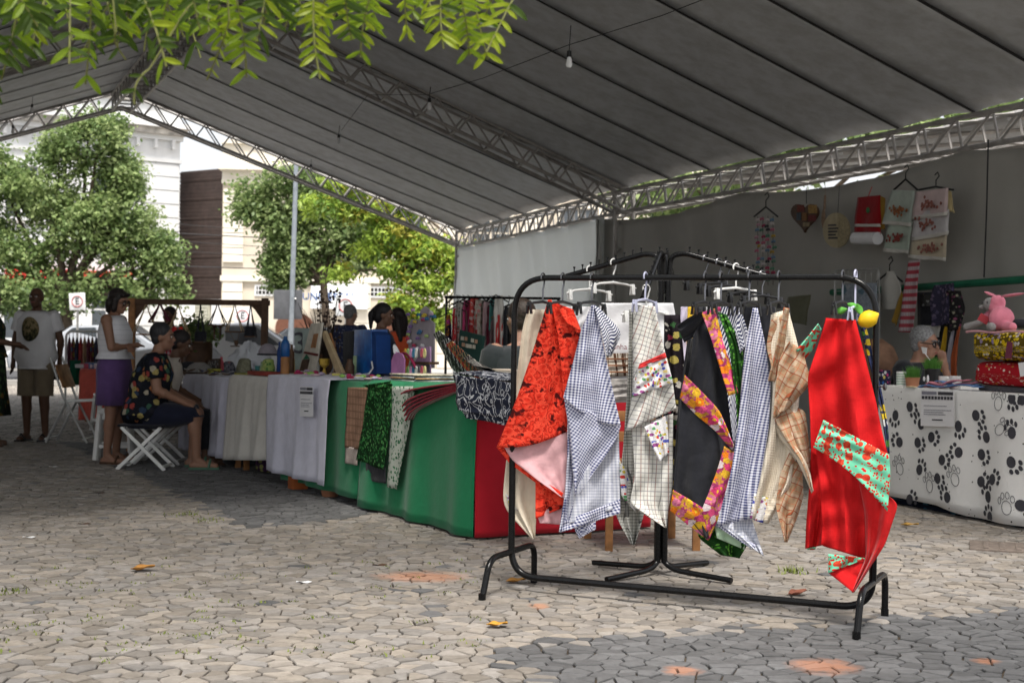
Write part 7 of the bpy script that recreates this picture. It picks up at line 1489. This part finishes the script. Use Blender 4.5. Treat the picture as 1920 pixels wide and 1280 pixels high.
b = B(); b.tube([wp(1512, 382, .32), wp(1512, 352, .3)], .004, 5); b.build('string', M['cable'], t2)
t3 = wthing('wooden_spoon', 'decorated wooden spoon hanging between heart and oval board', 'spoon', 1546, 400); b = B(); b.tube([wp(1547, 366, .32), wp(1546, 392, .32)], [.012, .014], 8); b.ell(wp(1544, 410, .32), (.035, .014, .11), RW, 12, 8); b.tube([wp(1547, 366, .32), wp(1547, 345, .3)], .003, 5); b.build('spoon', plain('spoon_wood', (.22, .15, .10), .7, .4, 30), t3)
t4 = wthing('oval_board', 'pale oval wooden board with dark lettering on the grey wall', 'board', 1571, 430); ov = [(1571+24*math.cos(q), 432+33*math.sin(q)) for q in [2*PI*i/28 for i in range(28)]]; wcard('board', ov, .30, -.03, plain('pale_board', (.40, .34, .22), .7, .15, 10), t4, bev=.004)
wcard('dark_half', [(1571+23*math.cos(q), 432+32*math.sin(q)) for q in [-PI/2+PI*i/14 for i in range(15)]], .333, -.003, plain('tan_half', (.30, .25, .15), .7, .3, 40), t4)
for k, w in enumerate((15, 19, 17, 14, 18)): wcard('letter_row', [(1553, 421+k*6), (1553+w, 420.5+k*6), (1553+w, 423.5+k*6), (1553, 424+k*6)], .335, -.003, M['ink'], t4)
b = B(); b.tube([wp(1571, 400, .31), wp(1574, 345, .3)], .003, 5); b.build('string', M['cable'], t4)
t5 = wthing('paper_towel_holder', 'red cloth holder with a white paper towel roll on the grey wall', 'holder', 1627, 400); wpanel('cloth', [(1608, 370), (1604, 400), (1602, 440)], [(1650, 366), (1651, 400), (1650, 440)], fab('holder_red', (.26, .008, .012)), .34, t5, seed=3); wpanel('trim', [(1603, 420), (1602, 425)], [(1650, 420), (1650, 425)], M['linen'], .365, t5, nu=6, nv=3, seed=3); wpanel('side', [(1650, 366), (1651, 430)], [(1660, 372), (1659, 430)], fab('ochre', (.28, .17, .03)), .32, t5, nu=4, nv=8)
a, c = wp(1603, 447, .36), wp(1646, 447, .36); b = B(); d_ = c-a; b.lathe([(.02, 0), (.062, 0), (.062, d_.length), (.02, d_.length)], a, 20, d_.to_track_quat('Z', 'Y').to_matrix()); b.build('paper_roll', M['paper'], t5); wpanel('strap', [(1645, 425), (1643, 455)], [(1652, 425), (1652, 452)], fab('holder_red', (.26, .008, .012)), .30, t5, nu=4, nv=6)
b = B(); b.ell(wp(1627, 394, .37), (.03, .006, .03), RW); b.build('motif', colour('motif_green', (.04, .14, .05)), t5); b = B(); b.tube([wp(1628, 368, .33), wp(1635, 350, .3)], .004, 5); b.build('cord', M['red'], t5)
ROS = [(.22, .04, .03), (.26, .10, .04), (.10, .12, .05), (.24, .06, .05)]
def towel(label, cx, cy, w, panels, hang):
    th = wthing('embroidered_towel', label, 'towel', cx, cy, 'embroidered towels on the grey wall'); whanger(th, *hang)
    for k, (L_, R_, c, e) in enumerate(panels):
        wpanel('towel', L_, R_, fab('towel_%d_%d_%d' % tuple(int(q*100) for q in c), c), .33+.012*k if k else .33, th, seed=k); ex, ey, ew = e
        b = B()
        for i in range(26):
            q = wp(ex+rs_.gauss(0, ew*.45), ey+rs_.gauss(0, ew*.26), .375+.012*k); b.ell(q, (.018, .004, .016), RW, 7, 4)
        o = b.build('embroidery', plain('embroidery_%d' % int(c[0]*99+k), ROS[k % 4] if c[0] < .55 else (.24, .09, .07), .8, .6, 60), th); o['kind'] = 'stuff'
        wpanel('hem', [(L_[-1][0], L_[-1][1]-7), L_[-1]], [(R_[-1][0], R_[-1][1]-7), R_[-1]], M['linen'], .345+.012*k, th, nu=8, nv=3, seed=k)
towel('two pale green towels with rose embroidery on a black hanger', 1685, 400, 0, [([(1668, 410), (1656, 472)], [(1712, 415), (1704, 476)], (.40, .47, .40), (1680, 446, 18)), ([(1672, 356), (1656, 420)], [(1715, 358), (1710, 425)], (.40, .46, .41), (1684, 394, 20))], (1698, 336, 22, 20))
towel('pink, white and cream towels with flower embroidery on a curved hanger', 1745, 400, 0, [([(1714, 430), (1703, 484)], [(1778, 420), (1774, 490)], (.55, .48, .36), (1743, 465, 20)), ([(1716, 396), (1711, 452)], [(1780, 392), (1780, 440)], (.56, .54, .55), (1736, 420, 20)), ([(1718, 360), (1712, 412)], [(1778, 352), (1777, 404)], (.56, .44, .44), (1742, 382, 20))], (1755, 350, 32, 6))
wpanel('napkin', [(1776, 354), (1778, 395)], [(1784, 360), (1790, 400)], fab('pale_yellow', (.58, .48, .26)), .31, None, 'pale yellow napkin behind the pink embroidered towel', 'napkin', nu=5, nv=8)
# lower wall: grid with cloth boards, runner, bags
t6 = wthing('wire_grid', 'wire display grid with pale blue printed cloths', 'display', 1600, 560); b = B()
for k in range(8): b.tube([wp(1568+k*11, 508, .5), wp(1566+k*11, 700, .5)], .004, 5)
for k in range(6): b.tube([wp(1566, 512+k*34, .5), wp(1648, 510+k*34, .5)], .004, 5)
b.tube(bend([wp(1563, 720, .5), wp(1566, 506, .5), wp(1648, 504, .5), wp(1650, 720, .5)], .05), .009, 6); b.tube([wp(1563, 720, .5), V(*wp(1563, 720, .5)[:2], .0)], .009, 6); b.tube([wp(1650, 720, .5), V(*wp(1650, 720, .5)[:2], .0)], .009, 6); b.build('grid', M['steel'], t6)
wpanel('printed_cloth', [(1578, 532), (1576, 605)], [(1644, 530), (1642, 612)], floral('bluecloth', (.32, .36, .42), [(.26, .32, .40), (.40, .42, .46), (.12, .2, .26)], 6, .3), .54, t6, seed=4); wpanel('printed_cloth', [(1588, 600), (1586, 690)], [(1640, 604), (1636, 690)], fab('teal_cloth', (.12, .16, .17)), .56, t6, seed=5)
t7 = wthing('small_shirt', 'small white top on a dark hanger below the towels', 'garment', 1668, 520); whanger(t7, 1668, 508, 24, 20); wpanel('top', [(1664, 508), (1652, 535), (1654, 580)], [(1676, 508), (1690, 535), (1690, 580)], M['linen'], .36, t7, seed=6)
wpanel('table_runner', [(1704, 490), (1694, 555), (1686, 622)], [(1726, 486), (1720, 555), (1714, 624)], plaid('runner_print', (.46, .40, .42), [(1, .07, .5, (.34, .02, .04), .9), (0, .03, .3, (.40, .06, .09), .4)]), .50, None, 'red striped table runner hanging before the dark organiser', 'runner', seed=7)
wpanel('sash', [(1690, 545), (1672, 600)], [(1698, 560), (1680, 612)], fab('ochre', (.28, .17, .03)), .48, None, 'ochre sash beside the striped runner', 'sash', nu=5)
t8 = wthing('pocket_organiser', 'black hanging pocket organiser with small prints', 'organiser', 1755, 600); wpanel('back', [(1722, 548), (1720, 700)], [(1800, 545), (1796, 700)], M['black_cloth'], .40, t8, seed=8)
for k, y in enumerate((552, 610, 640)): wpanel('pocket', [(1728, y), (1727, y+22)], [(1764, y), (1763, y+22)], (M['linen'] if k == 1 else floral('pocket%d' % k, (.05, .05, .05), [(.35, .28, .06), (.3, .3, .3), (.1, .1, .1)], 16, .42)), .44, t8, nu=6, nv=5, seed=k)
t9 = wthing('quilted_bag', 'dark flowered fabric bags hanging in a bunch', 'bag', 1772, 560); wpanel('bag', [(1752, 535), (1744, 570), (1748, 612)], [(1790, 530), (1796, 570), (1788, 606)], floral('violet_bag', (.05, .045, .08), [(.12, .10, .18), (.18, .14, .22)], 22, .4), .52, t9, amp=.03, seed=9); wpanel('second_bag', [(1772, 545), (1768, 590), (1776, 622)], [(1800, 545), (1804, 580), (1794, 618)], floral('white_flower_bag', (.02, .018, .02), [(.34, .32, .24), (.28, .08, .16), (.05, .05, .05)], 30, .38), .56, t9, amp=.03, seed=10)
for k, (x, c) in enumerate(((1768, (.45, .28, .02)), (1782, (.40, .38, .44)), (1792, (.34, .08, .03)))): wpanel('ribbon', [(x+4, 612), (x-4, 660), (x-6, 706)], [(x+9, 612), (x+3, 660), (x+4, 706)], fab('ribbon%d' % k, c), .54, None, ('yellow ribbon strip hanging below the flowered bags', 'pale lilac ribbon strip hanging below the flowered bags', 'rust ribbon strip hanging below the flowered bags')[k], 'ribbon', nu=4, amp=.02, seed=k)
q = V(P(1640, 640, 11.6).x, 11.6, 0); b = B(); zc = P(1640, 672, 11.6).z; b.lathe([(.1, 0), (.13, .02), (.13, zc-.22), (.12, zc-.16), (.17, zc-.08), (.19, zc), (.15, zc+.1), (.06, zc+.16)], q, 20); tag(b.build('clay_jar', plain('clay', (.20, .11, .07), .8, .3, 12), None), 'brown clay jar on a plinth beside the woman with glasses', 'jar')
wpanel('cloth', [(1478, 556), (1466, 600)], [(1520, 552), (1512, 610)], fab('olive_round', (.14, .14, .09)), .5, None, 'dull olive cloth hanging on the wall behind the rail', 'cloth', seed=12); 
# ================================================================== OVERHANGING TREE, FRONDS IN VIEW, LITTER
tr = thing('shade_tree', 'tree with feathery bright green fronds hanging into the top of the picture', 'tree', (-3.2, -2.2, 0))
b = B(); b.tube([(-3.2, -2.2, 0), (-3.1, -2.0, 1.5), (-2.8, -1.5, 3.2), (-2.2, -.6, 4.8)], [.30, .25, .22, .18], 14); b.build('trunk', M['bark'], tr)
LIMB = [((-2.2, -.6, 4.8), (0, 2.2, 7.2), (3.2, 5, 8.6)), ((-2.2, -.6, 4.8), (-2.9, 2.4, 7), (-4.0, 5.4, 8.6)), ((-2.5, -1, 4.2), (-.6, 1.4, 4.4), (.2, 3.0, 4.0)), ((-2.2, -.6, 4.8), (-5, 0, 7.4), (-7, 2, 8.6)), ((-2.2, -.6, 4.8), (1, -1, 7.2), (5, 0, 8.6)), ((-2.6, -1.2, 3.8), (-2.0, 1.4, 4.0), (-1.2, 3.4, 3.15))]
for l in LIMB: b = B(); b.tube(l, [.12, .07, .025], 9); b.build('limb', M['bark'], tr)
cb = []
rs_ = random.Random(8)
for k in range(90):  # crown out of view, its spread laid out to dim sun on the foreground
    x, y = rs_.uniform(-8.5, 8.5), rs_.uniform(-5.5, 6.5)
    if -1.9 < x < .7 and -1.2 < y < 1.2: continue  # gap shaped so the fronds below stay sunlit
    cb.append(((x, y, 8.8+rs_.uniform(-.7, .9)+.0*y), (1.3, 1.3, .6)))
for k in range(14): cb.append(((rs_.uniform(-1.6, 3.6), rs_.uniform(13.5, 19.5), 0), (.55, .55, .12)))
cb = [(c if c[2] else (c[0], c[1], 4.3+.377*max(0, (V(c[0], c[1], 0)-B0).dot(inw))), r) for c, r in cb]
v_, f_, c_ = foliage(cb, CANOPY_N, .17, [(.09, .16, .03), (.13, .21, .04), (.17, .26, .05)], 33, .3, long=2.4)
link('crown', npmesh('crown', v_, f_, M['leaf'], c_), tr)
# fronds: pinnate leaves
def leaflet_mesh(name, col, tr_):
    t = NT(name, .45, .4); n = t.noise(t.obj(), 3, 3); t.base(t.ramp(n, [(.3, [q*.8 for q in col]), (.7, [min(1, q*1.2) for q in col])])); t.trans(.5, [min(1, q*1.5) for q in col])
    b = B(); n_ = 6
    def fn(u, v): w = .128*math.sin(PI*min(1, u*.96+.04))**.6; return V(u, (v-.5)*2*w, abs(v-.5)*.12-.10*u*u)
    b.grid(fn, n_, 2); return b.mesh(name, t.m, True)
LF = [leaflet_mesh('leaflet_dark', (.05, .09, .010), 0), leaflet_mesh('leaflet', (.18, .27, .015), 0), leaflet_mesh('leaflet_yellow', (.27, .34, .02), 0)]
STEM = plain('rachis', (.16, .17, .05), .7)
FR = [(40, -30, 2, 150, 11, 46, 0, 3.0), (100, -30, 60, 95, 9, 44, 0, 3.1), (132, -30, 130, 120, 7, 40, 0, 2.9), (170, -30, 160, 158, 10, 42, 1, 3.1), (230, -30, 150, 110, 9, 44, 0, 3.2), (262, -20, 312, 125, 9, 38, 0, 3.0), (218, 60, 236, 112, 3, 34, 0, 3.1), (330, -30, 300, 80, 7, 40, 1, 3.1), (300, -30, 346, 70, 8, 40, 1, 3.3),
      (395, -20, 392, 60, 6, 40, 1, 3.2), (430, 40, 388, 150, 7, 26, 2, 3.1), (412, -20, 420, 90, 8, 40, 1, 3.2), (440, -10, 462, 145, 10, 40, 1, 3.1), (498, -30, 480, 80, 8, 42, 0, 3.0), (545, -30, 575, 62, 7, 40, 0, 3.2), (590, -20, 600, 148, 10, 36, 2, 3.1), (622, -30, 605, 60, 7, 36, 1, 3.3), (650, -30, 660, 75, 8, 38, 0, 3.0), (700, -20, 676, 108, 9, 36, 1, 3.1), (716, -30, 700, 60, 7, 38, 1, 3.2),
      (765, -30, 768, 78, 8, 28, 2, 3.3), (800, -30, 820, 50, 7, 34, 1, 3.2), (830, -20, 832, 92, 8, 38, 2, 3.1), (855, -30, 880, 105, 10, 34, 1, 3.1), (888, -20, 915, 112, 9, 36, 2, 3.2), (975, -25, 912, 98, 8, 40, 2, 3.1), (930, -30, 905, 40, 6, 36, 1, 3.2), (10, -40, 70, 50, 8, 46, 0, 2.9), (200, -40, 215, 60, 8, 42, 1, 3.3), (360, -40, 375, 55, 7, 42, 0, 2.9), (520, -40, 530, 30, 6, 42, 0, 3.0), (280, 130, 252, 196, 2, 26, 0, 3.0), (-20, 40, -40, 180, 8, 42, 0, 3.0)]
rs4 = random.Random(55); FR += [(x, -45, x+rs4.uniform(-60, 40), rs4.uniform(30, 110), rs4.randint(6, 9), rs4.uniform(36, 48), rs4.choice((0, 0, 1)), rs4.uniform(3.2, 3.7)) for x in [rs4.uniform(-20, 360) for _ in range(9)]]
FR += [(x, -45, x+rs4.uniform(-30, 30), rs4.uniform(20, 70), rs4.randint(5, 8), rs4.uniform(30, 42), rs4.choice((0, 1, 1, 2)), rs4.uniform(3.1, 3.6)) for x in [rs4.uniform(360, 900) for _ in range(9)]]
cnt = [0]; rest = [B(), B(), B()]
tw_ = [P(-20, -60, 3.1), P(200, -75, 3.15), P(420, -60, 3.1), P(640, -70, 3.15), P(860, -60, 3.1), P(985, -45, 3.1)]
b = B(); b.tube([P(-200, -160, 3.0)]+tw_, [.014, .012, .011, .010, .009, .007, .005], 8); b.tube([V(-.6, 2.6, 3.2), P(100, -180, 3.0), P(200, -75, 3.15)], [.03, .02, .012], 8); b.build('twig', STEM, tr)
for fi, (x0, y0, x1, y1, n, ll, ci, Z) in enumerate(FR):
    a, e = P(x0, y0, Z), P(x1, y1, Z+rs_.uniform(-.12, .12)); m_ = lerp(a, e, .5)+V(rs_.uniform(-.02, .02), -.02, .01); pts_ = [a*(1-t_)**2+m_*2*t_*(1-t_)+e*t_*t_ for t_ in [i/12 for i in range(13)]]
    top = min(tw_, key=lambda q: (q-a).length); b = B(); b.tube([top, lerp(top, a, .5)+V(0, 0, .02)]+pts_, .0022, 5); fr = b.build('frond', STEM, tr); L = ll*(1.2 if ci == 0 else 1.15)*Z/FPX; n = max(2, int(n*.8))
    yaw = rs_.uniform(-1.0, 1.0)
    for i in range(n):
        t_ = .18+.82*(i+.3)/n; p = pts_[min(12, int(t_*12))]; d_ = (e-a).normalized(); sd = d_.cross(V(0, 1, 0)).normalized(); sd = (sd*math.cos(yaw)+V(0, 1, 0)*math.sin(yaw)).normalized(); nr = d_.cross(sd).normalized()
        for s_ in (-1, 1):
            if rs_.random() < .06: continue
            k = min(1, .55+1.8*t_*(1.15-t_)); ln = L*k*rs_.uniform(.7, 1.15); dr = (sd*s_*1.0+d_*(.25+.65*t_*t_)+nr*rs_.uniform(-.45, .45)+V(0, 0, -.10)).normalized(); yv = nr.cross(dr).normalized(); nv_ = dr.cross(yv)
            m4 = Matrix.Translation(p) @ Matrix((dr, yv, nv_)).transposed().to_4x4() @ Matrix.Diagonal((ln, ln, ln, 1)); me = LF[ci if rs_.random() < .75 else rs_.randrange(3)]
            cnt[0] += 1
            if cnt[0] <= 300: 
                q = Matrix(); pr = fr
                while pr: q = pr.matrix_basis @ q; pr = pr.parent
                inst('leaflet', me, q.inverted() @ m4, fr)
            else:
                vs_ = [m4 @ v.co for v in me.vertices]; rest[LF.index(me)].add(vs_, [tuple(pl.vertices) for pl in me.polygons])
for k in range(3): tag(rest[k].build('leaflets', LF[k].materials[0], tr, True), kind='stuff')
# fallen leaves
def dry_leaf(label, px, py, L, col, rz, curl):
    q = G(px, py, .006); b = B(); m = Matrix.Rotation(rz, 3, 'Z')
    b.grid(lambda u, v: q+m @ V((u-.5)*L, (v-.5)*L*.62*math.sin(PI*min(1, u*.92+.06))**.7, .004+curl*((2*v-1)**2*math.sin(PI*u)*.5+(u-.3)**2)+.004*math.sin(9*u+5*v)), 12, 6); o = b.build('fallen_leaf', plain('dry_leaf_'+str(px), col, .7, .35, 40), None, True, solid=.0012); tag(o, label, 'leaf', 'fallen leaves on the paving')
dry_leaf('large curled ochre leaf lying alone on the left paving', 268, 1068, .115, (.42, .20, .05), .2, .035); dry_leaf('small ochre leaf at the front left of the rail', 932, 1172, .085, (.45, .22, .03), .1, .015); dry_leaf('ochre leaf under the left end of the rail', 968, 1090, .10, (.38, .18, .04), .3, .02)
dry_leaf('reddish brown leaf behind the lower bar of the rail', 1496, 1114, .10, (.22, .075, .045), .5, .03); dry_leaf('yellow leaf near the paw print cloth', 1706, 985, .11, (.45, .26, .06), -.2, .02)
rs2 = random.Random(71)
for k, (px, py) in enumerate(((100, 874), (188, 923), (55, 1006), (158, 981), (570, 1090), (712, 1058))):
    q = G(px, py, .005); b = B(); w = .03; b.grid(lambda u, v: q+V((u-.5)*w*2.4, (v-.5)*w, .004*math.sin(7*u+3*v)), 4, 3); tag(b.build('paper_scrap', M['paper'] if k in (0, 2, 4) else M['dark_wood'], None, True, solid=.001), ('white paper scrap on the ground before the stool', 'dark scrap on the ground at mid left', 'pale scrap on the ground at far left', 'dark leaf scrap left of the dark paving', 'pale scrap among the mossy stones', 'dark scrap on the light paving before the green table')[k], 'scrap')
